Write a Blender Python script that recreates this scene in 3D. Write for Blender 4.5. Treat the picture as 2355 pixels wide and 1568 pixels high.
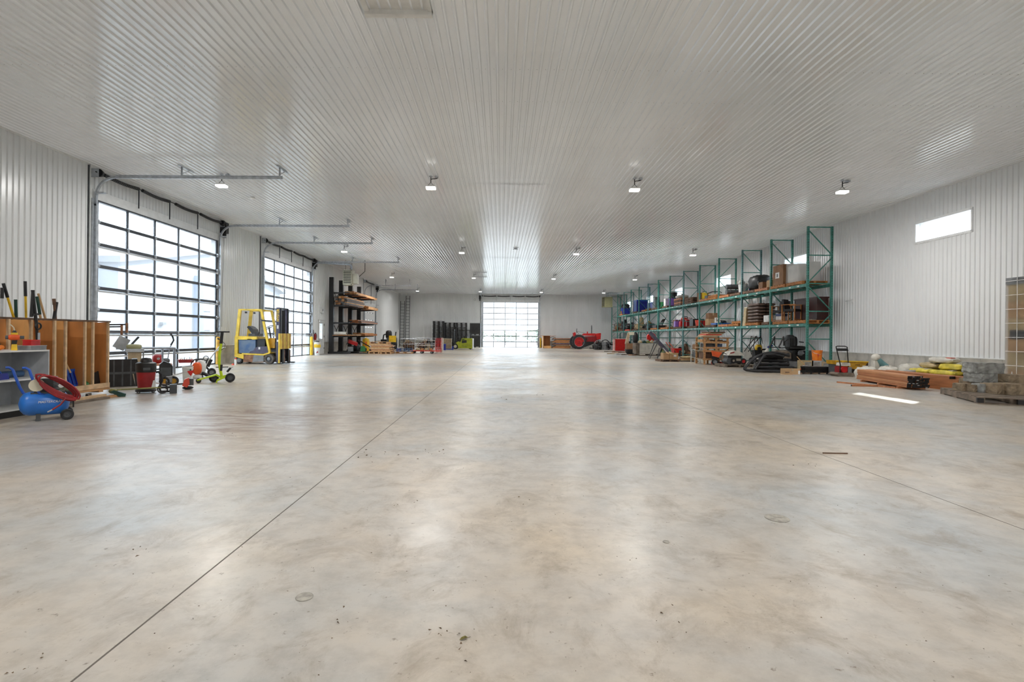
import bpy, bmesh, math, random
from mathutils import Vector, Matrix
R = math.radians
random.seed(7)

# ------------------------------------------------------------------ camera
CAMH, FPX, VX, VY, ROLL = 1.23, 1183.0, 1153.0, 773.0, 0.010
scene = bpy.context.scene
for o in list(bpy.data.objects):
    bpy.data.objects.remove(o)
C = scene.collection
cam_d = bpy.data.cameras.new('camera')
cam = bpy.data.objects.new('camera', cam_d)
C.objects.link(cam)
cam.location = (0, 0, CAMH)
cam.rotation_euler = (math.pi / 2, -ROLL, 0)
cam_d.sensor_width = 36.0
cam_d.lens = FPX / 2355.0 * 36.0
cam_d.shift_x = (1177.5 - VX) / 2355.0
cam_d.shift_y = (VY - 784.0) / 2355.0
cam_d.clip_end = 500
scene.camera = cam

# ------------------------------------------------------------------ sky, sun, exposure
world = bpy.data.worlds.new('world')
scene.world = world
world.use_nodes = True
bg = world.node_tree.nodes['Background']
bg.inputs[0].default_value = (0.90, 0.95, 1.0, 1)
bg.inputs[1].default_value = 6.5
sun_d = bpy.data.lights.new('sun', 'SUN')
sun_d.energy = 11.0
sun_d.angle = R(0.6)
sun_d.color = (1.0, 0.96, 0.9)
sun = bpy.data.objects.new('sun', sun_d)
C.objects.link(sun)
sun.rotation_euler = Vector((-5.2, -4.55, -4.65)).to_track_quat('-Z', 'Y').to_euler()
LED_W = 122.0
scene.view_settings.view_transform = 'Standard'
scene.view_settings.look = 'None'
scene.view_settings.exposure = 0.12
scene.view_settings.gamma = 1.0
scene.view_settings.use_curve_mapping = False

# ------------------------------------------------------------------ pixel -> place
def uv(px, py):
    dx, dy = px - VX, py - VY
    c, s = math.cos(ROLL), math.sin(ROLL)
    return dx * c + dy * s, -(-dx * s + dy * c)
def F(px, py, z=0.0):                       # point on a horizontal plane
    u, v = uv(px, py)
    Y = FPX * (z - CAMH) / v
    return Vector((u / FPX * Y, Y, z))
def AD(px, py, Y):                          # point at a depth
    u, v = uv(px, py)
    return Vector((u / FPX * Y, Y, CAMH + v / FPX * Y))
def AX(px, py, X):                          # point on a side plane
    u, v = uv(px, py)
    Y = X * FPX / u
    return Vector((X, Y, CAMH + v / FPX * Y))

# ------------------------------------------------------------------ materials
MATS = {}
def mat(name, col, rough=0.55, metal=0.0, var=0.10, scale=6.0, bump=0.0, bscale=60.0, spec=0.5, emit=None, col2=None, coat=0.0, stretch=None):
    if name in MATS: return MATS[name]
    m = bpy.data.materials.new(name)
    m.use_nodes = True
    nt = m.node_tree; N = nt.nodes; L = nt.links
    b = N['Principled BSDF']
    b.inputs['Roughness'].default_value = rough
    b.inputs['Metallic'].default_value = metal
    b.inputs['Specular IOR Level'].default_value = spec
    b.inputs['Coat Weight'].default_value = coat
    tc = N.new('ShaderNodeTexCoord')
    src = tc.outputs['Object']
    if stretch:
        mp = N.new('ShaderNodeMapping'); mp.inputs['Scale'].default_value = stretch
        L.new(src, mp.inputs[0]); src = mp.outputs[0]
    n = N.new('ShaderNodeTexNoise'); n.inputs['Scale'].default_value = scale
    n.inputs['Detail'].default_value = 4.0
    L.new(src, n.inputs['Vector'])
    r = N.new('ShaderNodeValToRGB')
    c2 = col2 if col2 else tuple(max(0.0, c * (1 - 2.2 * var)) for c in col)
    c1 = tuple(min(1.0, c * (1 + var)) for c in col) if not col2 else col
    r.color_ramp.elements[0].position = 0.3; r.color_ramp.elements[0].color = (*c2, 1)
    r.color_ramp.elements[1].position = 0.62; r.color_ramp.elements[1].color = (*c1, 1)
    L.new(n.outputs[0], r.inputs[0]); L.new(r.outputs[0], b.inputs['Base Color'])
    if bump:
        n2 = N.new('ShaderNodeTexNoise'); n2.inputs['Scale'].default_value = bscale
        L.new(src, n2.inputs['Vector'])
        bp = N.new('ShaderNodeBump'); bp.inputs['Strength'].default_value = bump; bp.inputs['Distance'].default_value = 0.01
        L.new(n2.outputs[0], bp.inputs['Height']); L.new(bp.outputs[0], b.inputs['Normal'])
    if emit:
        b.inputs['Emission Color'].default_value = (*emit[:3], 1); b.inputs['Emission Strength'].default_value = emit[3]
    MATS[name] = m
    return m

def srgb(r, g, b):
    f = lambda c: (c / 255) / 12.92 if c <= 10 else ((c / 255 + 0.055) / 1.055) ** 2.4
    return (f(r), f(g), f(b))

mat('siding', (0.82, 0.835, 0.84), 0.26, 0, 0.02, 0.6, spec=0.6)
mat('ceil', (0.87, 0.905, 0.94), 0.15, 0, 0.02, 0.5, spec=1.0)
MATS['ceil'].node_tree.nodes['Principled BSDF'].inputs['IOR'].default_value = 1.8
mat('trimw', (0.82, 0.83, 0.83), 0.4, 0, 0.03)
mat('stem', (0.52, 0.50, 0.45), 0.8, 0, 0.16, 2.2, 0.15, 30)
mat('core', (0.5, 0.5, 0.5), 0.8)
mat('galv', (0.50, 0.53, 0.57), 0.38, 0.75, 0.10, 9)
mat('alum', (0.70, 0.71, 0.72), 0.35, 0.6, 0.05)
mat('doorblk', (0.045, 0.05, 0.06), 0.35, 0.2, 0.1, spec=0.6)
mat('doorgrey', (0.20, 0.22, 0.25), 0.35, 0.4, 0.1)
mat('black', (0.012, 0.012, 0.013), 0.45, 0, 0.2)
mat('blackmet', (0.02, 0.02, 0.022), 0.35, 0.3, 0.2)
mat('rubber', (0.022, 0.022, 0.024), 0.75, 0, 0.3, 12)
mat('darkgrey', (0.07, 0.075, 0.08), 0.5, 0, 0.15)
mat('midgrey', (0.22, 0.23, 0.24), 0.5, 0, 0.12)
mat('ltgrey', (0.46, 0.48, 0.50), 0.5, 0, 0.08)
mat('white', (0.74, 0.74, 0.72), 0.45, 0, 0.05)
mat('cream', (0.66, 0.62, 0.48), 0.45, 0, 0.05)
mat('teal', srgb(66, 136, 124), 0.42, 0.1, 0.14, 7)
mat('tealgrey', srgb(96, 138, 140), 0.42, 0.1, 0.14, 7)
mat('yellow', srgb(232, 190, 40), 0.42, 0, 0.10, 5)
mat('hyellow', srgb(236, 200, 62), 0.38, 0, 0.12, 4)
mat('ochre', srgb(196, 146, 32), 0.45, 0, 0.15, 5)
mat('lime', srgb(198, 224, 30), 0.38, 0, 0.06)
mat('clark', srgb(168, 178, 30), 0.42, 0, 0.12, 4)
mat('green', srgb(40, 120, 60), 0.5, 0, 0.12)
mat('dkgreen', srgb(22, 66, 56), 0.5, 0, 0.15)
mat('red', srgb(190, 28, 30), 0.42, 0, 0.12, 5)
mat('brightred', srgb(214, 30, 24), 0.4, 0, 0.08)
mat('vacred', srgb(150, 32, 36), 0.42, 0, 0.12)
mat('coral', srgb(226, 84, 62), 0.5, 0, 0.08)
mat('orange', srgb(240, 130, 36), 0.42, 0, 0.08)
mat('stihl', srgb(232, 92, 34), 0.38, 0, 0.08)
mat('blue', srgb(38, 90, 190), 0.36, 0, 0.10, 5)
mat('compblue', srgb(44, 116, 204), 0.33, 0, 0.10, 5)
mat('dkblue', srgb(14, 36, 140), 0.4, 0, 0.15)
mat('steelblue', srgb(70, 100, 140), 0.45, 0.1, 0.2)
mat('purple', srgb(150, 110, 205), 0.45, 0, 0.06)
mat('pine', srgb(206, 158, 108), 0.65, 0, 0.16, 3.0, 0.1, 40, stretch=(6, 1, 6))
mat('pinered', srgb(184, 120, 78), 0.6, 0, 0.18, 3.0, 0.1, 40, stretch=(1, 6, 6))
mat('lumbertan', srgb(192, 134, 90), 0.62, 0, 0.12, 3.0, 0.1, 40, stretch=(10, 0.5, 10))
mat('lumberbrn', srgb(174, 112, 70), 0.62, 0, 0.14, 3.0, 0.1, 40, stretch=(10, 0.5, 10))
mat('palletw', srgb(176, 116, 62), 0.7, 0, 0.2, 4)
mat('palletg', srgb(126, 112, 98), 0.8, 0, 0.22, 4)
mat('ply', srgb(226, 170, 104), 0.5, 0, 0.13, 2.6, stretch=(1, 1, 0.4))
mat('plyd', srgb(204, 138, 80), 0.5, 0, 0.18, 2.4, stretch=(1, 1, 0.35))
mat('woodedge', srgb(222, 190, 150), 0.6, 0, 0.12, 8)
mat('oldwood', srgb(110, 84, 66), 0.75, 0, 0.25, 5)
mat('handle', srgb(200, 164, 118), 0.5, 0, 0.1)
mat('card', srgb(186, 152, 112), 0.75, 0, 0.08, 4)
mat('cardd', srgb(140, 104, 74), 0.75, 0, 0.12, 4)
mat('mahog', srgb(58, 26, 24), 0.35, 0, 0.2, 3)
mat('stone', srgb(150, 150, 146), 0.85, 0, 0.2, 9, 0.7, 14)
mat('stonet', srgb(150, 132, 108), 0.85, 0, 0.2, 7, 0.5, 16)
mat('bagw', srgb(206, 202, 192), 0.5, 0, 0.10, 6, 0.5, 10)
mat('bagy', srgb(214, 196, 70), 0.45, 0, 0.18, 6, 0.5, 10)
mat('bagtan', srgb(186, 166, 126), 0.45, 0, 0.14, 6, 0.5, 12)
mat('bagbrown', srgb(104, 84, 74), 0.4, 0, 0.2, 6, 0.5, 12)
mat('denim', srgb(80, 92, 130), 0.6)
mat('tyre', (0.028, 0.028, 0.03), 0.8, 0, 0.3, 14)
mat('dusttyre', srgb(92, 86, 80), 0.85, 0, 0.2, 8)
mat('chrome', (0.7, 0.7, 0.72), 0.2, 0.9, 0.05)
mat('rust', srgb(150, 108, 80), 0.7, 0.1, 0.3, 6)
mat('forkpurple', srgb(78, 74, 92), 0.45, 0.2, 0.15)
mat('batt', srgb(62, 92, 132), 0.45, 0.1, 0.4, 3, col2=srgb(110, 124, 140))
mat('tracred', srgb(196, 34, 34), 0.4, 0, 0.15, 6)
mat('paper', (0.8, 0.8, 0.78), 0.6)
mat('outwall', (0.72, 0.72, 0.74), 0.7, 0, 0.03)
mat('gravel', (0.22, 0.215, 0.21), 0.9, 0, 0.15, 3)
mat('leaf', (0.10, 0.16, 0.06), 0.7, 0, 0.3, 4)
mat('led', (1, 1, 1), 0.5, emit=(1.0, 0.98, 0.94, 1.6))
mat('tan', srgb(180, 160, 130), 0.6, 0, 0.15)
mat('heater', srgb(186, 182, 164), 0.45, 0, 0.06)
mat('heaterol', srgb(160, 158, 120), 0.45, 0, 0.06)

def glass_mat(name, tint, haze, hazecol=(0.9, 0.93, 0.97)):
    m = bpy.data.materials.new(name); m.use_nodes = True
    nt = m.node_tree; N = nt.nodes; L = nt.links
    N.remove(N['Principled BSDF'])
    out = N['Material Output']
    t = N.new('ShaderNodeBsdfTransparent'); t.inputs[0].default_value = (*tint, 1)
    g = N.new('ShaderNodeBsdfGlossy'); g.inputs['Roughness'].default_value = 0.03
    tr = N.new('ShaderNodeBsdfTranslucent'); tr.inputs[0].default_value = (*hazecol, 1)
    tc = N.new('ShaderNodeTexCoord')
    n = N.new('ShaderNodeTexNoise'); n.inputs['Scale'].default_value = 1.3; n.inputs['Detail'].default_value = 2
    L.new(tc.outputs['Object'], n.inputs['Vector'])
    mr = N.new('ShaderNodeMapRange'); mr.inputs[3].default_value = haze * 0.6; mr.inputs[4].default_value = haze * 1.4
    L.new(n.outputs[0], mr.inputs[0])
    mx = N.new('ShaderNodeMixShader'); L.new(mr.outputs[0], mx.inputs[0])
    L.new(t.outputs[0], mx.inputs[1]); L.new(tr.outputs[0], mx.inputs[2])
    lw = N.new('ShaderNodeLayerWeight'); lw.inputs[0].default_value = 0.5
    pw = N.new('ShaderNodeMath'); pw.operation = 'POWER'; L.new(lw.outputs['Facing'], pw.inputs[0]); pw.inputs[1].default_value = 5.0
    fr = N.new('ShaderNodeMath'); fr.operation = 'MULTIPLY_ADD'; L.new(pw.outputs[0], fr.inputs[0]); fr.inputs[1].default_value = 0.7; fr.inputs[2].default_value = 0.03
    mx2 = N.new('ShaderNodeMixShader'); L.new(fr.outputs[0], mx2.inputs[0])
    L.new(mx.outputs[0], mx2.inputs[1]); L.new(g.outputs[0], mx2.inputs[2])
    L.new(mx2.outputs[0], out.inputs[0])
    MATS[name] = m
glass_mat('glass', (0.86, 0.91, 0.94), 0.09)
glass_mat('wrap', (0.92, 0.92, 0.92), 0.45, (0.95, 0.95, 0.95))

def floor_mat():
    m = bpy.data.materials.new('concrete_floor'); m.use_nodes = True
    nt = m.node_tree; N = nt.nodes; L = nt.links
    b = N['Principled BSDF']
    ge = N.new('ShaderNodeNewGeometry')
    def noise(scale, det, rough=0.55, st=(1, 1, 1), dist=0.0):
        mp = N.new('ShaderNodeMapping'); mp.inputs['Scale'].default_value = st
        L.new(ge.outputs['Position'], mp.inputs[0])
        n = N.new('ShaderNodeTexNoise'); n.inputs['Scale'].default_value = scale; n.inputs['Detail'].default_value = det
        n.inputs['Roughness'].default_value = rough; n.inputs['Distortion'].default_value = dist
        L.new(mp.outputs[0], n.inputs['Vector']); return n.outputs[0]
    def ramp(f, stops):
        r = N.new('ShaderNodeValToRGB'); e = r.color_ramp.elements
        while len(e) < len(stops): e.new(0.5)
        for i, (p, c) in enumerate(stops):
            e[i].position = p; e[i].color = (*c, 1) if len(c) == 3 else c
        L.new(f, r.inputs[0]); return r
    def mix(f, a, c, mode='MIX'):
        x = N.new('ShaderNodeMix'); x.data_type = 'RGBA'; x.blend_type = mode
        if isinstance(f, float): x.inputs[0].default_value = f
        else: L.new(f, x.inputs[0])
        L.new(a, x.inputs[6])
        if isinstance(c, tuple): x.inputs[7].default_value = (*c, 1)
        else: L.new(c, x.inputs[7])
        return x.outputs[2]
    base = ramp(noise(0.42, 6, 0.62, dist=0.25), [(0.34, srgb(176, 178, 177)), (0.50, srgb(192, 184, 173)), (0.66, srgb(202, 187, 166))])
    fine = ramp(noise(5.5, 8, 0.7), [(0.36, (0.80, 0.79, 0.78)), (0.58, (1, 1, 1))])
    c = mix(1.0, base.outputs[0], fine.outputs[0], 'MULTIPLY')
    # trowel marks and tyre scuffs
    sc = ramp(noise(2.6, 9, 0.75, (1, 0.8, 1), 0.6), [(0.51, (0, 0, 0)), (0.68, (1, 1, 1))])
    f1 = N.new('ShaderNodeMath'); f1.operation = 'MULTIPLY'; L.new(sc.outputs[0], f1.inputs[0]); f1.inputs[1].default_value = 0.62
    c = mix(f1.outputs[0], c, srgb(132, 116, 94))
    sp = ramp(noise(20, 6, 0.7), [(0.62, (0, 0, 0)), (0.70, (0.8, 0.8, 0.8))])
    c = mix(sp.outputs[0], c, srgb(104, 88, 70))
    # brown mud tracked in from the first overhead door
    mp = N.new('ShaderNodeMapping'); mp.inputs['Location'].default_value = (4.0, -7.2, 0); mp.inputs['Scale'].default_value = (0.42, 0.40, 1)
    vm = N.new('ShaderNodeVectorMath'); vm.operation = 'MULTIPLY_ADD'
    vm.inputs[1].default_value = (0.42, 0.36, 0); vm.inputs[2].default_value = (0.42 * 3.9, -0.36 * 7.3, 0)
    L.new(ge.outputs['Position'], vm.inputs[0])
    ln = N.new('ShaderNodeVectorMath'); ln.operation = 'LENGTH'; L.new(vm.outputs[0], ln.inputs[0])
    N.remove(mp)
    rg = ramp(ln.outputs['Value'], [(0.25, (1, 1, 1)), (1.0, (0, 0, 0))])
    st = ramp(noise(2.6, 8, 0.72, (0.5, 1.7, 1), 1.2), [(0.42, (0, 0, 0)), (0.58, (1, 1, 1))])
    mm = N.new('ShaderNodeMath'); mm.operation = 'MULTIPLY'; L.new(rg.outputs[0], mm.inputs[0]); L.new(st.outputs[0], mm.inputs[1])
    m3 = N.new('ShaderNodeMath'); m3.operation = 'MULTIPLY'; L.new(mm.outputs[0], m3.inputs[0]); m3.inputs[1].default_value = 0.95
    c = mix(m3.outputs[0], c, srgb(126, 88, 56))
    L.new(c, b.inputs['Base Color'])
    rr = N.new('ShaderNodeMapRange'); L.new(noise(0.8, 6, 0.65, dist=1.0), rr.inputs[0])
    rr.inputs[1].default_value = 0.35; rr.inputs[2].default_value = 0.68; rr.inputs[3].default_value = 0.28; rr.inputs[4].default_value = 0.42
    L.new(rr.outputs[0], b.inputs['Roughness'])
    b.inputs['Specular IOR Level'].default_value = 0.5
    bp = N.new('ShaderNodeBump'); bp.inputs['Strength'].default_value = 0.05; bp.inputs['Distance'].default_value = 0.02
    L.new(noise(7, 3), bp.inputs['Height']); L.new(bp.outputs[0], b.inputs['Normal'])
    MATS['floor'] = m
floor_mat()

# ------------------------------------------------------------------ mesh helper
class MB:
    def __init__(s): s.v = []; s.f = []; s.M = None
    def add(s, vs, fs):
        o = len(s.v)
        s.v += [Vector(p) for p in vs]
        s.f += [tuple(i + o for i in q) for q in fs]
        return s
    def box(s, c, d, rot=None, top=None):           # centre, full dims, euler; top = (kx,ky) taper of the top
        x, y, z = d[0] / 2, d[1] / 2, d[2] / 2
        k = top or (1, 1)
        P = [(-x, -y, -z), (x, -y, -z), (x, y, -z), (-x, y, -z), (-x * k[0], -y * k[1], z), (x * k[0], -y * k[1], z), (x * k[0], y * k[1], z), (-x * k[0], y * k[1], z)]
        m = Matrix.Identity(3)
        if rot:
            from mathutils import Euler
            m = Euler(rot).to_matrix()
        c = Vector(c)
        return s.add([m @ Vector(p) + c for p in P], [(0, 3, 2, 1), (4, 5, 6, 7), (0, 1, 5, 4), (1, 2, 6, 5), (2, 3, 7, 6), (3, 0, 4, 7)])
    def b2(s, a, b):                                # box from corners
        return s.box([(a[i] + b[i]) / 2 for i in range(3)], [abs(a[i] - b[i]) for i in range(3)])
    def bar(s, a, b, w, h=None, up=(0, 0, 1)):      # rectangular bar
        a, b = Vector(a), Vector(b); h = h or w
        d = (b - a).normalized(); u = Vector(up)
        if abs(d.dot(u)) > 0.98: u = Vector((1, 0, 0))
        x = d.cross(u).normalized(); y = x.cross(d).normalized()
        P = []
        for p in (a, b):
            for i, j in ((-1, -1), (1, -1), (1, 1), (-1, 1)): P.append(p + x * w / 2 * i + y * h / 2 * j)
        return s.add(P, [(0, 1, 2, 3), (7, 6, 5, 4), (0, 4, 5, 1), (1, 5, 6, 2), (2, 6, 7, 3), (3, 7, 4, 0)])
    def cyl(s, a, b, r, r2=None, n=12, caps=True):
        a, b = Vector(a), Vector(b); r2 = r if r2 is None else r2
        d = (b - a).normalized(); u = Vector((0, 0, 1)) if abs(d.z) < 0.9 else Vector((1, 0, 0))
        x = d.cross(u).normalized(); y = d.cross(x).normalized()
        P = []
        for p, q in ((a, r), (b, r2)):
            for i in range(n):
                t = 2 * math.pi * i / n
                P.append(p + x * q * math.cos(t) + y * q * math.sin(t))
        fs = [(i, (i + 1) % n, n + (i + 1) % n, n + i) for i in range(n)]
        if caps: fs += [tuple(range(n - 1, -1, -1)), tuple(range(n, 2 * n))]
        return s.add(P, fs)
    def tube(s, pts, r, n=8, closed=False, radii=None):
        pts = [Vector(p) for p in pts]; m = len(pts); P = []
        px = None
        for i, p in enumerate(pts):
            if closed: d = pts[(i + 1) % m] - pts[i - 1]
            else: d = pts[min(i + 1, m - 1)] - pts[max(i - 1, 0)]
            d = d.normalized()
            if px is None:
                u = Vector((0, 0, 1)) if abs(d.z) < 0.9 else Vector((1, 0, 0))
                x = d.cross(u).normalized()
            else:
                x = (px - d * px.dot(d)).normalized()
            px = x; y = d.cross(x)
            q = radii[i] if radii else r
            for k in range(n):
                t = 2 * math.pi * k / n
                P.append(p + x * q * math.cos(t) + y * q * math.sin(t))
        fs = []
        for i in range(m if closed else m - 1):
            j = (i + 1) % m
            for k in range(n):
                fs.append((i * n + k, i * n + (k + 1) % n, j * n + (k + 1) % n, j * n + k))
        if not closed: fs += [tuple(range(n - 1, -1, -1)), tuple(range((m - 1) * n, m * n))]
        return s.add(P, fs)
    def lathe(s, prof, c=(0, 0, 0), n=20, axis='z', ring=False):  # prof [(r,z)]
        c = Vector(c); P = []
        for r, z in prof:
            for i in range(n):
                t = 2 * math.pi * i / n
                a, b = r * math.cos(t), r * math.sin(t)
                p = (a, b, z) if axis == 'z' else ((a, z, b) if axis == 'y' else (z, a, b))
                P.append(Vector(p) + c)
        m = len(prof); fs = []
        for j in range(m if ring else m - 1):
            for i in range(n):
                j2 = (j + 1) % m
                q = (j * n + i, j * n + (i + 1) % n, j2 * n + (i + 1) % n, j2 * n + i)
                fs.append(q if axis != 'y' else q[::-1])
        if not ring: fs += [tuple(range(n - 1, -1, -1)), tuple(range((m - 1) * n, m * n))]
        return s.add(P, fs)
    def ell(s, c, r, n=14, m=8, rot=None, pw=1.0, zmin=None):        # ellipsoid, pw<1 -> boxier
        c = Vector(c); P = []
        from mathutils import Euler
        mt = Euler(rot).to_matrix() if rot else Matrix.Identity(3)
        sg = lambda x: math.copysign(abs(x) ** pw, x)
        for j in range(1, m):
            t = math.pi * j / m
            for i in range(n):
                a = 2 * math.pi * i / n
                z = -sg(math.cos(t)) * r[2]
                if zmin is not None: z = max(z, zmin)
                P.append(mt @ Vector((sg(math.sin(t)) * sg(math.cos(a)) * r[0], sg(math.sin(t)) * sg(math.sin(a)) * r[1], z)) + c)
        zb = -r[2] if zmin is None else max(-r[2], zmin)
        P += [mt @ Vector((0, 0, zb)) + c, mt @ Vector((0, 0, r[2])) + c]
        fs = []
        for j in range(m - 2):
            for i in range(n): fs.append((j * n + i, j * n + (i + 1) % n, (j + 1) * n + (i + 1) % n, (j + 1) * n + i))
        k = (m - 1) * n
        for i in range(n):
            fs.append((k, (i + 1) % n, i)); fs.append((k + 1, (m - 2) * n + i, (m - 2) * n + (i + 1) % n))
        return s.add(P, fs)
    def prism(s, poly, a, b, axis='y'):             # 2D outline extruded along axis between a and b
        def mk(p, t): return (p[0], t, p[1]) if axis == 'y' else ((t, p[0], p[1]) if axis == 'x' else (p[0], p[1], t))
        n = len(poly); P = [mk(p, a) for p in poly] + [mk(p, b) for p in poly]
        fs = [(i, (i + 1) % n, n + (i + 1) % n, n + i) for i in range(n)] + [tuple(range(n - 1, -1, -1)), tuple(range(n, 2 * n))]
        return s.add(P, fs)
    def torus(s, c, R0, r, axis='y', n=24, k=8, sx=1.0, sz=1.0):
        pts = []
        for i in range(n):
            t = 2 * math.pi * i / n; a, b = R0 * math.cos(t) * sx, R0 * math.sin(t) * sz
            p = (a, 0, b) if axis == 'y' else ((0, a, b) if axis == 'x' else (a, b, 0))
            pts.append(Vector(p) + Vector(c))
        return s.tube(pts, r, k, closed=True)
    def jit(s, a, seed=1):
        rn = random.Random(seed)
        for p in s.v: p += Vector((rn.uniform(-a, a), rn.uniform(-a, a), rn.uniform(-a, a)))
        return s
    def mesh(s, name, m, smooth=None):
        me = bpy.data.meshes.new(name)
        me.from_pydata([tuple(p) for p in s.v], [], s.f)
        me.materials.append(MATS[m])
        bm = bmesh.new(); bm.from_mesh(me); bmesh.ops.recalc_face_normals(bm, faces=bm.faces); bm.to_mesh(me); bm.free()
        if smooth is not None:
            me.polygons.foreach_set('use_smooth', [True] * len(me.polygons))
            me.set_sharp_from_angle(angle=R(smooth))
        return me
    def build(s, name, m, parent=None, smooth=None, loc=None, rot=None):
        o = bpy.data.objects.new(name, s.mesh(name, m, smooth))
        C.objects.link(o)
        if parent: o.parent = parent
        if loc: o.location = loc
        if rot: o.rotation_euler = rot
        return o

def link(name, me, parent=None, loc=(0, 0, 0), rot=None):
    o = bpy.data.objects.new(name, me); C.objects.link(o); o.parent = parent; o.location = loc
    if rot: o.rotation_euler = rot
    return o
def tag(o, label=None, cat=None, group=None, kind=None):
    if label: o['label'] = label
    if cat: o['category'] = cat
    if group: o['group'] = group
    if kind: o['kind'] = kind
    return o
def thing(name, label, cat, loc=(0, 0, 0), rz=0.0, group=None):
    o = bpy.data.objects.new(name, None); C.objects.link(o)
    o.empty_display_size = 0.1
    o.location = loc; o.rotation_euler = (0, 0, rz)
    return tag(o, label, cat, group)
def kids(o): return [x for x in C.objects if x.parent == o]
def dup(o, loc=None, rz=None, label=None, group=None, parent=None, scale=None):
    ch = {}
    allo = list(C.objects)
    def rec(a, p):
        c = a.copy(); C.objects.link(c); c.parent = p
        for x in allo:
            if x.parent == a: rec(x, c)
        return c
    c = rec(o, parent)
    if loc is not None: c.location = loc
    if rz is not None: c.rotation_euler = (0, 0, rz)
    if scale: c.scale = (scale,) * 3
    if label: c['label'] = label
    if group: c['group'] = group
    return c
def struct(o): o['kind'] = 'structure'; return o
def text(s, size, m, parent, loc, rot, name='lettering', ext=0.002, shear=0.0, bold=0.0):
    cu = bpy.data.curves.new(name, 'FONT'); cu.body = s; cu.size = size; cu.extrude = ext; cu.shear = shear; cu.offset = bold
    cu.align_x = 'CENTER'; cu.align_y = 'CENTER'
    t = bpy.data.objects.new(name, cu); C.objects.link(t)
    dg = bpy.context.evaluated_depsgraph_get()
    me = bpy.data.meshes.new_from_object(t.evaluated_get(dg))
    bpy.data.objects.remove(t)
    me.materials.clear(); me.materials.append(MATS[m])
    o = bpy.data.objects.new(name, me); C.objects.link(o); o.parent = parent; o.location = loc; o.rotation_euler = rot
    return o

# ================================================================== THE ROOM
H, XL, XR, YB, YF = 5.89, -11.44, 13.30, 57.0, -8.0
STEM = 0.74
TH = 0.22

PROF = [(0.0, 0.0), (0.046, 0.0), (0.062, 0.026), (0.088, 0.026), (0.104, 0.0), (0.150, 0.0)]
def prof_at(s):
    s = s % 0.15
    for (a, ha), (b, hb) in zip(PROF, PROF[1:]):
        if a <= s <= b: return ha + (hb - ha) * (s - a) / (b - a)
    return 0.0
def prof_pts(s0, s1):
    P = [s0]
    k = math.floor(s0 / 0.15) - 1
    while k * 0.15 < s1:
        for a, _ in PROF[:-1]:
            q = k * 0.15 + a
            if s0 + 1e-4 < q < s1 - 1e-4: P.append(q)
        k += 1
    P.append(s1)
    return [(p, prof_at(p)) for p in sorted(set(round(x, 5) for x in P))]
SHEETS = {}
def sheet_mesh(s0, s1, h, m, flat=False):           # ribs towards local -y, height along z (or y when flat, ribs towards -z)
    key = (round(s0 % 0.15, 3), round(s1 - s0, 3), round(h, 3), m, flat)
    if key not in SHEETS:
        a0 = s0 % 0.15
        pp = prof_pts(a0, a0 + s1 - s0)
        n = len(pp); vs = []; fs = []
        for p, q in pp: vs.append((p - a0, -q, 0) if not flat else (p - a0, 0, -q))
        for p, q in pp: vs.append((p - a0, -q, h) if not flat else (p - a0, h, -q))
        for i in range(n - 1):
            fs.append((i, i + 1, n + i + 1, n + i) if not flat else (i, n + i, n + i + 1, i + 1))
        me = bpy.data.meshes.new('siding_panel'); me.from_pydata(vs, [], fs); me.materials.append(MATS[m])
        SHEETS[key] = me
    return SHEETS[key]

def make_wall(name, origin, rz, length, openings, stem_step=1.22, stem_label=None):
    # local: x along the wall, room on the -y side, z up
    root = None
    xs = sorted(set([0.0, length] + [o[i] for o in openings for i in (0, 1)]))
    core = MB()
    for a, b in zip(xs, xs[1:]):
        if b - a < 1e-4: continue
        mid = (a + b) / 2
        holes = sorted((o[2], o[3]) for o in openings if o[0] <= mid <= o[1])
        z = -0.1
        for z0, z1 in holes + [(H + 0.1, None)]:
            if z0 - z > 0.01: core.b2((a, 0.004, z), (b, TH, z0))
            z = z1
    root = core.build(name, 'core', loc=origin, rot=(0, 0, rz)); struct(root)
    k = 0
    while k * 0.9 < length - 1e-4:
        s0, s1 = k * 0.9, min(length, (k + 1) * 0.9); k += 1
        br = [s0] + sorted(o[i] for o in openings for i in (0, 1) if s0 + 0.01 < o[i] < s1 - 0.01) + [s1]
        for a, b in zip(br, br[1:]):
            mid = (a + b) / 2
            holes = sorted((o[2], o[3]) for o in openings if o[0] <= mid <= o[1])
            z = STEM
            for z0, z1 in holes + [(H, None)]:
                if z0 - z > 0.02: link('siding_panel', sheet_mesh(a, b, z0 - z, 'siding'), root, (a, 0, z))
                z = max(z, z1) if z1 else z
    # concrete stem wall in cast lengths
    s = 0.0
    cache = {}
    while s < length - 0.02:
        e = min(length, s + stem_step)
        br = [s] + sorted(o[i] for o in openings for i in (0, 1) if o[2] < 0.3 and s + 0.01 < o[i] < e - 0.01) + [e]
        for a, b in zip(br, br[1:]):
            mid = (a + b) / 2
            if any(o[0] < mid < o[1] and o[2] < 0.3 for o in openings): continue
            w = round(b - a, 3)
            if w not in cache: cache[w] = MB().b2((0.003, -0.045, 0), (w - 0.003, 0.02, STEM)).mesh('stem_wall_block', 'stem')
            link('stem_wall_block', cache[w], root, (a, 0, 0))
        s = e
    t = MB().b2((0, -0.03, H - 0.05), (length, 0.0, H)); t.b2((0, -0.05, H - 0.012), (length, 0, H))
    t.build('eave_trim', 'trimw', root)
    # sill flashing over the stem
    fl = MB()
    for a, b in zip(xs, xs[1:]):
        mid = (a + b) / 2
        if not any(o[0] < mid < o[1] and o[2] < 0.3 for o in openings): fl.b2((a, -0.05, STEM), (b, 0, STEM + 0.025))
    fl.build('sill_flashing', 'trimw', root)
    return root

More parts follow.
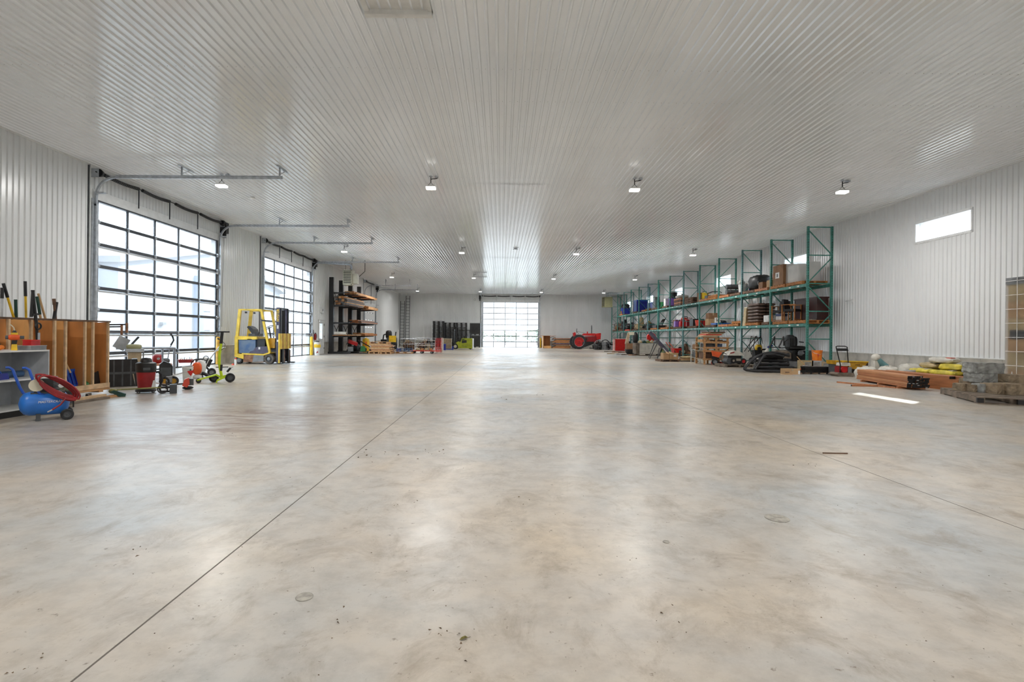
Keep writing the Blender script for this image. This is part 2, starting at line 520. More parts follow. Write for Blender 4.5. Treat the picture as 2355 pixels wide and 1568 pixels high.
# windows on the right wall (high ribbon panes)
WIN = [(6.9 + 7.63 * i) for i in range(-1, 7)]
WIN = [w for w in WIN if w > YF + 1]
wz0, wz1 = 4.33, 5.0
D1, D2, D3 = (14.40, 20.58), (24.52, 30.68), (42.6, 46.3)
MAN = (32.05, 33.02)
ops_l = [(D1[0] - YF, D1[1] - YF, -0.1, 4.95), (D2[0] - YF, D2[1] - YF, -0.1, 4.95), (D3[0] - YF, D3[1] - YF, -0.1, 3.75), (MAN[0] - YF, MAN[1] - YF, -0.1, 2.12)]
wall_left = make_wall('wall_left', (XL, YF, 0), R(90), YB - YF, ops_l)
ops_r = [(YB - (w + 2.04), YB - w, wz0, wz1) for w in WIN]
wall_right = make_wall('wall_right', (XR, YB, 0), R(-90), YB - YF, ops_r, 0.62)
BD = (-2.12, 4.14)
wall_back = make_wall('wall_back', (XL, YB, 0), 0, XR - XL, [(BD[0] - XL, BD[1] - XL, -0.1, 5.0)])
wall_front = make_wall('wall_front', (XR, YF, 0), R(180), XR - XL, [])

# ceiling: ribbed sheets laid end to end, with end laps
ceil = MB().b2((XL, YF, H + 0.01), (XR, YB, H + 0.2)).build('ceiling', 'core'); struct(ceil)
ys = [YF, 0.97] + [0.97 + 7.37 * i for i in range(1, 8)] + [YB]
ys = [y for y in ys if y <= YB]
HX0, HX1, HY0, HY1 = -2.15, -1.18, 6.0, 7.28
nx = 28
for i in range(nx):
    a, b = XL + i * 0.9, min(XR, XL + (i + 1) * 0.9)
    if b - a < 0.02: continue
    for y0, y1 in zip(ys, ys[1:]):
        link('ceiling_panel', sheet_mesh(0, b - a, y1 - y0 + 0.04, 'ceil', True), ceil, (a, y0, H - (0.006 if ys.index(y0) % 2 else 0.0)))
scr = MB()
for y in [1.6 + 1.229 * k for k in range(14)]:
    for k in range(int((XR - XL) / 0.15)):
        x = XL + 0.015 + 0.15 * k
        scr.add([(x - 0.006, y, H), (x + 0.006, y, H), (x, y + 0.012, H), (x, y + 0.004, H - 0.008)], [(0, 1, 3), (1, 2, 3), (2, 0, 3)])
sco = scr.build('screw_heads', 'darkgrey', ceil); sco['kind'] = 'stuff'

# floor: sawn slabs
floor = MB().b2((XL - 0.2, YF - 0.2, -0.25), (XR + 0.2, YB + 0.2, -0.03)).build('floor', 'core'); struct(floor)
js = [XL - 0.2, -6.43, -1.5, 3.43, 8.36, XR + 0.2]
for a, b in zip(js, js[1:]):
    MB().b2((a + 0.005, YF - 0.2, -0.2), (b - 0.005, YB + 0.2, 0.0)).build('floor_slab', 'floor', floor)
MB().b2((-15, YF - 2, -0.3), (15, YB + 2, -0.26)).build('ground_bed', 'core', floor)

# window frames and panes
wf = MB()
fw = 0.05
wf.b2((0, -0.03, wz0 - 0.02), (2.04, TH, wz0 + fw)); wf.b2((0, -0.03, wz1 - fw), (2.04, TH, wz1 + 0.02))
wf.b2((0, -0.03, wz0), (fw, TH, wz1)); wf.b2((2.04 - fw, -0.03, wz0), (2.04, TH, wz1))
wfm = wf.mesh('window_frame', 'trimw')
wpm = MB().b2((fw, 0.11, wz0 + fw), (2.04 - fw, 0.118, wz1 - fw)).mesh('pane', 'glass')
wdm = MB().b2((-0.02, -0.035, wz0 - 0.03), (-0.002, 0.0, wz1 + 0.05)).mesh('drip_trim', 'darkgrey')
for i, w in enumerate(WIN):
    o = link('window_%d' % (i + 1), wfm, None, (XR, w + 2.04, 0), (0, 0, R(-90))); struct(o)
    link('pane', wpm, o); 

# ------------------------------------------------------------------ overhead doors
def overhead_door(name, loc, rz, W, Ht, rows=8, cols=5, track=5.3, tz=5.55, solid=False, operator='R', struts=(2, 4, 6, 7), railmat='doorblk'):
    root = bpy.data.objects.new(name, None); C.objects.link(root); root.location = loc; root.rotation_euler = (0, 0, rz)
    struct(root)
    rh = Ht / rows; cw = W / cols
    if not solid:
        f = MB(); t = 0.075
        f.b2((0, -0.06, 0), (W, -0.01, t * 0.6)); f.b2((0, -0.06, rh - t * 0.6), (W, -0.01, rh - 0.003))
        for c in range(cols + 1):
            w2 = 0.07 if 0 < c < cols else 0.10
            x = min(max(c * cw, w2 / 2), W - w2 / 2)
            f.b2((x - w2 / 2, -0.055, t * 0.6), (x + w2 / 2, -0.012, rh - t * 0.6))
        fm = f.mesh('section_frame', railmat)
        pm = MB().b2((0.036, -0.036, t * 0.6), (cw - 0.036, -0.030, rh - t * 0.6)).mesh('pane', 'glass')
        hm = MB().box((0, -0.075, 0), (0.06, 0.03, 0.10)).cyl((-0.04, -0.085, 0), (0.04, -0.085, 0), 0.012, n=6).mesh('hinge', 'galv')
        rm = MB().box((0, -0.08, 0), (0.11, 0.05, 0.13)).cyl((-0.12, -0.11, 0), (0.06, -0.11, 0), 0.02, n=8).mesh('roller_bracket', 'galv')
        sm = MB().b2((0.02, -0.11, -0.02), (W - 0.02, -0.06, 0.0)).b2((0.02, -0.11, -0.05), (W - 0.02, -0.095, 0)).mesh('strut', 'alum')
        for r_ in range(rows):
            s = link('section_frame', fm, root, (0, 0, r_ * rh))
            for c in range(cols): link('pane', pm, s, (c * cw, 0, 0))
        for r_ in range(1, rows):
            for c in range(1, cols): link('hinge', hm, root, (c * cw, 0, r_ * rh))
            link('roller_bracket', rm, root, (0.03, 0, r_ * rh)); link('roller_bracket', rm, root, (W - 0.03, 0, r_ * rh))
        for r_ in struts: link('strut', sm, root, (0, 0, (rows - r_) * rh - 0.07))
        MB().b2((0, -0.05, 0), (W, -0.01, 0.03)).build('bottom_seal', 'rubber', root)
    else:
        f = MB().b2((0, -0.055, 0.004), (W, -0.01, rh - 0.006)); f.b2((0.02, -0.058, rh * 0.48), (W - 0.02, -0.05, rh * 0.52))
        fm = f.mesh('door_section', 'trimw')
        hm = MB().box((0, -0.07, 0), (0.06, 0.03, 0.09)).mesh('hinge', 'darkgrey')
        for r_ in range(rows):
            link('door_section', fm, root, (0, 0, r_ * rh))
            if r_:
                for c in range(1, cols): link('hinge', hm, root, (c * cw, 0, r_ * rh))
        e = MB().b2((W - 0.06, -0.075, 0.02), (W, -0.05, Ht)); e.build('end_stile', 'darkgrey', root)
    # tracks
    rad = 0.55
    zt = tz
    for x, nm in ((-0.07, 'l'), (W + 0.07, 'r')):
        t = MB()
        t.b2((x - 0.03, -0.15, 0.0), (x + 0.03, -0.08, Ht * 0.97)); t.b2((x - 0.09 if nm == 'l' else x + 0.02, -0.09, 0), (x - 0.02 if nm == 'l' else x + 0.09, -0.05, Ht))
        pts = [Vector((x, -0.115, zt - rad - 0.25))] + [Vector((x, -0.115 - rad + rad * math.cos(a), zt - rad + rad * math.sin(a))) for a in [math.pi / 2 * i / 8 for i in range(9)]]
        for p, q in zip(pts, pts[1:]): t.bar(p, q, 0.055, 0.06, up=(1, 0, 0))
        pe = Vector((x, -track, zt + 0.02))
        t.bar(pts[-1], pe, 0.045, 0.06)
        t.bar(pts[-1] + Vector((0, 0, 0.05)), pe + Vector((0, 0, 0.05)), 0.05, 0.02)
        t.b2((x - 0.05, -0.36, Ht + 0.14), (x + 0.05, -0.1, Ht + 0.18))
        for zz in [0.5 + 0.9 * i for i in range(int(Ht / 0.9))]: t.b2((x - 0.05, -0.13, zz), (x + 0.05, -0.03, zz + 0.05))
        t.build('track', 'galv', root)
        for yy in (-track * 0.47, -track + 0.08):
            h = MB()
            h.bar((x, yy, zt), (x, yy, H - 0.03), 0.045, 0.008, up=(1, 0, 0)); h.bar((x + 0.02, yy, zt), (x + 0.02, yy, H - 0.03), 0.008, 0.045, up=(1, 0, 0))
            h.bar((x - 0.15, yy, H - 0.03), (x + 0.55, yy, H - 0.03), 0.05, 0.012); h.bar((x, yy + 0.02, zt + 0.1), (x + 0.35, yy + 0.02, H - 0.04), 0.03, 0.006)
            h.build('track_hanger', 'galv', root)
    # shaft, springs, drums
    sz_, sy = H - 0.23, -0.20
    MB().cyl((-0.2, sy, sz_), (W + 0.2, sy, sz_), 0.016, n=8).build('torsion_shaft', 'blackmet', root)
    n = 4 if W > 5 else 2
    for k in range(n):
        a = W * (k + 0.06 + (0.06 if k == n // 2 else 0)) / n; b = W * (k + 0.96 - (0.04 if k == n // 2 - 1 else 0)) / n
        pts = []; rr = []
        m = 40
        for i in range(m + 1):
            q = i / m
            pts.append(Vector((a + (b - a) * q, sy, sz_ - 0.035 * math.sin(math.pi * q)))); rr.append(0.055 if i % 2 else 0.047)
        MB().tube(pts, 0.05, 8, radii=rr).build('torsion_spring', 'blackmet', root)
        for xx in (b + 0.05,):
            if k < n - 1:
                MB().bar((xx, sy + 0.03, Ht + 0.12), (xx, sy + 0.03, sz_ + 0.05), 0.035, 0.012).build('spring_bracket', 'doorblk', root)
    for x, d in ((-0.1, 1), (W + 0.1, -1)):
        MB().cyl((x, sy, sz_), (x + 0.10 * d, sy, sz_), 0.115, 0.09, n=16).build('cable_drum', 'blackmet', root, 40)
        MB().box((x - 0.06 * d, sy + 0.06, sz_ - 0.02), (0.012, 0.22, 0.24)).build('end_bearing_plate', 'galv', root)
    if operator:
        x = W + 0.28 if operator == 'R' else -0.28
        op = MB().box((x, -0.17, sz_ - 0.16), (0.22, 0.24, 0.42)); op.cyl((x, -0.17, sz_ - 0.38), (x, -0.17, sz_ - 0.55), 0.07, n=12)
        op.build('jackshaft_operator', 'black', root)
        MB().tube([(x + 0.05, -0.12, sz_ - 0.5), (x + 0.06, -0.08, 3.5), (x + 0.05, -0.07, 1.5)], 0.008, 5).build('operator_cable', 'darkgrey', root)
    # header and jamb trim
    tr = MB().b2((-0.12, -0.05, Ht + 0.0), (W + 0.12, 0.0, Ht + 0.26))
    tr.b2((-0.20, -0.045, 0), (-0.1, 0.0, H)); tr.b2((W + 0.1, -0.045, 0), (W + 0.2, 0.0, H))
    tr.b2((-0.2, -0.06, H - 0.1), (W + 0.2, 0, H))
    tr.build('jamb_trim', 'trimw', root)
    MB().b2((-0.235, -0.035, STEM), (-0.205, -0.005, H - 0.05)).build('corner_bead', 'darkgrey', root)
    return root
overhead_door('door_1', (XL, D1[0], 0), R(90), D1[1] - D1[0], 4.95)
overhead_door('door_2', (XL, D2[0], 0), R(90), D2[1] - D2[0], 4.95)
overhead_door('door_3', (XL, D3[0], 0), R(90), D3[1] - D3[0], 3.75, rows=6, cols=4, track=3.9, tz=5.3, solid=True)
overhead_door('door_4', (BD[0], YB, 0), 0, BD[1] - BD[0], 5.0, tz=5.5, operator='L', railmat='doorgrey', struts=())

# man door with a tall lite
md = bpy.data.objects.new('door_5', None); C.objects.link(md); md.location = (XL, MAN[0], 0); md.rotation_euler = (0, 0, R(90)); struct(md)
W = MAN[1] - MAN[0]
b = MB()
for a, c in (((0.05, -0.03, 0), (W - 0.05, 0.02, 0.95)), ((0.05, -0.03, 1.92), (W - 0.05, 0.02, 2.05)), ((0.05, -0.03, 0.95), (0.24, 0.02, 1.92)), ((W - 0.24, -0.03, 0.95), (W - 0.05, 0.02, 1.92))): b.b2(a, c)
b.build('door_leaf', 'trimw', md)
MB().b2((0.24, -0.01, 0.95), (W - 0.24, 0.0, 1.92)).build('pane', 'glass', md)
f = MB().b2((-0.05, -0.06, 0), (0.04, 0, 2.14)).b2((W - 0.04, -0.06, 0), (W + 0.05, 0, 2.14)).b2((-0.05, -0.07, 2.06), (W + 0.05, 0, 2.16)); f.build('door_frame', 'white', md)
for z in (0.35, 1.1, 1.85): MB().cyl((W - 0.03, -0.07, z - 0.06), (W - 0.03, -0.07, z + 0.06), 0.018, n=8).build('hinge', 'darkgrey', md)
MB().cyl((0.12, -0.03, 0.98), (0.12, -0.08, 0.98), 0.014, n=8).bar((0.11, -0.085, 0.98), (0.24, -0.085, 0.98), 0.02).build('door_handle', 'darkgrey', md)

# attic hatch in the ceiling
hx, hy = 0.96, 1.30
hp = thing('attic_hatch', 'white framed attic hatch recessed in the ribbed metal ceiling', 'hatch', (AD(835, 20, 7.25).x, 6.1, H))
fr = MB()
for a, c in (((0, 0, -0.06), (hx, 0.07, 0.0)), ((0, hy - 0.09, -0.10), (hx, hy, 0.0)), ((0, 0, -0.06), (0.07, hy, 0)), ((hx - 0.05, 0, -0.06), (hx, hy, 0))): fr.b2(a, c)
fr.build('hatch_frame', 'white', hp)
MB().b2((0.07, 0.07, -0.03), (hx - 0.05, hy - 0.09, -0.025)).build('hatch_panel', 'white', hp)

# ------------------------------------------------------------------ LED fixtures
def led(x, y, vis, idx):
    t = thing('led_light', 'glowing white led light hanging on a short black cord from the ceiling', 'ceiling light', (x, y, H - 0.01), 0, 'led lights hung in rows')
    z = -0.33
    MB().box((0.17, 0.02, -0.03), (0.10, 0.10, 0.05)).build('junction_box', 'galv', t)
    MB().cyl((0, 0, -0.005), (0, 0, -0.04), 0.05, n=10).build('canopy', 'galv', t)
    MB().cyl((0, 0, -0.02), (0, 0, -0.2), 0.014, n=6).build('cord', 'black', t)
    MB().tube([(0, 0, -0.10), (0.05, 0, -0.085), (0.1, 0.01, -0.08), (0.16, 0.02, -0.07), (0.2, 0.02, -0.05)], 0.012, 6).build('cord_whip', 'black', t)
    MB().bar((-0.11, 0, z + 0.03), (0, 0, -0.19), 0.01).bar((0.11, 0, z + 0.03), (0, 0, -0.19), 0.01).build('hanger_wire', 'darkgrey', t)
    MB().box((0, 0, z + 0.02), (0.28, 0.2, 0.03), top=(0.9, 0.85)).build('housing', 'white', t)
    MB().box((0, 0, z - 0.025), (0.27, 0.19, 0.06), top=(1.02, 1.02)).build('led_lens', 'led', t)
    ld = bpy.data.lights.get('led_lamp')
    if not ld:
        ld = bpy.data.lights.new('led_lamp', 'AREA'); ld.shape = 'RECTANGLE'; ld.size = 0.27; ld.size_y = 0.19; ld.energy = LED_W; ld.color = (1.0, 0.985, 0.96)
    lo = bpy.data.objects.new('led_lamp', ld); C.objects.link(lo); lo.parent = t; lo.location = (0, 0, z - 0.06)
i = 0
for y in (-6.0, 3.3, 15.0, 26.7, 38.3, 50.0):
    for x in (-8.2, -2.1, 3.84, 9.9):
        led(x, y, y > 10, i); i += 1

# small ceiling fittings
p = AD(1190, 570, 24.0)
t = thing('fan_mount', 'small grey x-shaped bracket on the bright ceiling before the far door', 'bracket', (p.x, FPX * (H - CAMH) / uv(1190, 570)[1], H - 0.02))
MB().bar((-0.12, -0.25, 0), (0.12, 0.25, -0.02), 0.05, 0.02).bar((0.12, -0.25, 0), (-0.12, 0.25, -0.02), 0.05, 0.02).build('arms', 'galv', t)
MB().cyl((0, 0, 0), (0, 0, -0.06), 0.06, n=10).build('hub', 'galv', t)
p = AD(580, 452, 17.0); yy = FPX * (H - CAMH) / uv(580, 452)[1]
t = thing('smoke_detector', 'small round white detector on the ceiling before the overhead doors', 'detector', (uv(580, 452)[0] / FPX * yy, yy, H - 0.02))
MB().lathe([(0.09, 0), (0.09, -0.03), (0.06, -0.06), (0.0, -0.06)], n=16).build('housing', 'white', t)
for py, px in ((628, 1106), (638, 1107)):
    yy = FPX * (H - 0.1 - CAMH) / uv(px, py)[1]
    t = MB()
    for k in range(9): t.box((-0.42 + k * 0.1, 0, 0), (0.07, 0.05, 0.05))
    t.box((0, 0, 0.03), (0.92, 0.02, 0.012))
    o = t.build('perforated_angle', 'galv', None, loc=(uv(px, py)[0] / FPX * yy, yy, H - 0.06))
    tag(o, 'perforated steel angle fixed across the ceiling before the far glass door', 'bracket', 'track angles on the ceiling')

# ------------------------------------------------------------------ outside
og = MB().b2((-120, -60, -0.32), (120, 160, -0.30)).build('ground', 'gravel'); struct(og)
ap = MB().b2((XL - 14, YF, -0.3), (XL - TH, YB, -0.06)).b2((-6, YB + TH, -0.3), (8, YB + 16, -0.06)).build('apron', 'gravel'); struct(ap)
mat('nbwall', (0.15, 0.16, 0.18), 0.7, 0, 0.02); mat('nbroof', (0.10, 0.10, 0.11), 0.6); mat('nbblue', (0.10, 0.16, 0.26), 0.6)
nb = thing('neighbour_building', 'pale metal building with blue columns seen through the first glass door', 'building', (-25.0, 28.0, -0.1))
MB().b2((-9, 0, 0), (0, 5.5, 4.0)).build('low_wing', 'nbwall', nb)
MB().prism([(5.5, 0), (30, 0), (30, 6.0), (17.5, 8.6), (5.5, 6.0)], -12, 0.0, 'x').build('main_hall', 'nbwall', nb)
MB().prism([(5.0, 5.85), (17.5, 8.5), (30.5, 5.85), (30.5, 6.25), (17.5, 8.95), (5.0, 6.25)], -12.2, 0.5, 'x').build('roof', 'nbroof', nb)
MB().b2((-0.2, 3.0, 0), (0.05, 4.1, 2.2)).build('entrance_door', 'trimw', nb)
MB().b2((0, 9.6, 1.9), (0.25, 10.0, 2.1)).build('wall_lamp', 'darkgrey', nb)
for y in (13.8, 20.2): MB().b2((-0.1, y, 0), (0.3, y + 0.9, 6.0)).build('column', 'nbblue', nb)
for z in (1.6, 3.2): MB().b2((0, 15, z), (0.1, 20, z + 0.15)).build('rail', 'midgrey', nb)
# low trees behind the far door
def tree(x, y, h, r, seed, lab):
    t = thing('tree', lab, 'tree', (x, y, -0.3), 0, 'trees behind the far door')
    MB().cyl((0, 0, 0), (0, 0, h * 0.5), 0.16, 0.1, n=8).build('trunk', 'oldwood', t)
    m = MB(); rn = random.Random(seed)
    for k in range(420):
        a = rn.uniform(0, 6.28); q = r * math.sqrt(rn.random()); z = h * (0.3 + 0.7 * rn.random()); q *= math.sin(math.pi * min(1, max(0.12, (z / h - 0.22) / 0.8))) ** 0.6
        c = Vector((q * math.cos(a), q * math.sin(a), z)); s = 0.22
        d1 = Vector((rn.uniform(-1, 1), rn.uniform(-1, 1), rn.uniform(-1, 1))).normalized() * s; d2 = d1.orthogonal().normalized() * s
        m.add([c - d1, c + d2, c + d1, c - d2], [(0, 1, 2, 3)])
    m.build('crown', 'leaf', t)
for k, (x, y, h, r) in enumerate([(-4.6, 84, 2.5, 2.6), (0.7, 87, 2.3, 2.6), (5.9, 84.5, 2.6, 2.5), (11.0, 85, 2.7, 2.5)]):
    tree(x, y, h, r, k, 'low leafy tree growing outside beyond the far glass door')

# ================================================================== LEFT SIDE OF THE FLOOR
mat('jointdark', (0.13, 0.112, 0.095), 0.8)
for xj in (-6.43, -1.5, 3.43, 8.36): MB().b2((xj - 0.008, YF, -0.05), (xj + 0.008, YB, -0.0012)).build('joint_filler', 'jointdark', floor)

class Spot:                                   # a place that a base pixel touches; local x to the viewer's right, y away, z up
    def __init__(s, px, py, z=0.0, rz=None, Y=None, flat=False, X=None):
        s.p = AX(px, py, X) if X is not None else (F(px, py, z) if Y is None else AD(px, py, Y))
        s.px, s.py, s.z0 = px, py, s.p.z
        s.th = 0.0 if flat else math.atan2(-s.p.x, s.p.y)
        s.rz = s.th if rz is None else rz
        s.sx = s.p.y * math.cos(s.th) / FPX
        s.sz = s.p.y / FPX
    def x(s, px): return (px - s.px) * s.sx
    def z(s, py): return (s.py - py) * s.sz
    def q(s, px, py, y=0.0): return (s.x(px), y, s.z(py))
    def thing(s, name, label, cat, group=None): return thing(name, label, cat, s.p, s.rz, group)

def wheel(m_parent, c, r, w, axis='y', tm='tyre', hm='midgrey', name='wheel', n=20, hub=0.55):
    t = MB().lathe([(r * hub, -w / 2), (r * 0.9, -w / 2), (r, -w * 0.3), (r, w * 0.3), (r * 0.9, w / 2), (r * hub, w / 2)], n=n, axis=axis, c=(0, 0, 0), ring=True)
    o = t.build(name, tm, m_parent, 40, loc=c)
    MB().lathe([(0.001, -w * 0.44), (r * 0.16, -w * 0.44), (r * 0.2, -w * 0.30), (r * hub * 1.02, -w * 0.36), (r * hub * 1.02, w * 0.36), (r * 0.2, w * 0.3), (r * 0.16, w * 0.44), (0.001, w * 0.44)], n=14, axis=axis).build('hub', hm, o, 40)
    return o
def crossbar(a, b): return [a, b]

# ---- grey open shelf unit along the left
xf = -6.9
t = thing('shelf_unit', 'low grey laminate shelf unit with white edges beside the plywood crate', 'shelf', (xf, 7.86, 0))
dp, ln, hh = 0.58, 2.6, 0.955
MB().b2((-dp, -ln, hh - 0.022), (0, 0, hh)).build('top_board', 'white', t)
MB().b2((-dp, -0.022, 0.1), (0, 0, hh - 0.022)).build('side_panel', 'ltgrey', t)
MB().b2((-dp, -ln, 0.1), (0, -ln + 0.022, hh - 0.022)).build('side_panel', 'ltgrey', t)
MB().b2((-dp, -ln + 0.022, 0.1), (-dp + 0.018, -0.022, hh - 0.022)).build('back_panel', 'ltgrey', t)
MB().b2((-dp + 0.018, -ln + 0.022, 0.52), (-0.004, -0.022, 0.542)).build('shelf_board', 'white', t)
MB().b2((-dp + 0.018, -ln + 0.022, 0.1), (-0.004, -0.022, 0.122)).build('bottom_board', 'white', t)
MB().b2((-dp + 0.05, -ln + 0.05, 0.0), (-0.08, -0.05, 0.1)).build('plinth', 'black', t)
# things on the shelf unit
def on_shelf(px, py, z, x): return AX(px, py, x)
o = thing('tool_bag', 'orange and black soft tool bag lying on the grey shelf unit', 'tool bag', (-7.16, 7.12, hh))
MB().ell((0, 0, 0.045), (0.13, 0.24, 0.05), pw=0.7, zmin=-0.045).build('bag_body', 'orange', o, 50)
MB().ell((0, 0.02, 0.075), (0.10, 0.2, 0.05), pw=0.8).jit(0.012, 3).build('bag_top', 'black', o, 50)
o = thing('nail_gun', 'yellow and orange nailer standing upright on the grey shelf unit', 'power tool', (-7.06, 7.46, hh), R(40))
o.scale = (0.8,) * 3
MB().box((0, 0, 0.055), (0.085, 0.1, 0.11), top=(0.8, 0.9)).build('battery_base', 'yellow', o)
MB().box((0.0, 0, 0.15), (0.07, 0.06, 0.10), rot=(0, 0.15, 0)).build('grip', 'black', o)
MB().ell((-0.005, 0, 0.235), (0.085, 0.055, 0.055), pw=0.7).build('motor_body', 'stihl', o, 50)
MB().cyl((0.06, 0, 0.235), (0.13, 0, 0.235), 0.03, n=10).build('end_cap', 'darkgrey', o); MB().cyl((-0.08, 0, 0.235), (-0.12, 0, 0.235), 0.035, n=10).build('end_cap', 'darkgrey', o)
MB().box((0, 0, 0.30), (0.09, 0.06, 0.04)).build('top_cover', 'yellow', o)
MB().cyl((0, 0, 0.32), (0, 0, 0.36), 0.035, 0.02, n=10).build('fitting', 'black', o)
MB().tube([(0, 0, 0.36), (-0.01, 0, 0.41), (-0.04, 0, 0.45), (-0.06, 0, 0.47)], 0.009, 6).build('whip_hose', 'cream', o)
o = thing('parts_case', 'flat grey parts case on the end of the grey shelf unit', 'case', (-7.06, 7.71, hh), 0)
MB().box((0, 0, 0.03), (0.26, 0.26, 0.06)).build('case_body', 'midgrey', o)
MB().box((0, 0, 0.0635), (0.27, 0.27, 0.007)).build('case_lid', 'ltgrey', o)
o = thing('drill_bit_box', 'small red plastic box on the grey parts case', 'box', (-7.05, 7.72, hh + 0.067), R(5))
MB().box((0, 0, 0.035), (0.12, 0.17, 0.07), top=(0.95, 0.96)).build('box_body', 'red', o); MB().box((0, 0, 0.078), (0.125, 0.175, 0.014)).build('box_lid', 'brightred', o)
o = thing('blue_tool_case', 'dark blue plastic tool case on the lower level of the grey shelf unit', 'case', (-7.14, 7.16, 0.542), R(10))
MB().box((0, 0, 0.045), (0.24, 0.42, 0.09), top=(0.9, 0.95)).build('case_body', 'dkblue', o); MB().tube([(0.1, -0.08, 0.09), (0.1, -0.06, 0.12), (0.1, 0.06, 0.12), (0.1, 0.08, 0.09)], 0.012, 6).build('carry_handle', 'blue', o)
o = thing('poster_tube', 'pale blue rolled sheet lying on the lower level of the grey shelf unit', 'roll', (-7.28, 7.59, 0.542), 0)
MB().cyl((0, -0.22, 0.05), (0, 0.22, 0.05), 0.05, n=16).build('rolled_sheet', 'steelblue', o, 40); MB().cyl((0, -0.225, 0.05), (0, 0.225, 0.05), 0.03, n=12).build('roll_core', 'ltgrey', o, 40)

# ---- blue air compressor
S = Spot(100, 966)
t = S.thing('air_compressor', 'blue horizontal tank air compressor with u-shaped handle by the grey shelf unit', 'air compressor')
r = 0.165; L0, L1 = S.x(42), S.x(163)
zc = 0.235
prof = [(0.001, L0), (r * 0.55, L0 + 0.02), (r * 0.85, L0 + 0.055), (r, L0 + 0.11), (r, L1 - 0.11), (r * 0.85, L1 - 0.055), (r * 0.55, L1 - 0.02), (0.001, L1)]
tank = MB().lathe(prof, (0, 0.03, zc), 24, 'x').build('tank', 'compblue', t, 50)
text('MASTERCRAFT', 0.042, 'white', tank, (S.x(118), 0.03 - r - 0.002, zc + 0.03), (R(80), 0, 0), shear=0.2)
wheel(t, (S.x(155), -0.13, 0.075), 0.075, 0.05, hm='darkgrey'); wheel(t, (S.x(155), 0.2, 0.075), 0.075, 0.05, hm='darkgrey')
MB().cyl((S.x(155), -0.15, 0.075), (S.x(155), 0.22, 0.075), 0.012, n=8).build('axle', 'darkgrey', t)
MB().box((S.x(88), 0.03, 0.05), (0.05, 0.2, 0.10)).cyl((S.x(88), -0.05, 0), (S.x(88), -0.05, 0.03), 0.03, n=10).build('foot', 'darkgrey', t)
for y in (-0.06, 0.14):
    dxx = 0.05 if y < 0 else -0.12
    MB().tube([(S.x(92) + dxx, y, zc + 0.12), (S.x(80) + dxx, y, zc + 0.14), (S.x(72) + dxx, y, zc + 0.22), (S.x(60) + dxx, y, zc + 0.40), (S.x(56) + dxx, y, zc + 0.47), (S.x(48) + dxx, y, zc + 0.50), (S.x(40) + dxx, y, zc + 0.50)], 0.017, 8).build('push_handle', 'blue', t, 50)
MB().b2((S.x(70), -0.06, zc + 0.12), (S.x(150), 0.12, zc + 0.16)).build('pump_deck', 'darkgrey', t)
MB().cyl((S.x(84), -0.09, zc + 0.26), (S.x(84), -0.03, zc + 0.26), 0.085, n=20).build('flywheel_cover', 'cream', t, 40)
MB().box((S.x(100), 0.02, zc + 0.25), (0.2, 0.16, 0.18)).build('pump_motor', 'black', t)
for k in range(5): MB().box((S.x(120) , 0.02, zc + 0.19 + k * 0.035), (0.15, 0.15, 0.012)).build('cooling_fin', 'darkgrey', t)
MB().cyl((S.x(122), 0.02, zc + 0.16), (S.x(122), 0.02, zc + 0.37), 0.05, n=12).build('cylinder_head', 'midgrey', t)
MB().cyl((S.x(140), -0.04, zc + 0.24), (S.x(140), -0.07, zc + 0.24), 0.03, n=12).build('gauge', 'chrome', t)
# red air hose coiled over the compressor
h = S.thing('air_hose', 'red rubber air hose draped in loops over the blue compressor', 'hose')
pts = []
ux_, uz_ = math.cos(R(-38)), math.sin(R(-38))
for k in range(5):
    for i in range(18):
        a = 2 * math.pi * i / 18
        m_, n_ = (0.25 + 0.012 * (k % 3)) * math.cos(a), (0.055 + 0.014 * k) * math.sin(a)
        pts.append(Vector((S.x(126) + 0.012 * k + m_ * ux_ - n_ * uz_, -0.13 - 0.02 * k - 0.03 * math.sin(a), 0.49 - 0.01 * k + m_ * uz_ + n_ * ux_)))
pts += [Vector((S.x(150), -0.2, 0.30)), Vector((S.x(138), -0.2, 0.22)), Vector((S.x(120), -0.19, 0.16))]
MB().tube(pts, 0.012, 6).build('hose', 'vacred', h, 60)
MB().cyl(pts[-1], pts[-1] + Vector((-0.05, 0, -0.03)), 0.01, n=6).build('coupler', 'chrome', h)

# ---- plywood tool crate on a dolly
xc = -7.6
y0, y1, zb, zt = 7.55, 9.97, 0.17, 1.45
ydiv = [7.94, 8.32, 8.76, 8.98, 9.40, 9.585]
t = thing('tool_crate', 'open-front plywood tool crate with vertical dividers and long handled tools', 'crate', (xc, y0, zb))
w = y1 - y0; dpt = 0.62
MB().b2((-dpt, 0, 0), (0, w, 0.03)).build('base_panel', 'ply', t)
MB().b2((-dpt, 0, 0.03), (-dpt + 0.018, w, zt - zb - 0.03)).build('back_panel', 'plyd', t)
MB().b2((-dpt - 0.02, -0.02, zt - zb - 0.03), (-0.40, w + 0.04, zt - zb)).build('top_rail', 'oldwood', t)
MB().b2((-0.06, -0.02, zt - zb - 0.03), (0.0, w + 0.04, zt - zb)).build('top_rail', 'oldwood', t)
for i, y in enumerate([0.0] + [d - y0 for d in ydiv] + [w - 0.018]):
    z1 = zt - zb - 0.03
    MB().b2((-dpt + 0.018, y, 0.03), (-0.036, y + 0.018, z1)).build('divider', 'ply' if i % 2 == 0 else 'plyd', t)
    MB().b2((-0.036, y - 0.008, 0.0), (0.0, y + 0.028, z1)).build('edge_batten', 'woodedge', t)
MB().b2((0, 0, -0.0), (0.02, w, 0.09)).build('front_lip', 'woodedge', t)
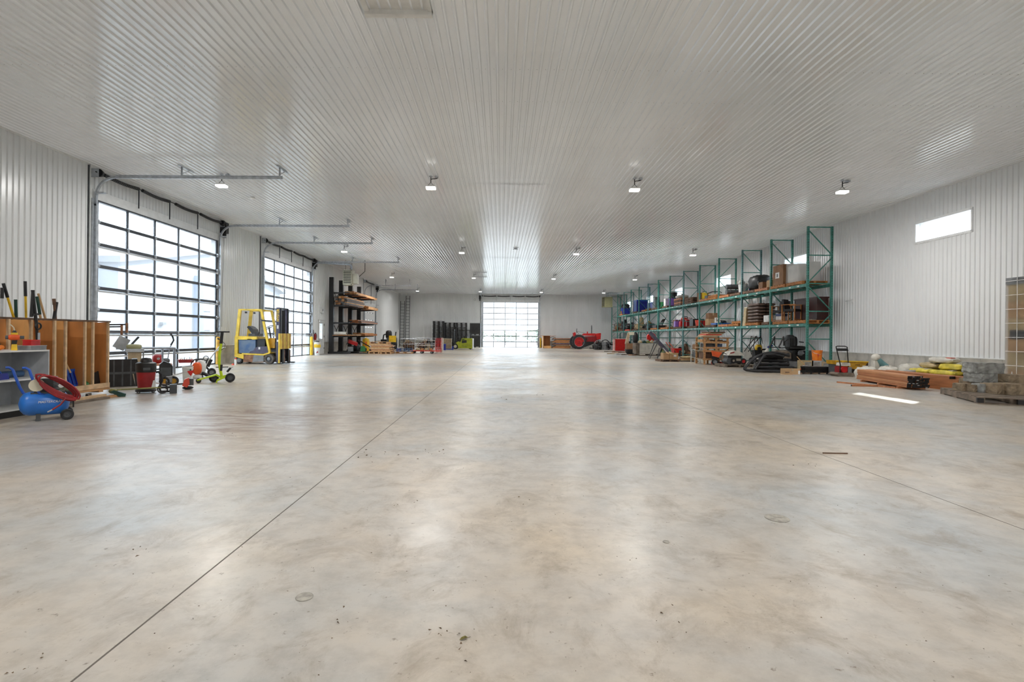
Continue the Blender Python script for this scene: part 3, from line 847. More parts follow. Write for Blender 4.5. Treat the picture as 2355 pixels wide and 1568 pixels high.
# dolly under the crate
d = thing('furniture_dolly', 'low wooden dolly on casters under the plywood tool crate', 'dolly', (xc, y0, 0))
for k in range(4): MB().b2((-dpt + k * 0.19, 0.02, 0.13), (-dpt + k * 0.19 + 0.09, w - 0.02, 0.165)).build('deck_board', 'pine', d)
for y in (0.25, w - 0.25): MB().b2((-dpt, y - 0.05, 0.10), (0.05, y + 0.05, 0.13)).build('cross_board', 'pine', d)
for x in (-dpt + 0.08, -0.03):
    for y in (0.25, w - 0.45):
        c = wheel(d, (x, y, 0.05), 0.05, 0.035, 'x', 'tyre', 'chrome', 'caster')
        MB().b2((-0.03, -0.035, 0.0), (0.03, 0.035, 0.05)).build('fork', 'chrome', c)
# loose boards in front of the crate
for k, (yy0, yy1, xx, zz, mm, lb) in enumerate([(8.75, 9.85, -7.42, 0.0, 'pine', 'pale pine board lying on the floor before the plywood crate'), (8.6, 9.55, -7.30, 0.0, 'palletg', 'grey weathered board lying on the floor before the plywood crate'), (8.7, 9.6, -7.36, 0.04, 'woodedge', 'short board lying across two boards before the plywood crate')]):
    o = MB().b2((-0.05, 0, 0), (0.05, yy1 - yy0, 0.04)).build('loose_board', mm, None, loc=(xx, yy0, zz), rot=(0, 0, R(3 * k - 3))); tag(o, lb, 'board', 'boards before the crate')

def hand_tool(name, label, px0, py0, px1, py1, X, grip, hm, head, glen=0.16, rr=0.017, Xtop=None):
    a = AX(px0, py0, X if Xtop is None else Xtop); b = AX(px1, py1, X)
    dvec = (b - a).normalized()
    zb2 = zb + 0.06 + (0.02 if head else 0.0)
    tt = (zb2 - a.z) / dvec.z
    e = a + dvec * tt
    e.y = min(max(e.y, y0 + 0.1), y1 - 0.1); e.x = min(max(e.x, xc - dpt + 0.08), xc - 0.08)
    o = thing(name, label, 'tool', e, 0, 'long handled tools in the crate')
    A = a - e
    up = A.normalized()
    MB().cyl((0, 0, 0.0), A, rr, n=8).build('handle', hm, o, 40)
    if grip: MB().cyl(A - up * glen, A + up * 0.01, rr * 1.3, n=8).build('grip', grip, o, 40)
    if head == 'shovel':
        MB().box((0, 0, 0.13), (0.02, 0.2, 0.26), top=(1, 1.0)).build('blade', 'darkgrey', o)
    elif head == 'rake':
        MB().bar((0, -0.12, 0.02), (0, 0.12, 0.02), 0.02).build('rake_head', 'darkgrey', o)
    return o
XT = -7.95
hand_tool('shovel', 'long shovel with a grey steel shaft and black grip in the crate', 5, 663, 4, 728, XT, 'black', 'ltgrey', None)
hand_tool('fibreglass_shovel', 'leaning shovel with a yellow shaft and black grip in the crate', 8, 653, 31, 728, XT, 'black', 'yellow', None, 0.22)
hand_tool('garden_fork', 'short fork with a green grip and wooden shaft in the crate', 36, 690, 37, 728, XT, 'dkgreen', 'handle', None, 0.3)
hand_tool('digging_shovel', 'upright shovel with a yellow shaft and long black grip in the crate', 58, 648, 60, 728, XT, 'black', 'yellow', None, 0.24)
hand_tool('hoe', 'leaning hoe with a teal grip on a wooden shaft in the crate', 85, 683, 93, 730, XT, 'dkgreen', 'handle', None, 0.3)
hand_tool('broom', 'leaning broom with a plain wooden handle in the crate', 88, 675, 104, 732, XT, None, 'handle', None)
hand_tool('pick', 'leaning tool with a dark worn grip in the crate', 124, 688, 128, 735, XT, 'oldwood', 'oldwood', None, 0.1, 0.02)
hand_tool('tamper', 'leaning tool with a black flared grip crossing another in the crate', 130, 696, 124, 735, XT, 'black', 'handle', None, 0.3, 0.02)
# post hole digger (two black handles)
a = AX(75, 668, -7.5); 
o = thing('post_hole_digger', 'black two-handled post hole digger leaning against the crate', 'tool', AX(90, 795, -7.46), 0)
e = o.location.copy()
e.z = 0.0; o.location = e
for px, py in ((75, 667), (74, 670)):
    pass
def rel(px, py, X): return AX(px, py, X) - e
for k, (p0, p1) in enumerate((((75, 667), (84, 748)), ((76, 667), (72, 729)))):
    MB().cyl(rel(*p0, -7.48), rel(*p1, -7.48 - 0.02 * k), 0.022, n=8).build('handle', 'black', o, 40)
MB().cyl(rel(84, 748, -7.48), rel(87, 800, -7.48), 0.02, n=8).build('shaft', 'blackmet', o)
MB().cyl(rel(87, 765, -7.48), rel(88, 880, -7.48), 0.028, n=8).build('lower_shaft', 'galv', o)
MB().bar(rel(74, 724, -7.48), rel(88, 722, -7.48), 0.03).build('link', 'black', o); MB().torus(rel(88, 750, -7.46), 0.05, 0.012, 'x').build('ring', 'black', o)
zz = rel(88, 882, -7.48); MB().box((zz.x, zz.y, 0.14), (0.03, 0.16, 0.28)).build('blades', 'darkgrey', o)
# blue snow shovel and others in the bins
S = Spot(163, 893)
o = thing('snow_shovel', 'bright blue ribbed plastic snow shovel standing in the crate', 'tool', (xc - 0.12, 9.19, zb + 0.03))
pp = [(0.06, 0.0), (0.02, 0.02), (-0.04, 0.10), (-0.06, 0.24), (-0.05, 0.36), (-0.03, 0.36), (-0.04, 0.24), (-0.02, 0.11), (0.04, 0.035), (0.08, 0.015)]
MB().prism(pp, -0.17, 0.17, 'y').build('scoop', 'blue', o)
for k in range(4): MB().box((0.0, -0.1 + k * 0.08, 0.2), (0.02, 0.012, 0.26), rot=(0, -0.3, 0)).build('rib', 'dkblue', o)
MB().cyl((0.05, -0.02, 0.3), (-0.2, -0.16, 1.0), 0.014, n=8).build('handle', 'handle', o)
o = thing('spade', 'black spade with a wooden shaft in the last bin of the crate', 'tool', (xc - 0.16, 9.84, zb + 0.03))
MB().box((0.02, -0.02, 0.14), (0.02, 0.18, 0.26), rot=(0.35, 0.2, 0), top=(1, 0.8)).build('blade', 'black', o); MB().cyl((0, -0.07, 0.24), (-0.22, -0.2, 0.75), 0.016, n=8).build('shaft', 'handle', o); MB().cyl((0.0, -0.06, 0.2), (-0.05, -0.09, 0.34), 0.022, n=8).build('socket', 'black', o)
o = thing('work_glove_bag', 'crumpled green and white bag lying in the crate', 'bag', (xc - 0.14, 9.5, zb + 0.03))
MB().ell((0, 0, 0.06), (0.12, 0.075, 0.06), pw=0.8, zmin=-0.06).jit(0.015, 4).build('bag_body', 'green', o, 60); MB().ell((0.02, -0.03, 0.12), (0.06, 0.04, 0.05)).jit(0.012, 8).build('bag_neck', 'white', o, 60)
# generator with camouflage cover between compressor and crate
S = Spot(135, 905)
o = thing('small_generator', 'small dark engine with a patterned cover behind the blue compressor', 'engine', (-7.15, 8.42, 0.0), R(40), )
o.scale = (0.8,) * 3
MB().box((0, 0, 0.2), (0.32, 0.3, 0.24)).build('engine_block', 'darkgrey', o)
MB().cyl((0, -0.15, 0.24), (0, -0.2, 0.24), 0.11, n=16).build('recoil_cover', 'black', o)
mat('camo', srgb(120, 124, 96), 0.6, 0, 0.4, 26, col2=srgb(40, 46, 38)); MB().ell((0, 0, 0.36), (0.17, 0.14, 0.08), pw=0.8).build('tank_cover', 'camo', o, 50)
for x in (-0.15, 0.15): MB().tube([(x, -0.15, 0.016), (x, -0.15, 0.4), (x, 0.15, 0.4), (x, 0.15, 0.016), (x, -0.15, 0.016)], 0.014, 6).build('frame_hoop', 'black', o)

# ---- black utility cart bed
S = Spot(283, 889)
t = S.thing('dump_cart_bed', 'black ribbed plastic cart bed tipped on its side beside the plywood crate', 'cart bed')
xa, xb = S.x(247), S.x(312)
zt1 = S.z(826)
MB().prism([(xa, 0.0), (xb, 0.0), (xb - 0.06, zt1 * 0.47), (xa, zt1 * 0.47)], 0.0, 0.04).build('lower_wall', 'black', t)
MB().prism([(xa, zt1 * 0.53), (xb - 0.01, zt1 * 0.53), (xb - 0.07, zt1), (xa, zt1)], 0.0, 0.04).build('upper_wall', 'black', t)
MB().b2((xa, -0.02, zt1 * 0.46), (xb, 0.03, zt1 * 0.54)).build('edge_rim', 'darkgrey', t)
for k in range(3):
    x = xa + (xb - xa) * (0.2 + 0.3 * k)
    for z0, z1 in ((0.02, zt1 * 0.46), (zt1 * 0.54, zt1 - 0.02)): MB().b2((x, -0.015, z0), (x + 0.03, 0.0, z1)).build('rib', 'darkgrey', t)
MB().prism([(xb, 0), (xb + 0.1, 0.0), (xb + 0.03, zt1), (xb - 0.07, zt1)], 0.0, 0.45).build('end_wall', 'black', t)

# ---- steel pipe frame
S = Spot(340, 862)
t = S.thing('pipe_frame', 'grey steel pipe frame rack standing before the first glass door', 'frame')
zt = S.z(801)
mat('pipe', (0.30, 0.32, 0.35), 0.4, 0.6, 0.15)
MB().cyl((S.x(268), 0, zt), (S.x(405), 0, zt), 0.028, n=10).build('top_rail', 'pipe', t, 40)
MB().cyl((S.x(268), 0.6, zt), (S.x(405), 0.6, zt), 0.028, n=10).build('top_rail', 'pipe', t, 40)
for px in (303, 374, 403):
    MB().cyl((S.x(px), 0, 0), (S.x(px), 0, zt), 0.026, n=10).build('leg', 'pipe', t, 40); MB().cyl((S.x(px), 0.6, 0), (S.x(px), 0.6, zt), 0.026, n=10).build('leg', 'pipe', t, 40)
for px in (303, 403): MB().cyl((S.x(px), 0, 0.25), (S.x(px), 0.6, 0.25), 0.02, n=8).build('cross_rail', 'pipe', t, 40); MB().cyl((S.x(px), 0, zt), (S.x(px), 0.6, zt), 0.02, n=8).build('cross_rail', 'pipe', t, 40)
MB().box((S.x(350), 0.3, 0.28), (S.x(400) - S.x(305), 0.62, 0.04)).build('deck', 'pinered', t)

# ---- tile saw on a tan stand with a grey plate
S = Spot(282, 882)
S.p.x -= 0.45; S.p.y += 1.0
t = thing('tile_saw', 'grey table saw on a tan stand behind the black cart bed', 'saw', S.p, S.rz)
MB().b2((-0.14, -0.1, 0.0), (0.14, 0.18, 0.42)).build('stand', 'tan', t)
MB().b2((-0.13, -0.13, 0.42), (0.16, 0.2, 0.72)).build('cabinet', 'tan', t)
MB().box((0.02, 0, 0.77), (0.40, 0.36, 0.08), top=(0.9, 0.9)).build('table_top', 'ltgrey', t)
MB().ell((0.0, -0.02, 0.86), (0.17, 0.12, 0.07), pw=0.6).build('motor_cover', 'heaterol', t, 40)
MB().bar((-0.14, 0, 0.8), (0.1, 0.0, 1.12), 0.035, 0.05).build('tilt_arm', 'darkgrey', t)
MB().box((-0.26, 0.1, 0.95), (0.26, 0.02, 0.32), rot=(0, 0.5, 0)).build('splash_plate', 'ltgrey', t)
MB().bar((0.2, -0.06, 0.42), (0.2, -0.06, 0.79), 0.03).build('side_bracket', 'midgrey', t)
# bar clamps on the crate end
for k, (px0, px1, py) in enumerate(((254, 292, 747), (254, 280, 752))):
    a = AD(px0, py, 9.984); b = AD(px1, py - 1, 9.984)
    o = thing('bar_clamp', ['long black bar clamp with orange jaws reaching from the crate top', 'short black bar clamp with orange jaws reaching from the crate top'][k], 'clamp', a, 0, 'bar clamps on the crate')
    d_ = b - a
    MB().bar((-0.2, 0, 0), d_, 0.012, 0.025).build('bar', 'black', o)
    MB().bar(d_ + Vector((0, 0, 0.03)), d_ + Vector((0.0, 0, -0.16)), 0.03, 0.03).build('jaw', 'rust', o)

# ---- black box cabinets, red engine and clutter on the pipe frame
S = Spot(381, 872)
t = S.thing('engine_box', 'black angular plastic engine housing beside the pipe frame', 'engine housing')
zt = S.z(830)
MB().prism([(S.x(366), 0.0), (S.x(397), 0.0), (S.x(397), zt * 0.72), (S.x(390), zt * 0.88), (S.x(376), zt), (S.x(366), zt * 0.8)], -0.1, 0.25).build('housing', 'black', t)
MB().b2((S.x(369), -0.11, zt * 0.2), (S.x(394), -0.1, zt * 0.65)).build('grille', 'darkgrey', t)
S2 = Spot(326, 860)
t = thing('red_engine', 'small red engine with a chrome cap sitting on the pipe frame deck', 'engine', S2.p + Vector((0.25, 0.32, 0.30)), S2.rz)
MB().ell((0, 0, 0.14), (0.14, 0.12, 0.14), pw=0.7).build('engine_cover', 'vacred', t, 50); MB().cyl((0.02, -0.11, 0.15), (0.02, -0.16, 0.15), 0.04, n=12).build('chrome_cap', 'chrome', t); MB().ell((0.2, 0.0, 0.08), (0.12, 0.1, 0.08), pw=0.8).build('air_filter', 'darkgrey', t, 50)
t = thing('tool_tray', 'red mesh tray of tangled parts on the pipe frame deck', 'tray', S2.p + Vector((0.85, 0.75, 0.30)), S2.rz)
MB().box((0, 0, 0.06), (0.38, 0.3, 0.1), top=(1.15, 1.15)).build('tray', 'vacred', t)
for k in range(7): MB().bar((-0.15 + 0.05 * k, -0.12, 0.12), (-0.12 + 0.045 * k, 0.12, 0.15 + 0.01 * (k % 3)), 0.02).build('part', ['tan', 'cream', 'darkgrey'][k % 3], t)
# elliptical bar handle (bent black bar)
S = Spot(330, 862)
t = thing('exercise_handle', 'bent black foam grip handle rising behind the pipe frame', 'handle', S.p + Vector((0.1, 0.9, 0)), S.rz)
k_ = 1.06
MB().tube([(-0.04, 0, 0), (0.03, 0, 0.55), (0.08, 0, 0.8), (0.16, 0, 1.0), (0.13, 0, 1.12), (0.08, 0, 1.2)], 0.014, 8).build('stem', 'midgrey', t, 60)
MB().tube([(0.09, 0, 0.85), (0.165, 0, 1.0), (0.135, 0, 1.12), (0.08, 0, 1.21)], 0.024, 8).build('foam_grip', 'black', t, 60)

# ---- shop vacuum
S = Spot(336, 903)
t = S.thing('shop_vacuum', 'red drum shop vacuum with a black lid and hose', 'vacuum')
w = S.x(359) - S.x(312); c = (S.x(312) + S.x(359)) / 2
zr = S.z(853); zl = S.z(835)
MB().lathe([(w * 0.36, 0.07), (w * 0.40, 0.075), (w * 0.49, zr), (w * 0.46, zr)], (c, 0, 0), 24).build('drum', 'vacred', t, 40)
MB().lathe([(w * 0.5, zr - 0.02), (w * 0.52, zr + 0.03), (w * 0.52, zl), (w * 0.42, zl + 0.02), (w * 0.30, zl + 0.03), (w * 0.28, S.z(826)), (w * 0.2, S.z(823)), (0.001, S.z(822))], (c, 0, 0), 24).build('lid', 'black', t, 40)
MB().box((c + 0.01, -w * 0.47, zr + 0.05), (0.12, 0.05, 0.05)).build('latch', 'darkgrey', t)
MB().lathe([(w * 0.52, 0.03), (w * 0.54, 0.06), (w * 0.45, 0.09), (0.001, 0.09)], (c, 0, 0), 20).build('caster_base', 'black', t, 40)
for a in range(4):
    aa = R(45 + 90 * a); wheel(t, (c + w * 0.5 * math.cos(aa), w * 0.5 * math.sin(aa), 0.03), 0.03, 0.02, 'y', name='caster')
MB().tube([(c + w * 0.5, -0.02, zr - 0.03), (c + w * 0.62, -0.03, zr - 0.02), (c + w * 0.75, -0.03, zr - 0.08), (c + w * 0.8, -0.04, 0.25), (c + w * 0.66, -0.05, 0.10), (c + w * 0.72, -0.2, 0.03), (c + w * 1.2, -0.22, 0.03), (S.x(406), -0.2, 0.025)], 0.024, 8, radii=[0.024] * 6 + [0.018, 0.014]).build('hose', 'rubber', t, 60)
MB().prism([(S.x(348), 0.12), (S.x(358), 0.12), (S.x(358), 0.26), (S.x(352), 0.26)], -w * 0.47, -w * 0.455).build('warning_label', 'white', t)
for k in range(2): pass

# ---- string trimmers lying on the floor
S = Spot(285, 911)
t = S.thing('string_trimmer', 'olive string trimmer lying on the floor before the shop vacuum', 'string trimmer')
mat('olive', srgb(132, 128, 70), 0.5, 0, 0.15)
MB().prism([(S.x(252), 0.10), (S.x(262), 0.13), (S.x(290), 0.045), (S.x(288), 0.0), (S.x(276), 0.0)], -0.07, 0.07).build('guard', 'dkgreen', t)
MB().ell((S.x(260), -0.01, 0.11), (0.07, 0.06, 0.05)).build('gear_head', 'olive', t, 50)
MB().cyl((S.x(262), 0, 0.13), (S.x(375), 0.10, 0.13), 0.014, n=8).build('shaft', 'olive', t, 40)
MB().torus((S.x(378), 0.1, 0.10), 0.085, 0.012, 'y').build('loop_handle', 'black', t)
MB().cyl((S.x(374), 0.1, 0.13), (S.x(400), 0.14, 0.13), 0.022, n=8).build('grip', 'black', t)
MB().box((S.x(405), 0.15, 0.09), (0.12, 0.14, 0.18)).build('power_head', 'darkgrey', t)
S = Spot(434, 895)
t = S.thing('orange_trimmer', 'orange power head trimmer lying on the floor beside the backpack blower', 'string trimmer')
MB().prism([(S.x(419), S.z(886)), (S.x(424), S.z(872)), (S.x(435), S.z(868)), (S.x(436), S.z(882)), (S.x(430), S.z(890))], -0.08, 0.08).build('engine_shroud', 'coral', t)
MB().box((S.x(439), 0, S.z(878)), (0.10, 0.15, 0.14)).build('starter_housing', 'darkgrey', t)
MB().ell((S.x(432), 0, 0.035), (0.11, 0.08, 0.035), zmin=-0.035).build('fuel_tank', 'black', t, 50)
MB().cyl((S.x(420), 0, S.z(882)), (S.x(385), 0.12, S.z(884)), 0.018, n=8).build('grip', 'darkgrey', t)
MB().cyl((S.x(388), 0.12, S.z(884)), (S.x(345), 0.3, S.z(878)), 0.012, n=8).build('shaft', 'chrome', t)
MB().torus((S.x(383), 0.12, S.z(884)), 0.09, 0.011, 'x').build('loop_handle', 'black', t)
# edger with yellow wheels
S = Spot(391, 890)
t = S.thing('wheel_edger', 'lawn edger with two yellow wheels lying behind the orange trimmer', 'edger')
for px, yy in ((378, 0.3), (399, 0.35)):
    wheel(t, (S.x(px), yy, 0.11), 0.11, 0.05, 'y', 'tyre', 'ochre')
MB().box((S.x(389), 0.33, 0.15), (0.12, 0.1, 0.14)).build('edger_motor', 'midgrey', t); MB().cyl((S.x(385), 0.33, 0.2), (S.x(432), 0.4, 0.32), 0.012, n=8).build('handle_tube', 'chrome', t)

# ---- white bucket with red triangle emblem
S = Spot(419, 880)
t = S.thing('white_bucket', 'white plastic pail with a red triangle emblem beside the backpack blower', 'bucket')
w = S.x(432) - S.x(405)
S.p = S.p; t.location = S.p + Vector((-0.08, 0.35, 0))
zb2 = 0.36
MB().lathe([(w * 0.42, 0.0), (w * 0.49, zb2), (w * 0.52, zb2), (w * 0.52, zb2 + 0.02), (w * 0.47, zb2 + 0.02), (w * 0.41, 0.02), (0.001, 0.02)], n=24).build('pail', 'white', t, 40)
MB().torus((0, 0, zb2 - 0.04), w * 0.5, 0.008, 'z').build('rim_band', 'white', t)
MB().prism([(-0.02, 0.27), (0.14, 0.29), (0.07, 0.14)], -w * 0.50, -w * 0.475).build('emblem', 'brightred', t)
MB().prism([(0.06, 0.33), (0.085, 0.295), (0.06, 0.28), (0.035, 0.295)], -w * 0.505, -w * 0.475).build('leaf_mark', 'dkgreen', t)

# ---- backpack blower
S = Spot(445, 872)
t = S.thing('backpack_blower', 'orange and white backpack blower standing beside the lime scooter', 'leaf blower')
t.location = S.p + Vector((0, 0.25, 0))
MB().b2((S.x(430), -0.02, 0), (S.x(458), 0.25, 0.03)).build('base_frame', 'black', t)
MB().ell((S.x(440), 0, S.z(848)), (0.12, 0.1, 0.17), pw=0.8).build('engine_cover', 'stihl', t, 50)
MB().ell((S.x(449), 0.06, S.z(846)), (0.13, 0.09, 0.2), pw=0.8).build('fan_housing', 'white', t, 50)
MB().ell((S.x(441), 0.02, S.z(868) ), (0.12, 0.1, 0.07), pw=0.8).build('fuel_tank', 'white', t, 50)
MB().b2((S.x(436), 0.12, 0.03), (S.x(455), 0.18, S.z(826))).build('back_pad', 'darkgrey', t)
MB().tube([(S.x(452), 0, S.z(860)), (S.x(460), -0.02, S.z(862)), (S.x(466), -0.05, S.z(866)), (S.x(470), -0.1, 0.07)], 0.045, 10).build('blower_elbow', 'black', t, 50)
MB().tube([(S.x(426), 0.1, S.z(840)), (S.x(428), 0.05, S.z(832)), (S.x(434), 0.0, S.z(828)), (S.x(450), 0.0, S.z(826))], 0.016, 6).build('strap', 'black', t, 50)

# ---- silver handled tiller
S = Spot(466, 868)
t = S.thing('garden_tiller', 'garden tiller with silver bent handlebars standing before the first glass door', 'tiller')
t.location = S.p + Vector((-0.05, 0.45, 0))
MB().tube([S.q(452, 850), S.q(462, 830), S.q(478, 810), S.q(490, 795), S.q(495, 788), S.q(491, 783)], 0.016, 8).build('handlebar', 'alum', t, 60)
MB().tube([S.q(462, 838, 0.4), S.q(476, 812, 0.4), S.q(496, 802, 0.4), S.q(504, 800, 0.4)], 0.014, 8).build('handlebar', 'alum', t, 60)
MB().tube([S.q(488, 781), S.q(483, 778)], 0.02, 8).build('grip', 'black', t)
MB().box(S.q(462, 836, 0.1), (0.14, 0.2, 0.22), rot=(0, 0.4, 0)).build('engine', 'black', t)
MB().ell(S.q(452, 828, 0.1), (0.1, 0.1, 0.07)).build('fuel_tank', 'white', t, 50)
MB().bar(S.q(456, 845, 0.1), S.q(470, 862, 0.1), 0.05).build('gear_leg', 'darkgrey', t)
for yy in (-0.02, 0.25): wheel(t, (S.x(470), yy, 0.11), 0.11, 0.06)
MB().torus(S.q(456, 825, 0), 0.06, 0.01, 'y').build('guard_ring', 'darkgrey', t)

# ---- lime scooter
S = Spot(522, 879)
t = S.thing('kick_scooter', 'lime green kick scooter with a black t handlebar and three wheels', 'scooter')
zt = S.z(763)
MB().tube([S.q(510, 866), S.q(507, 852), S.q(504, 835), S.q(504, 815), S.q(507, 795), S.q(510, 764)], 0.034, 10).build('steering_tube', 'lime', t, 60)
MB().tube([S.q(507.5, 790), S.q(510, 764)], 0.037, 10).build('tube_sleeve', 'black', t, 60)
MB().tube([S.q(508, 852, -0.02), S.q(509, 838, -0.02)], 0.03, 8).build('brake_pad', 'black', t)
MB().cyl(S.q(494, 763), S.q(527, 763), 0.02, n=10).build('handlebar', 'black', t, 40)
MB().tube([S.q(512, 786, -0.01), S.q(517, 792, -0.05), S.q(515, 800, -0.05), S.q(506, 806, -0.02)], 0.006, 6).build('brake_cable', 'black', t, 60)
MB().bar(S.q(455, 872, 0.02), S.q(497, 861, 0.02), 0.16, 0.035).build('deck', 'lime', t)
MB().bar(S.q(497, 861, 0.02), S.q(510, 868, 0), 0.06, 0.04).bar(S.q(510, 866, 0), S.q(520, 864, 0), 0.05, 0.05).build('front_arm', 'lime', t)
MB().bar(S.q(518, 866, 0), S.q(500, 873, -0.1), 0.04, 0.04).bar(S.q(500, 873, -0.1), S.q(497, 881, -0.1), 0.03, 0.03).build('kick_stand', 'lime', t)
MB().cyl(S.q(496, 844, 0.05), S.q(525, 844, 0.05), 0.012, n=8).build('foot_peg_bar', 'black', t)
MB().bar(S.q(522, 855), S.q(530, 846), 0.03, 0.05).bar(S.q(530, 846), S.q(536, 844), 0.01).build('brake_lever', 'black', t)
wr = S.z(856) / 2 
wheel(t, (S.x(529), 0, 0.115), 0.115, 0.06, 'y', 'tyre', 'darkgrey')
wheel(t, (S.x(492), 0.14, 0.112), 0.112, 0.06, 'y', 'tyre', 'darkgrey')
wheel(t, (S.x(458), 0.02, 0.06), 0.06, 0.05, 'y', 'tyre', 'darkgrey')

# ---- bollards
def bollard(px, py, label, X=None, r=0.085, h=1.06):
    p = F(px, py)
    o = thing('bollard', label, 'bollard', p)
    MB().lathe([(r, 0.0), (r, h), (r * 0.8, h + 0.03), (0.001, h + 0.045)], n=18).build('post', 'ochre' if px < 600 else 'yellow', o, 40)
    MB().lathe([(r + 0.015, 0.0), (r + 0.015, 0.012), (r, 0.015)], n=18).build('base_collar', 'darkgrey', o)
bollard(501.5, 838, 'yellow steel bollard between the first glass door and the concrete curb')
bollard(716, 816.5, 'yellow steel bollard beside the white waste bin')
bollard(1243, 799.5, 'yellow steel bollard beside the far glass door and panel stack')
# spray can
S = Spot(542, 839)
o = S.thing('marking_paint_can', 'white spray paint can with an orange cap on the floor by the forklift', 'spray can')
MB().cyl((0, 0, 0), (0, 0, 0.22), 0.045, n=14).build('can', 'white', o, 40); MB().cyl((0, 0, 0.22), (0, 0, 0.27), 0.035, n=14).build('cap', 'coral', o, 40)
S = Spot(536, 839)
o = S.thing('paint_cap', 'loose orange paint can cap on the floor beside the spray can', 'cap')
MB().lathe([(0.05, 0), (0.045, 0.05), (0.001, 0.05)], n=12).build('cap_body', 'coral', o, 40); MB().torus((0, 0, 0.006), 0.05, 0.006, 'z', 12, 6).build('cap_rim', 'coral', o)

# ================================================================== FORKLIFT AND LEFT WALL
S = Spot(580, 837, flat=True)
t = S.thing('forklift', 'yellow electric forklift with a dark mast parked before the second glass door', 'forklift')
WD = 1.05
def xz(*pp): return [(S.x(a), S.z(b)) for a, b in pp]
MB().prism(xz((557, 814), (606, 814), (606, 832.5), (559, 832.5)), 0.02, WD - 0.02).build('chassis', 'rust', t)
MB().prism(xz((583, 816), (606, 817), (606, 831), (580, 832)), 0.005, 0.02).build('step_plate', 'midgrey', t)
MB().prism(xz((539, 773), (546, 773), (546, 813), (560, 815), (560, 826), (539, 820)), 0.0, WD).build('counterweight', 'hyellow', t)
MB().prism(xz((546.2, 773.2), (590, 774), (590, 780), (580, 781), (578, 779.5), (569, 779.5), (567, 781), (546.2, 781)), 0.004, WD - 0.004).build('hood', 'hyellow', t)
MB().prism(xz((547, 781.5), (586, 781.5), (586, 812), (548, 812)), 0.04, WD - 0.04).build('battery', 'batt', t)
MB().prism(xz((586, 800), (592, 797), (614, 796), (616, 812), (571, 814), (575, 808), (582, 806)), 0.0, WD).build('front_body', 'forkpurple', t)
MB().prism(xz((556, 812), (606, 813.5), (620, 809), (621, 812), (607, 817), (556, 815)), -0.01, WD + 0.01).build('sill_stripe', 'hyellow', t)
MB().b2((S.x(588), 0.1, S.z(797)), (S.x(606), WD - 0.1, S.z(779))).build('dash_console', 'black', t)
MB().b2((S.x(594), -0.003, S.z(803)), (S.x(598), 0.0, S.z(798))).build('data_plate', 'white', t)
for y in (0.02, WD - 0.09):
    MB().bar((S.x(543), y + 0.035, S.z(775)), (S.x(549.5), y + 0.035, S.z(711)), 0.08, 0.11, up=(1, 0, 0)).build('rear_guard_post', 'hyellow', t)
    MB().bar((S.x(598), y + 0.035, S.z(711)), (S.x(619), y + 0.035, S.z(811)), 0.08, 0.085, up=(1, 0, 0)).build('front_guard_post', 'hyellow', t)
    MB().bar((S.x(547), y + 0.035, S.z(712)), (S.x(600), y + 0.035, S.z(712)), 0.07, 0.06).build('guard_rail', 'hyellow', t)
for px in (549, 565, 582, 598): MB().bar((S.x(px), 0.02, S.z(711.5)), (S.x(px), WD - 0.02, S.z(711.5)), 0.05, 0.03).build('guard_cross_bar', 'hyellow', t)
MB().box((S.x(559), 0.2, S.z(718)), (0.06, 0.08, 0.07)).build('warning_lamp', 'black', t); MB().box((S.x(565), 0.7, S.z(718)), (0.06, 0.08, 0.07)).build('warning_lamp', 'black', t)
# seat
MB().prism(xz((558, 752), (561, 749), (566, 751), (573, 757), (576, 768), (572, 770), (566, 762), (562, 757)), 0.32, 0.74).build('seat_back', 'black', t)
MB().b2((S.x(562), 0.3, S.z(773)), (S.x(584), 0.76, S.z(767))).build('seat_cushion', 'darkgrey', t)
MB().prism(xz((578, 766), (582, 763), (587, 764), (586, 771), (580, 772)), 0.24, 0.32).build('arm_rest', 'black', t)
sw = MB(); cw = Vector((S.x(605), 0.5, S.z(752))); ax = Vector((-0.5, 0, 0.86)).normalized(); e1 = Vector((0, 1, 0)); e2 = ax.cross(e1)
sw.tube([cw + (e1 * math.cos(a) + e2 * math.sin(a)) * 0.17 for a in [2 * math.pi * i / 20 for i in range(20)]], 0.014, 6, closed=True).cyl(cw - e1 * 0.17, cw + e1 * 0.17, 0.01, n=6)
sw.build('steering_wheel', 'black', t, 60)
MB().cyl(cw, (S.x(612), 0.5, S.z(790)), 0.03, n=8).build('steering_column', 'black', t)
MB().tube([(S.x(599), -0.02, S.z(735)), (S.x(603), -0.1, S.z(735)), (S.x(606), -0.12, S.z(736))], 0.014, 6).box((S.x(608), -0.12, S.z(737)), (0.16, 0.04, 0.05)).build('mirror', 'black', t)
MB().b2((S.x(614), 0.15, S.z(800)), (S.x(628), WD - 0.15, S.z(777))).build('cowl', 'ochre', t)
# wheels
for y in (0.09, WD - 0.09):
    w_ = wheel(t, (S.x(618), y, 0.215), 0.215, 0.2, 'y', 'dusttyre', 'darkgrey', 'drive_wheel', 24)
    MB().lathe([(0.001, -0.108), (0.05, -0.108), (0.07, -0.1), (0.07, -0.06)], n=14, axis='y').build('wheel_centre', 'midgrey', w_, 40)
    wheel(t, (S.x(548), y, 0.155), 0.155, 0.14, 'y', 'tyre', 'midgrey', 'steer_wheel')
MB().cyl((S.x(618), 0.1, 0.215), (S.x(618), WD - 0.1, 0.215), 0.06, n=10).build('axle', 'black', t)
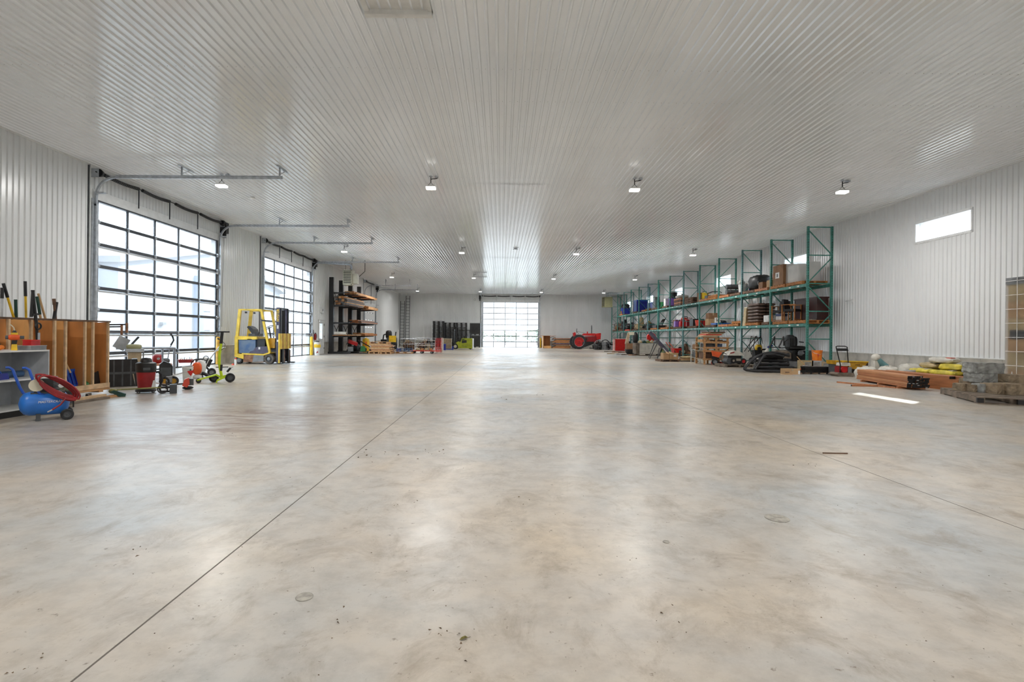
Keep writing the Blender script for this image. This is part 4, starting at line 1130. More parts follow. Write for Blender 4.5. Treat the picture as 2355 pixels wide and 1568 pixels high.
# mast
for y in (0.10, WD - 0.24):
    MB().b2((S.x(631.5), y, S.z(833)), (S.x(640), y + 0.14, S.z(706))).build('mast_channel', 'forkpurple', t)
    MB().b2((S.x(634), y + 0.03, S.z(831)), (S.x(642), y + 0.12, S.z(708))).build('inner_channel', 'blackmet', t)
MB().b2((S.x(632), 0.12, S.z(709)), (S.x(640), WD - 0.12, S.z(706))).b2((S.x(632), 0.12, S.z(770)), (S.x(636), WD - 0.12, S.z(766))).b2((S.x(632), 0.12, S.z(831)), (S.x(640), WD - 0.12, S.z(824))).build('mast_crosshead', 'darkgrey', t)
MB().cyl((S.x(637), 0.45, S.z(830)), (S.x(637), 0.45, S.z(712)), 0.045, n=12).cyl((S.x(637), 0.62, S.z(830)), (S.x(637), 0.62, S.z(712)), 0.045, n=12).build('lift_cylinder', 'blackmet', t)
MB().box((S.x(635.5), 0.098, S.z(751)), (0.07, 0.004, 0.14)).build('load_plate', 'white', t)
MB().box((S.x(635.5), 0.098, S.z(783)), (0.07, 0.004, 0.08)).build('warning_plate', 'white', t)
text('HYSTER', 0.145, 'hyellow', t, (S.x(636.0), 0.096, S.z(724)), (R(90), R(-90), 0), bold=0.004)
MB().bar((S.x(621), 0.2, S.z(802)), (S.x(632), 0.2, S.z(785)), 0.05).bar((S.x(621), 0.85, S.z(802)), (S.x(632), 0.85, S.z(785)), 0.05).build('tilt_cylinder', 'darkgrey', t)
# carriage, yellow ribbed backrest and forks
MB().b2((S.x(640), 0.05, S.z(800)), (S.x(643), WD - 0.05, S.z(767))).build('carriage', 'black', t)
for k in range(6):
    y = 0.0 + k * 0.18
    MB().b2((S.x(643), y, S.z(802)), (S.x(644.5), y + 0.15, S.z(766))).build('backrest_slat', 'hyellow' if k % 2 == 0 else 'ochre', t)
MB().b2((S.x(641), -0.06, S.z(834)), (S.x(644), 0.0, S.z(766))).build('side_stop', 'hyellow', t)
for y in (0.2, 0.72):
    MB().b2((S.x(643), y, 0.03), (S.x(646), y + 0.12, S.z(803))).build('fork_shank', 'blackmet', t)
    MB().b2((S.x(646), y, 0.03), (S.x(646) + 0.95 * 0.25, y + 0.12, 0.075)).build('fork_blade', 'blackmet', t)
for y in (0.36, 0.92): MB().b2((S.x(643), y, 0.05), (S.x(645), y + 0.06, S.z(805))).build('clamp_rail', 'rust', t)

# ---- fire extinguisher, control box, waste bin, sign box
p = AX(726.5, 774, XL + 0.14)
o = thing('fire_extinguisher', 'red fire extinguisher hung on the wall beside the man door', 'fire extinguisher', (XL + 0.10, p.y, p.z - 0.2), R(90))
MB().lathe([(0.07, 0), (0.075, 0.03), (0.075, 0.3), (0.05, 0.36), (0.03, 0.38), (0.001, 0.38)], n=14).build('cylinder', 'vacred', o, 40)
MB().box((0.02, -0.01, 0.41), (0.13, 0.03, 0.05)).cyl((0, 0, 0.37), (0, 0, 0.4), 0.02, n=8).build('valve', 'black', o)
MB().tube([(0.04, -0.03, 0.4), (0.1, -0.05, 0.33), (0.1, -0.06, 0.1)], 0.012, 6).build('hose', 'black', o); MB().b2((-0.03, 0.07, 0.05), (0.03, 0.1, 0.45)).build('wall_bracket', 'midgrey', o)
p = AX(737.5, 713, XL)
o = thing('wall_heater_box', 'small white electrical box on the wall above the man door', 'box', (XL + 0.005, p.y, p.z - 0.17), R(90))
MB().b2((-0.18, -0.14, 0), (0.18, -0.022, 0.34)).build('box_body', 'trimw', o); MB().b2((-0.1, -0.15, 0.1), (0.02, -0.14, 0.24)).build('panel', 'midgrey', o)
p = AX(716, 763, XL)
o = thing('door_control', 'grey push button door control on the wall by the second glass door', 'control', (XL + 0.025, p.y + 0.1, p.z - 0.1), R(90))
MB().b2((-0.05, -0.07, 0), (0.05, 0.0, 0.22)).build('box_body', 'midgrey', o); MB().cyl((0, -0.07, 0.15), (0, -0.085, 0.15), 0.018, n=10).build('button', 'darkgrey', o)
S = Spot(729.5, 816.5)
o = S.thing('waste_bin', 'white waste bin with a yellow lid band and liner beside the bollard', 'bin')
MB().lathe([(0.14, 0.0), (0.18, 0.45), (0.185, 0.45)], n=18).build('bin_body', 'white', o, 40)
MB().lathe([(0.188, 0.45), (0.195, 0.64), (0.19, 0.66)], n=18).build('lid_band', 'yellow', o, 40)
MB().lathe([(0.19, 0.62), (0.2, 0.72), (0.16, 0.78), (0.001, 0.74)], n=12).jit(0.012, 2).build('liner', 'bagw', o, 60)
MB().ell((0.0, 0, 0.80), (0.12, 0.12, 0.06)).jit(0.02, 5).build('rubbish', 'darkgrey', o, 60)
MB().prism([(-0.07, 0.12), (0.02, 0.26), (0.06, 0.16)], -0.175, -0.155).build('sticker', 'vacred', o)
S = Spot(724, 816)
o = S.thing('gas_jug', 'small dark red container on the floor between bollard and waste bin', 'container'); o.location = S.p + Vector((0, 0.25, 0))
MB().box((0, 0, 0.13), (0.16, 0.16, 0.26), top=(0.8, 0.8)).build('jug', 'mahog', o); MB().cyl((0, 0, 0.26), (0, 0, 0.31), 0.03, n=8).build('cap', 'black', o)

# ---- unit heater hung behind the second door tracks
def unit_heater(name, label, px0, py0, px1, py1, Y, m, rz=0.0, dep=0.6):
    a, b = AD(px0, py1, Y), AD(px1, py0, Y)
    w, h = b.x - a.x, b.z - a.z
    o = thing(name, label, 'heater', (a.x, Y, a.z), rz)
    MB().b2((0, 0.02, 0), (w, dep, h)).build('cabinet', m, o)
    fr = MB().b2((0, 0, 0), (w, 0.02, h * 0.07)).b2((0, 0, h * 0.93), (w, 0.02, h)).b2((0, 0, 0), (w * 0.08, 0.02, h)).b2((w * 0.92, 0, 0), (w, 0.02, h)); fr.build('front_frame', m, o)
    MB().b2((w * 0.08, 0.015, h * 0.07), (w * 0.92, 0.02, h * 0.93)).build('grille_cavity', 'black', o)
    n = 8
    for k in range(n):
        z = h * (0.08 + 0.85 * k / n); MB().box((w / 2, 0.0, z + h * 0.03), (w * 0.84, 0.05, h * 0.045), rot=(0.5, 0, 0)).build('louvre', m, o)
    for x in (w * 0.15, w * 0.85): MB().cyl((x, dep * 0.5, h), (x, dep * 0.5, H - 0.02 - a.z), 0.012, n=6).build('hanger_rod', 'darkgrey', o)
    return o, w, h, a
o, w, h, a = unit_heater('unit_heater', 'beige unit heater with louvres hung from the ceiling above the cantilever rack', 788, 620, 809, 655, 31.6, 'heater')
MB().b2((w, 0.1, h * 0.1), (w + 0.3, 0.5, h * 0.75)).build('control_box', 'heater', o)
MB().tube([(w * 0.8, 0.3, h), (w * 0.8, 0.3, h + 0.28), (w * 0.6, 0.3, h + 0.36), (-1.7, 0.25, h + 0.46), (-2.2, 0.2, h + 0.48)], 0.075, 10).build('flue_pipe', 'galv', o, 50)
MB().tube([(w + 0.35, 0.4, h * 0.6), (w + 0.7, 0.4, h * 0.95), (w + 0.7, 0.4, H - a.z - 0.01)], 0.02, 8).build('gas_pipe', 'black', o)
o, w, h, a = unit_heater('unit_heater', 'olive unit heater hung in the far corner beside the pallet rack', 1384, 684, 1402, 707, 53.8, 'heaterol', R(-80), 0.85)
MB().tube([(w * 0.5, 0.4, h), (w * 0.5, 0.4, h + 0.35), (w * 0.4, 0.9, h + 0.45), (w * 0.4, 1.8, h + 0.45)], 0.07, 10).build('flue_pipe', 'galv', o, 50)

# ---- cantilever rack with lumber
Xc = -10.9
cols = [AX(px, 770, Xc).y for px in (762, 784, 805, 825)]
lv = [1.16, 2.02, 3.12, 3.95]
xt_ = -9.75
t = thing('cantilever_rack', 'black steel cantilever rack with long arms against the left wall', 'rack', (Xc, cols[0], 0))
for y in cols:
    yy = y - cols[0]
    MB().b2((-0.14, yy - 0.10, 0), (0.14, yy + 0.10, 4.9)).build('column', 'black', t)
    MB().b2((-0.2, yy - 0.07, 0), (xt_ - Xc + 0.1, yy + 0.07, 0.14)).build('base_arm', 'black', t)
    for z in lv:
        MB().prism([(0.14, z - 0.11), (xt_ - Xc, z - 0.05), (xt_ - Xc, z), (0.14, z)], yy - 0.05, yy + 0.05).build('arm', 'black', t)
for z0, z1 in ((3.0, 4.3), (0.8, 2.2)):
    for i in range(3):
        a, b = cols[i] - cols[0], cols[i + 1] - cols[0]
        MB().bar((0, a, z0), (0, b, z1), 0.04, 0.02).bar((0, a, z1), (0, b, z0), 0.04, 0.02).build('brace', 'black', t)
BOARD = {}
def board_mesh(w, l, h, m):
    k = (w, l, h, m)
    if k not in BOARD: BOARD[k] = MB().b2((-w / 2, 0, 0), (w / 2, l, h)).mesh('board', m)
    return BOARD[k]
def boards(prefix, specs, label, group, name='board', cat='board'):
    for (x, y, z, w, l, h, m, r) in specs:
        o = link(name, board_mesh(w, l, h, m), None, (x, y, z), (0, 0, r)); tag(o, label, cat, group)
rn = random.Random(5)
def pile(x0, x1, y0, y1, z, rows, per, ms, label, group, h=0.05, jy=0.25):
    w = (x1 - x0) / per
    sp = []
    for r_ in range(rows):
        n = per - (1 if r_ == rows - 1 and per > 2 else 0)
        for k in range(n):
            sp.append((x0 + w * (k + 0.5), y0 + rn.uniform(0, jy), z + 0.002 + r_ * (h + 0.002), round(w - 0.01, 3), round(y1 - y0 - rn.choice([0.25, 0.35, 0.5]), 2), h, rn.choice(ms), 0.0))
    boards('p', sp, label, group)
c0, c1, c2, c3 = cols
pile(Xc + 0.25, xt_ - 0.05, c1 - 0.3, c3 + 1.3, lv[3], 3, 5, ['pine', 'pine', 'pinered'], 'long pine board lying on the top arms of the cantilever rack', 'boards on the top arms', 0.07)
pile(Xc + 0.25, xt_ - 0.15, c0 - 0.2, c2 + 0.2, lv[2], 8, 4, ['palletw', 'oldwood', 'darkgrey', 'pine'], 'dark weathered board in the tall pile on the third arms of the cantilever rack', 'boards on the third arms', 0.07)
pile(Xc + 0.3, xt_, c2 + 0.5, c3 + 1.5, lv[2], 4, 4, ['pine', 'pine', 'palletw'], 'pale board at the far end of the third arms of the cantilever rack', 'far boards on the third arms', 0.06)
pile(Xc + 0.3, xt_, c1 + 0.7, c3 + 1.4, lv[1], 4, 4, ['pine', 'pinered', 'darkgrey'], 'board lying on the second arms of the cantilever rack', 'boards on the second arms', 0.06)
pile(Xc + 0.3, xt_, c2 - 0.4, c3 + 1.2, lv[0], 4, 4, ['pine', 'palletw', 'pinered'], 'board lying on the lowest arms of the cantilever rack', 'boards on the lowest arms', 0.05)
o = thing('insulation_roll', 'white roll lying on the lowest arms of the cantilever rack', 'roll', (-10.3, c0 - 0.15, lv[0] + 0.04))
MB().cyl((-0.35, 0, 0.11), (0.4, 0, 0.11), 0.11, n=16).build('roll', 'bagw', o, 40); MB().cyl((-0.36, 0, 0.11), (0.41, 0, 0.11), 0.04, n=10).build('core', 'cardd', o)
o = MB().b2((-0.4, -0.4, 0.0), (0.6, 2.6, 0.03)).build('shelf_sheet', 'palletw', None, loc=(-10.3, c0, lv[0] + 0.003)); tag(o, 'thin plywood sheet lying on the lowest arms of the cantilever rack', 'sheet')
for k in range(3):
    o = MB().b2((-0.04, 0, 0), (0.04, 1.1, 0.05)).jit(0.004, k).build('tan_offcut', 'tan', None, loc=(-10.35 + 0.3 * k, c1 - 0.3 - 0.1 * k, lv[0] + 0.036)); tag(o, 'short tan offcut beside the white roll on the cantilever rack', 'offcut', 'offcuts by the white roll')

# ------------------------------------------------------------------ pallets
def pallet_mesh_parts(parent, w=1.2, d=1.0, h=0.14, m='palletw', top_m=None):
    n = 6
    if ('pal', w, d, h, m) not in BOARD:
        bw = w * 0.105
        BOARD[('pal', w, d, h, m)] = (MB().b2((-0.045, 0, 0.02), (0.045, d, h - 0.02)).mesh('stringer', m), MB().b2((-bw / 2 * 0 - w / 2, 0, 0), (w / 2, d * 0.11, 0.02)).mesh('deck_board', m))
    st, db = BOARD[('pal', w, d, h, m)]
    for x in (-w / 2 + 0.05, 0, w / 2 - 0.05): link('stringer', st, parent, (x, -d / 2, 0))
    for k in range(n):
        y = -d / 2 + (d - d * 0.11) * k / (n - 1); link('deck_board', db, parent, (0, y, h - 0.02))
        if k in (0, 3, 5): link('deck_board', db, parent, (0, y, 0))
def pallet(loc, rz, label, m='palletw', w=1.2, d=1.0, h=0.14, group=None, name='pallet'):
    o = thing(name, label, 'pallet', loc, rz, group)
    pallet_mesh_parts(o, w, d, h, m)
    return o

def clutter_bits(parent, n, w, d, h, mats, seed, kinds=('box', 'bar', 'cyl', 'ell'), z=0.0, name='part'):
    rq = random.Random(seed)
    for k in range(n):
        c = Vector((rq.uniform(-w / 2, w / 2), rq.uniform(-d / 2, d / 2), 0))
        hh_ = h * rq.uniform(0.35, 1.0) * (1 - 0.5 * abs(c.x) / (w / 2 + 0.01))
        kd = rq.choice(kinds); m = MB()
        s = min(w, d, h * 2) * rq.uniform(0.16, 0.34)
        if kd == 'box': m.box((c.x, c.y, z + hh_ / 2), (s * rq.uniform(0.8, 1.6), s, hh_), rot=(0, 0, rq.uniform(0, 3)))
        elif kd == 'bar':
            a = rq.uniform(0, 6.28); l = s * rq.uniform(1.5, 3.0)
            m.cyl((c.x - l / 2 * math.cos(a), c.y - l / 2 * math.sin(a), z + hh_ * rq.uniform(0.1, 0.9) + 0.02), (c.x + l / 2 * math.cos(a), c.y + l / 2 * math.sin(a), z + hh_ * rq.uniform(0.4, 1.1) + 0.02), s * 0.12, n=7)
        elif kd == 'cyl':
            m.cyl((c.x, c.y - s * 0.4, z + hh_ * 0.6), (c.x, c.y + s * 0.4, z + hh_ * 0.6), min(s * 0.6, hh_ * 0.59), n=12)
        elif kd == 'tor':
            m.torus((c.x, c.y, z + hh_ * 0.7), min(s, hh_ * 0.6), s * 0.13, rq.choice(['x', 'y']), 16, 6)
        else: m.ell((c.x, c.y, z + hh_ / 2), (s, s * 0.8, hh_ / 2), 10, 6, pw=0.8)
        m.build(name, rq.choice(mats), parent, 45)

# ---- machinery pallet before the cantilever rack
S = Spot(822, 813)
S.p.x -= 0.12
pl = pallet(S.p + Vector((0, 0.6, 0)), S.rz, 'black plastic pallet holding red and green machine parts before the cantilever rack', 'black', 1.35, 1.1, 0.13)
t = thing('machine_parts', 'jumble of red, black and green machine parts on the black pallet before the cantilever rack', 'machinery', S.p + Vector((0, 0.6, 0.13)), S.rz)
MB().box((0.3, -0.3, 0.18), (0.34, 0.28, 0.34), top=(0.8, 0.8)).build('green_motor', 'green', t)
MB().box((-0.48, -0.35, 0.16), (0.34, 0.24, 0.3)).build('steel_box', 'midgrey', t)
MB().box((-0.35, 0.0, 0.58), (0.6, 0.4, 0.2), rot=(0.2, 0.35, 0.2)).build('red_hopper', 'red', t)
MB().tube([(-0.5, 0, 0.45), (-0.7, -0.1, 0.55), (-0.75, -0.1, 0.45)], 0.03, 6).build('lever', 'black', t)
MB().bar((0.0, 0.1, 0.75), (0.75, 0.2, 0.3), 0.12, 0.06).build('blade_arm', 'black', t)
clutter_bits(t, 12, 1.2, 0.8, 0.55, ['black', 'darkgrey', 'blackmet', 'midgrey'], 11)
S = Spot(838, 806)
o = S.thing('yellow_drum', 'yellow plastic drum standing behind the red and green machine parts', 'drum'); o.location = Vector((-9.55, 36.3, 0))
MB().lathe([(0.2, 0), (0.24, 0.05), (0.24, 0.85), (0.2, 0.95), (0.08, 0.97), (0.08, 1.02), (0.001, 1.02)], n=18).build('drum_body', 'yellow', o, 40); MB().torus((0, 0, 0.5), 0.24, 0.015, 'z').build('band', 'ochre', o)
MB().box((0, -0.245, 0.6), (0.16, 0.02, 0.3)).build('label', 'orange', o)

# ---- stacked lumber bundles on pallets
S = Spot(877, 813.5, flat=True)
xl, xr_ = S.p.x + S.x(846), S.p.x + S.x(901)
Yp = S.p.y
for k in range(2):
    pallet(((xl * (0.75 - 0.5 * k) + xr_ * (0.25 + 0.5 * k)), Yp + 0.55, 0), 0, ['wooden pallet under the stacked pine planks beside the machine parts', 'wooden pallet under the stacked pine planks beside the blue crates'][k], 'pine', (xr_ - xl) / 2 - 0.04, 1.1, 0.13)
zc = 0.13
for r_ in range(9):
    n = 3
    for k in range(n):
        l = (xr_ - xl) * (0.92 - 0.05 * (r_ % 3))
        o = MB().b2((0, 0, 0), (l, 0.30, 0.055)).build('plank', ['pine', 'pine', 'pinered', 'woodedge'][(r_ + k) % 4], None, loc=(xl + 0.03 + 0.06 * ((r_ * 7) % 4), Yp + 0.05 + k * 0.32, zc + 0.002)); tag(o, 'pine plank in the low stack on two pallets before the ladders', 'plank', 'planks stacked on two pallets')
    zc += 0.058
pallet(((xl + xr_) / 2 - 0.1, Yp + 0.55, zc + 0.002), 0, 'empty pine pallet lying on the plank stack', 'pine', 1.2, 1.0, 0.13)

# ---- black attachments with a yellow box
S = Spot(893, 803, flat=True)
S.p.y = 40.0; S.p.x = uv(893, 790)[0] / FPX * 40.0
pallet((S.p.x, 40.4, 0.0), 0, 'dark pallet carrying the black loader with a yellow panel', 'oldwood', 1.5, 1.1, 0.14)
t = thing('mini_loader', 'black compact machine with a yellow panel behind the plank stack', 'machine', (S.p.x, 40.4, 0.14))
MB().b2((-0.65, -0.4, 0), (0.6, 0.4, 0.45)).build('lower_frame', 'black', t); MB().b2((-0.15, -0.35, 0.45), (0.55, 0.35, 0.9)).build('engine_bay', 'darkgrey', t)
MB().b2((0.05, -0.42, 0.55), (0.6, -0.36, 1.05)).build('yellow_panel', 'yellow', t); MB().b2((-0.6, -0.35, 0.45), (-0.2, 0.3, 0.75)).build('side_tank', 'blackmet', t)
MB().ell((-0.05, 0, 1.12), (0.24, 0.2, 0.34), pw=0.6).build('seat', 'black', t, 50); MB().tube([(-0.5, 0, 0.75), (-0.45, 0, 1.1), (-0.2, 0, 1.2)], 0.05, 8).build('arm', 'black', t)
MB().tube([(0.45, 0, 0.9), (0.5, 0, 1.35)], 0.04, 8).build('lever', 'black', t); MB().bar((0.68, -0.1, 0), (0.72, -0.1, 1.5), 0.12, 0.06).build('white_post', 'white', t)

# ---- ladders against the far wall
def ladder(px0, px1, py, label, m):
    a, b = AD(px0, py, YB - 0.25), AD(px1, py, YB - 0.25)
    o = thing('ladder', label, 'ladder', (a.x, YB - 0.5, 0))
    w = b.x - a.x; hh_ = a.z
    for x in (0, w): MB().bar((x, 0, 0), (x, 0.30, hh_), 0.07, 0.05, up=(1, 0, 0)).build('rail', m, o)
    n = int(hh_ / 0.32)
    for k in range(1, n): MB().cyl((0, 0.3 * k / n, hh_ * k / n), (w, 0.3 * k / n, hh_ * k / n), 0.02, n=6).build('rung', m, o)
ladder(921.5, 930.5, 692, 'shorter dark extension ladder leaning on the far wall in the corner', 'darkgrey')
ladder(934, 942.5, 680, 'taller grey extension ladder leaning on the far wall near the corner', 'darkgrey')

# ---- crates of steel parts
mat('steelrust', srgb(112, 84, 70), 0.6, 0.3, 0.35, 9)
for px0, px1, py, top, lb, sd in ((920, 953, 806, 776, 'wire crate heaped with rusty steel parts before the ladders', 4), (955, 1000, 806, 775, 'wire crate heaped with rusty steel parts behind the red cart', 9)):
    S = Spot((px0 + px1) / 2, py, flat=True)
    w = (px1 - px0) * S.sx; h = S.z(top)
    t = thing('wire_crate', lb, 'crate', S.p + Vector((0, 0.6, 0)))
    for z in (0.05, h * 0.5, h * 0.92):
        MB().tube([(-w / 2, -0.5, z), (w / 2, -0.5, z), (w / 2, 0.5, z), (-w / 2, 0.5, z)], 0.015, 6, closed=True).build('rail', 'galv', t)
    for k in range(7): MB().cyl((-w / 2 + w * k / 6, -0.5, 0.0), (-w / 2 + w * k / 6, -0.5, h * 0.92), 0.009, n=6).build('wire', 'galv', t)
    MB().b2((-w / 2, -0.5, 0), (w / 2, 0.5, 0.05)).build('floor_tray', 'darkgrey', t)
    clutter_bits(t, 60, w * 0.66, 0.7, h * 1.0, ['steelrust', 'rust', 'oldwood', 'darkgrey', 'tan', 'black'], sd, ('bar', 'cyl', 'bar', 'tor', 'box'), 0.05, 'steel_part')

# ---- red flat cart with cage
S = Spot(980, 813, flat=True)
t = S.thing('platform_cart', 'red platform cart with a white tube cage and sacks before the wire crates', 'cart')
x0, x1 = S.x(944), S.x(1012)
zd = S.z(806)
MB().b2((x0, 0, zd - 0.05), (x1, 0.75, zd)).build('deck', 'coral', t)
for px in (950, 969, 992): 
    for y in (0.1, 0.65): wheel(t, (S.x(px), y, 0.09), 0.09, 0.05, 'y', name='caster')
zr = S.z(782)
MB().tube([(S.x(954), 0.05, zd), (S.x(954), 0.05, zr), (S.x(1000), 0.05, zr), (S.x(1000), 0.05, zd)], 0.02, 8).build('side_rail', 'white', t)
MB().cyl((S.x(954), 0.05, (zd + zr) / 2), (S.x(1000), 0.05, (zd + zr) / 2), 0.016, n=8).build('mid_rail', 'white', t)
for px in (1001, 1005, 1009, 1013):
    for y in (0.05, 0.7): MB().cyl((S.x(px), y, zd * 0.3), (S.x(px) + 0.02, y, S.z(777)), 0.018, n=6).build('upright', 'red', t)
for z in (zd + 0.15, zd + 0.4, zd + 0.62): MB().cyl((S.x(1001), 0.05, z), (S.x(1013), 0.05, z), 0.014, n=6).cyl((S.x(1013), 0.05, z), (S.x(1013), 0.7, z), 0.014, n=6).build('cross_tube', 'red', t)
for k in range(4):
    o = thing('sack', 'tan sack lying on the red platform cart', 'sack', S.p + Vector((S.x(959) + 0.29 * k, 0.38, zd)), 0.0, 'sacks on the red cart')
    MB().ell((0, 0, 0.07), (0.125, 0.26, 0.075), pw=0.75, zmin=-0.07).jit(0.015, 20 + k).build('sack_body', ['bagtan', 'palletw'][k % 2], o, 60); MB().box((0, -0.24, 0.05), (0.2, 0.06, 0.02)).build('seam', 'bagtan', o)
S = Spot(1017, 811)
o = S.thing('plastic_roll', 'tall white plastic roll standing at the end of the red cart', 'roll')
MB().cyl((0, 0, 0), (0, 0, S.z(777)), 0.09, n=16).build('roll', 'bagw', o, 40); MB().cyl((0, 0, S.z(777)), (0, 0, S.z(776)), 0.03, n=10).build('core', 'cardd', o)
# blue crates on a pallet
S = Spot(925, 813, flat=True)
pallet(S.p + Vector((0.1, 0.5, 0)), 0, 'pine pallet under the blue milk crates before the wire crate', 'pine', 1.15, 0.9, 0.12)
for k in range(4):
    o = thing('milk_crate', 'pale blue open crate standing on the pine pallet beside the plank stack', 'crate', S.p + Vector((-0.3 + 0.27 * k, 0.3, 0.12)), 0, 'blue crates on a pallet')
    f_ = MB(); s_ = 0.12
    for z in (0.0, 0.1, 0.2): 
        for a, b in (((-s_, -s_, z), (s_, -s_ + 0.02, z + 0.035)), ((-s_, s_ - 0.02, z), (s_, s_, z + 0.035)), ((-s_, -s_, z), (-s_ + 0.02, s_, z + 0.035)), ((s_ - 0.02, -s_, z), (s_, s_, z + 0.035))): f_.b2(a, b)
    for a in (-1, 1):
        for b in (-1, 1): f_.box((a * (s_ - 0.012), b * (s_ - 0.012), 0.118), (0.024, 0.024, 0.235))
    f_.build('lattice', 'steelblue' if k else 'blue', o); MB().b2((-s_, -s_, 0), (s_, s_, 0.012)).build('bottom', 'dkblue', o)

# ---- black plastic pallets in stacks
pbm = MB()
for k in range(5): pbm.b2((-0.58 + k * 0.25, -0.5, 0.12), (-0.42 + k * 0.25, 0.5, 0.145))
bk = MB()
for x in (-0.5, 0, 0.5):
    for y in (-0.42, 0, 0.42): bk.box((x, y, 0.065), (0.14, 0.14, 0.11))
dk = MB().b2((-0.6, -0.5, 0.12), (0.6, 0.5, 0.145)); dkm = dk.mesh('deck', 'black')
fb = MB().b2((-0.6, -0.5, 0.0), (0.6, -0.36, 0.02)).mesh('bottom_board', 'black')
blk_m = MB().box((0, 0, 0.07), (0.14, 0.14, 0.10)).mesh('block', 'black')
pst = thing('plastic_pallet', 'black plastic pallet in the tall stacks by the far wall', 'pallet', (0, 0, 0), 0, 'black pallets by the far wall')
link('deck', dkm, pst)
for x in (-0.5, 0, 0.5): link('block', blk_m, pst, (x, -0.42, 0)); link('block', blk_m, pst, (x, 0.42, 0))
link('bottom_board', fb, pst); link('bottom_board', fb, pst, (0, 0.86, 0))
YS = 55.6
first = True
for c, (px, n) in enumerate(((1008.5, 19), (1034, 18), (1061, 18))):
    x = uv(px, 770)[0] / FPX * YS
    for k in range(n):
        lc = (x + 0.01 * ((k * 5 + c) % 3), YS, k * 0.1465)
        if first: pst.location = lc; first = False
        else: dup(pst, lc)
# black bulk boxes by the far door
for k in range(2):
    Yb = 55.3; x0_ = uv(1081, 770)[0] / FPX * Yb; x1_ = uv(1105, 770)[0] / FPX * Yb
    hb = 1.3
    o = thing('bulk_box', ['black folding bulk box standing on the floor beside the far glass door', 'black folding bulk box stacked on another beside the far glass door'][k], 'bulk box', ((x0_ + x1_) / 2, Yb, k * (hb + 0.005)))
    w = x1_ - x0_
    MB().b2((-w / 2, -0.5, 0.12), (w / 2, -0.46, hb)).b2((-w / 2, 0.46, 0.12), (w / 2, 0.5, hb)).b2((-w / 2, -0.5, 0.12), (-w / 2 + 0.04, 0.5, hb)).b2((w / 2 - 0.04, -0.5, 0.12), (w / 2, 0.5, hb)).build('walls', 'black', o)
    for x in (-w / 2 + 0.08, 0, w / 2 - 0.08): MB().b2((x - 0.08, -0.5, 0), (x + 0.08, 0.5, 0.12)).build('foot', 'blackmet', o)
    MB().b2((-w / 2 - 0.01, -0.51, hb - 0.08), (w / 2 + 0.01, -0.46, hb)).build('rim', 'darkgrey', o)
    MB().b2((-w * 0.3, -0.515, hb * 0.3), (w * 0.3, -0.5, hb * 0.7)).build('drop_panel', 'blackmet', o)
# grey bins
S = Spot(1027, 802, flat=True)
for k in range(2):
    o = thing('tote_bin', ['grey plastic tote standing on the floor before the black pallets', 'grey plastic tote stacked on another before the black pallets'][k], 'tote', (S.p.x, S.p.y, 0.002 + k * 0.49))
    MB().box((0, 0.25, 0.22), (0.85, 0.5, 0.44), top=(1.05, 1.05)).build('tote_body', 'tan', o); MB().box((0, 0.25, 0.46), (0.93, 0.56, 0.04)).build('lid', 'heater', o)
S = Spot(1021, 805)
o = S.thing('blue_bin', 'small bright blue bin before the grey totes', 'bin'); MB().box((0, 0, 0.25), (0.3, 0.3, 0.5), top=(1.1, 1.1)).build('bin_body', 'dkblue', o); MB().box((0, 0, 0.51), (0.35, 0.35, 0.03)).build('rim', 'blue', o)
S = Spot(1031, 804.5)
o = S.thing('pallet_jack', 'low blue pallet jack on the floor before the grey totes', 'pallet jack'); MB().b2((-0.3, 0, 0.03), (0.3, 0.15, 0.09)).build('fork', 'dkblue', o); MB().b2((-0.3, 0.35, 0.03), (0.3, 0.5, 0.09)).build('fork', 'dkblue', o); MB().b2((0.3, 0.0, 0.02), (0.45, 0.5, 0.3)).build('pump', 'dkblue', o)

# ---- green forklift
S = Spot(1065, 803, flat=True)
t = S.thing('green_forklift', 'low lime green electric forklift with a black mast before the black pallets', 'forklift')
MB().prism(xz((1048, 789), (1052, 785.5), (1059, 786), (1062, 777.5), (1084, 777.5), (1086, 779), (1086, 801), (1054, 801), (1053, 794)), 0.0, 0.95).build('body', 'clark', t)
MB().prism(xz((1062, 782), (1073, 782), (1073, 788), (1062, 789)), -0.01, 0.0).build('side_opening', 'black', t)
MB().b2((S.x(1062), -0.012, S.z(781)), (S.x(1068), 0.0, S.z(779))).build('vent', 'dkgreen', t)
MB().b2((S.x(1086), 0, S.z(802)), (S.x(1088), 0.95, S.z(778))).build('counterweight_edge', 'white', t)
wheel(t, (S.x(1047), 0.1, 0.26), 0.26, 0.18, 'y', 'tyre', 'cream', 'drive_wheel'); wheel(t, (S.x(1047), 0.85, 0.26), 0.26, 0.18, 'y', 'tyre', 'cream', 'drive_wheel')
wheel(t, (S.x(1081), 0.4, 0.16), 0.16, 0.18, 'y', 'tyre', 'cream', 'steer_wheel')
for y in (0.05, 0.8): MB().b2((S.x(1041), y, 0.1), (S.x(1044), y + 0.12, S.z(758))).build('mast_channel', 'black', t)
MB().b2((S.x(1041), 0.05, S.z(760)), (S.x(1044), 0.92, S.z(757.5))).b2((S.x(1041), 0.05, S.z(795)), (S.x(1044), 0.92, S.z(790))).build('mast_crosshead', 'black', t)
for y in (0.2, 0.65): MB().b2((S.x(1038.5), y, 0.05), (S.x(1041), y + 0.1, 0.7)).build('fork', 'blackmet', t)
for y in (0.05, 0.88):
    MB().tube([(S.x(1052), y, S.z(786)), (S.x(1056), y, S.z(760)), (S.x(1079), y, S.z(759)), (S.x(1082), y, S.z(778))], 0.03, 6).build('overhead_guard', 'black', t)
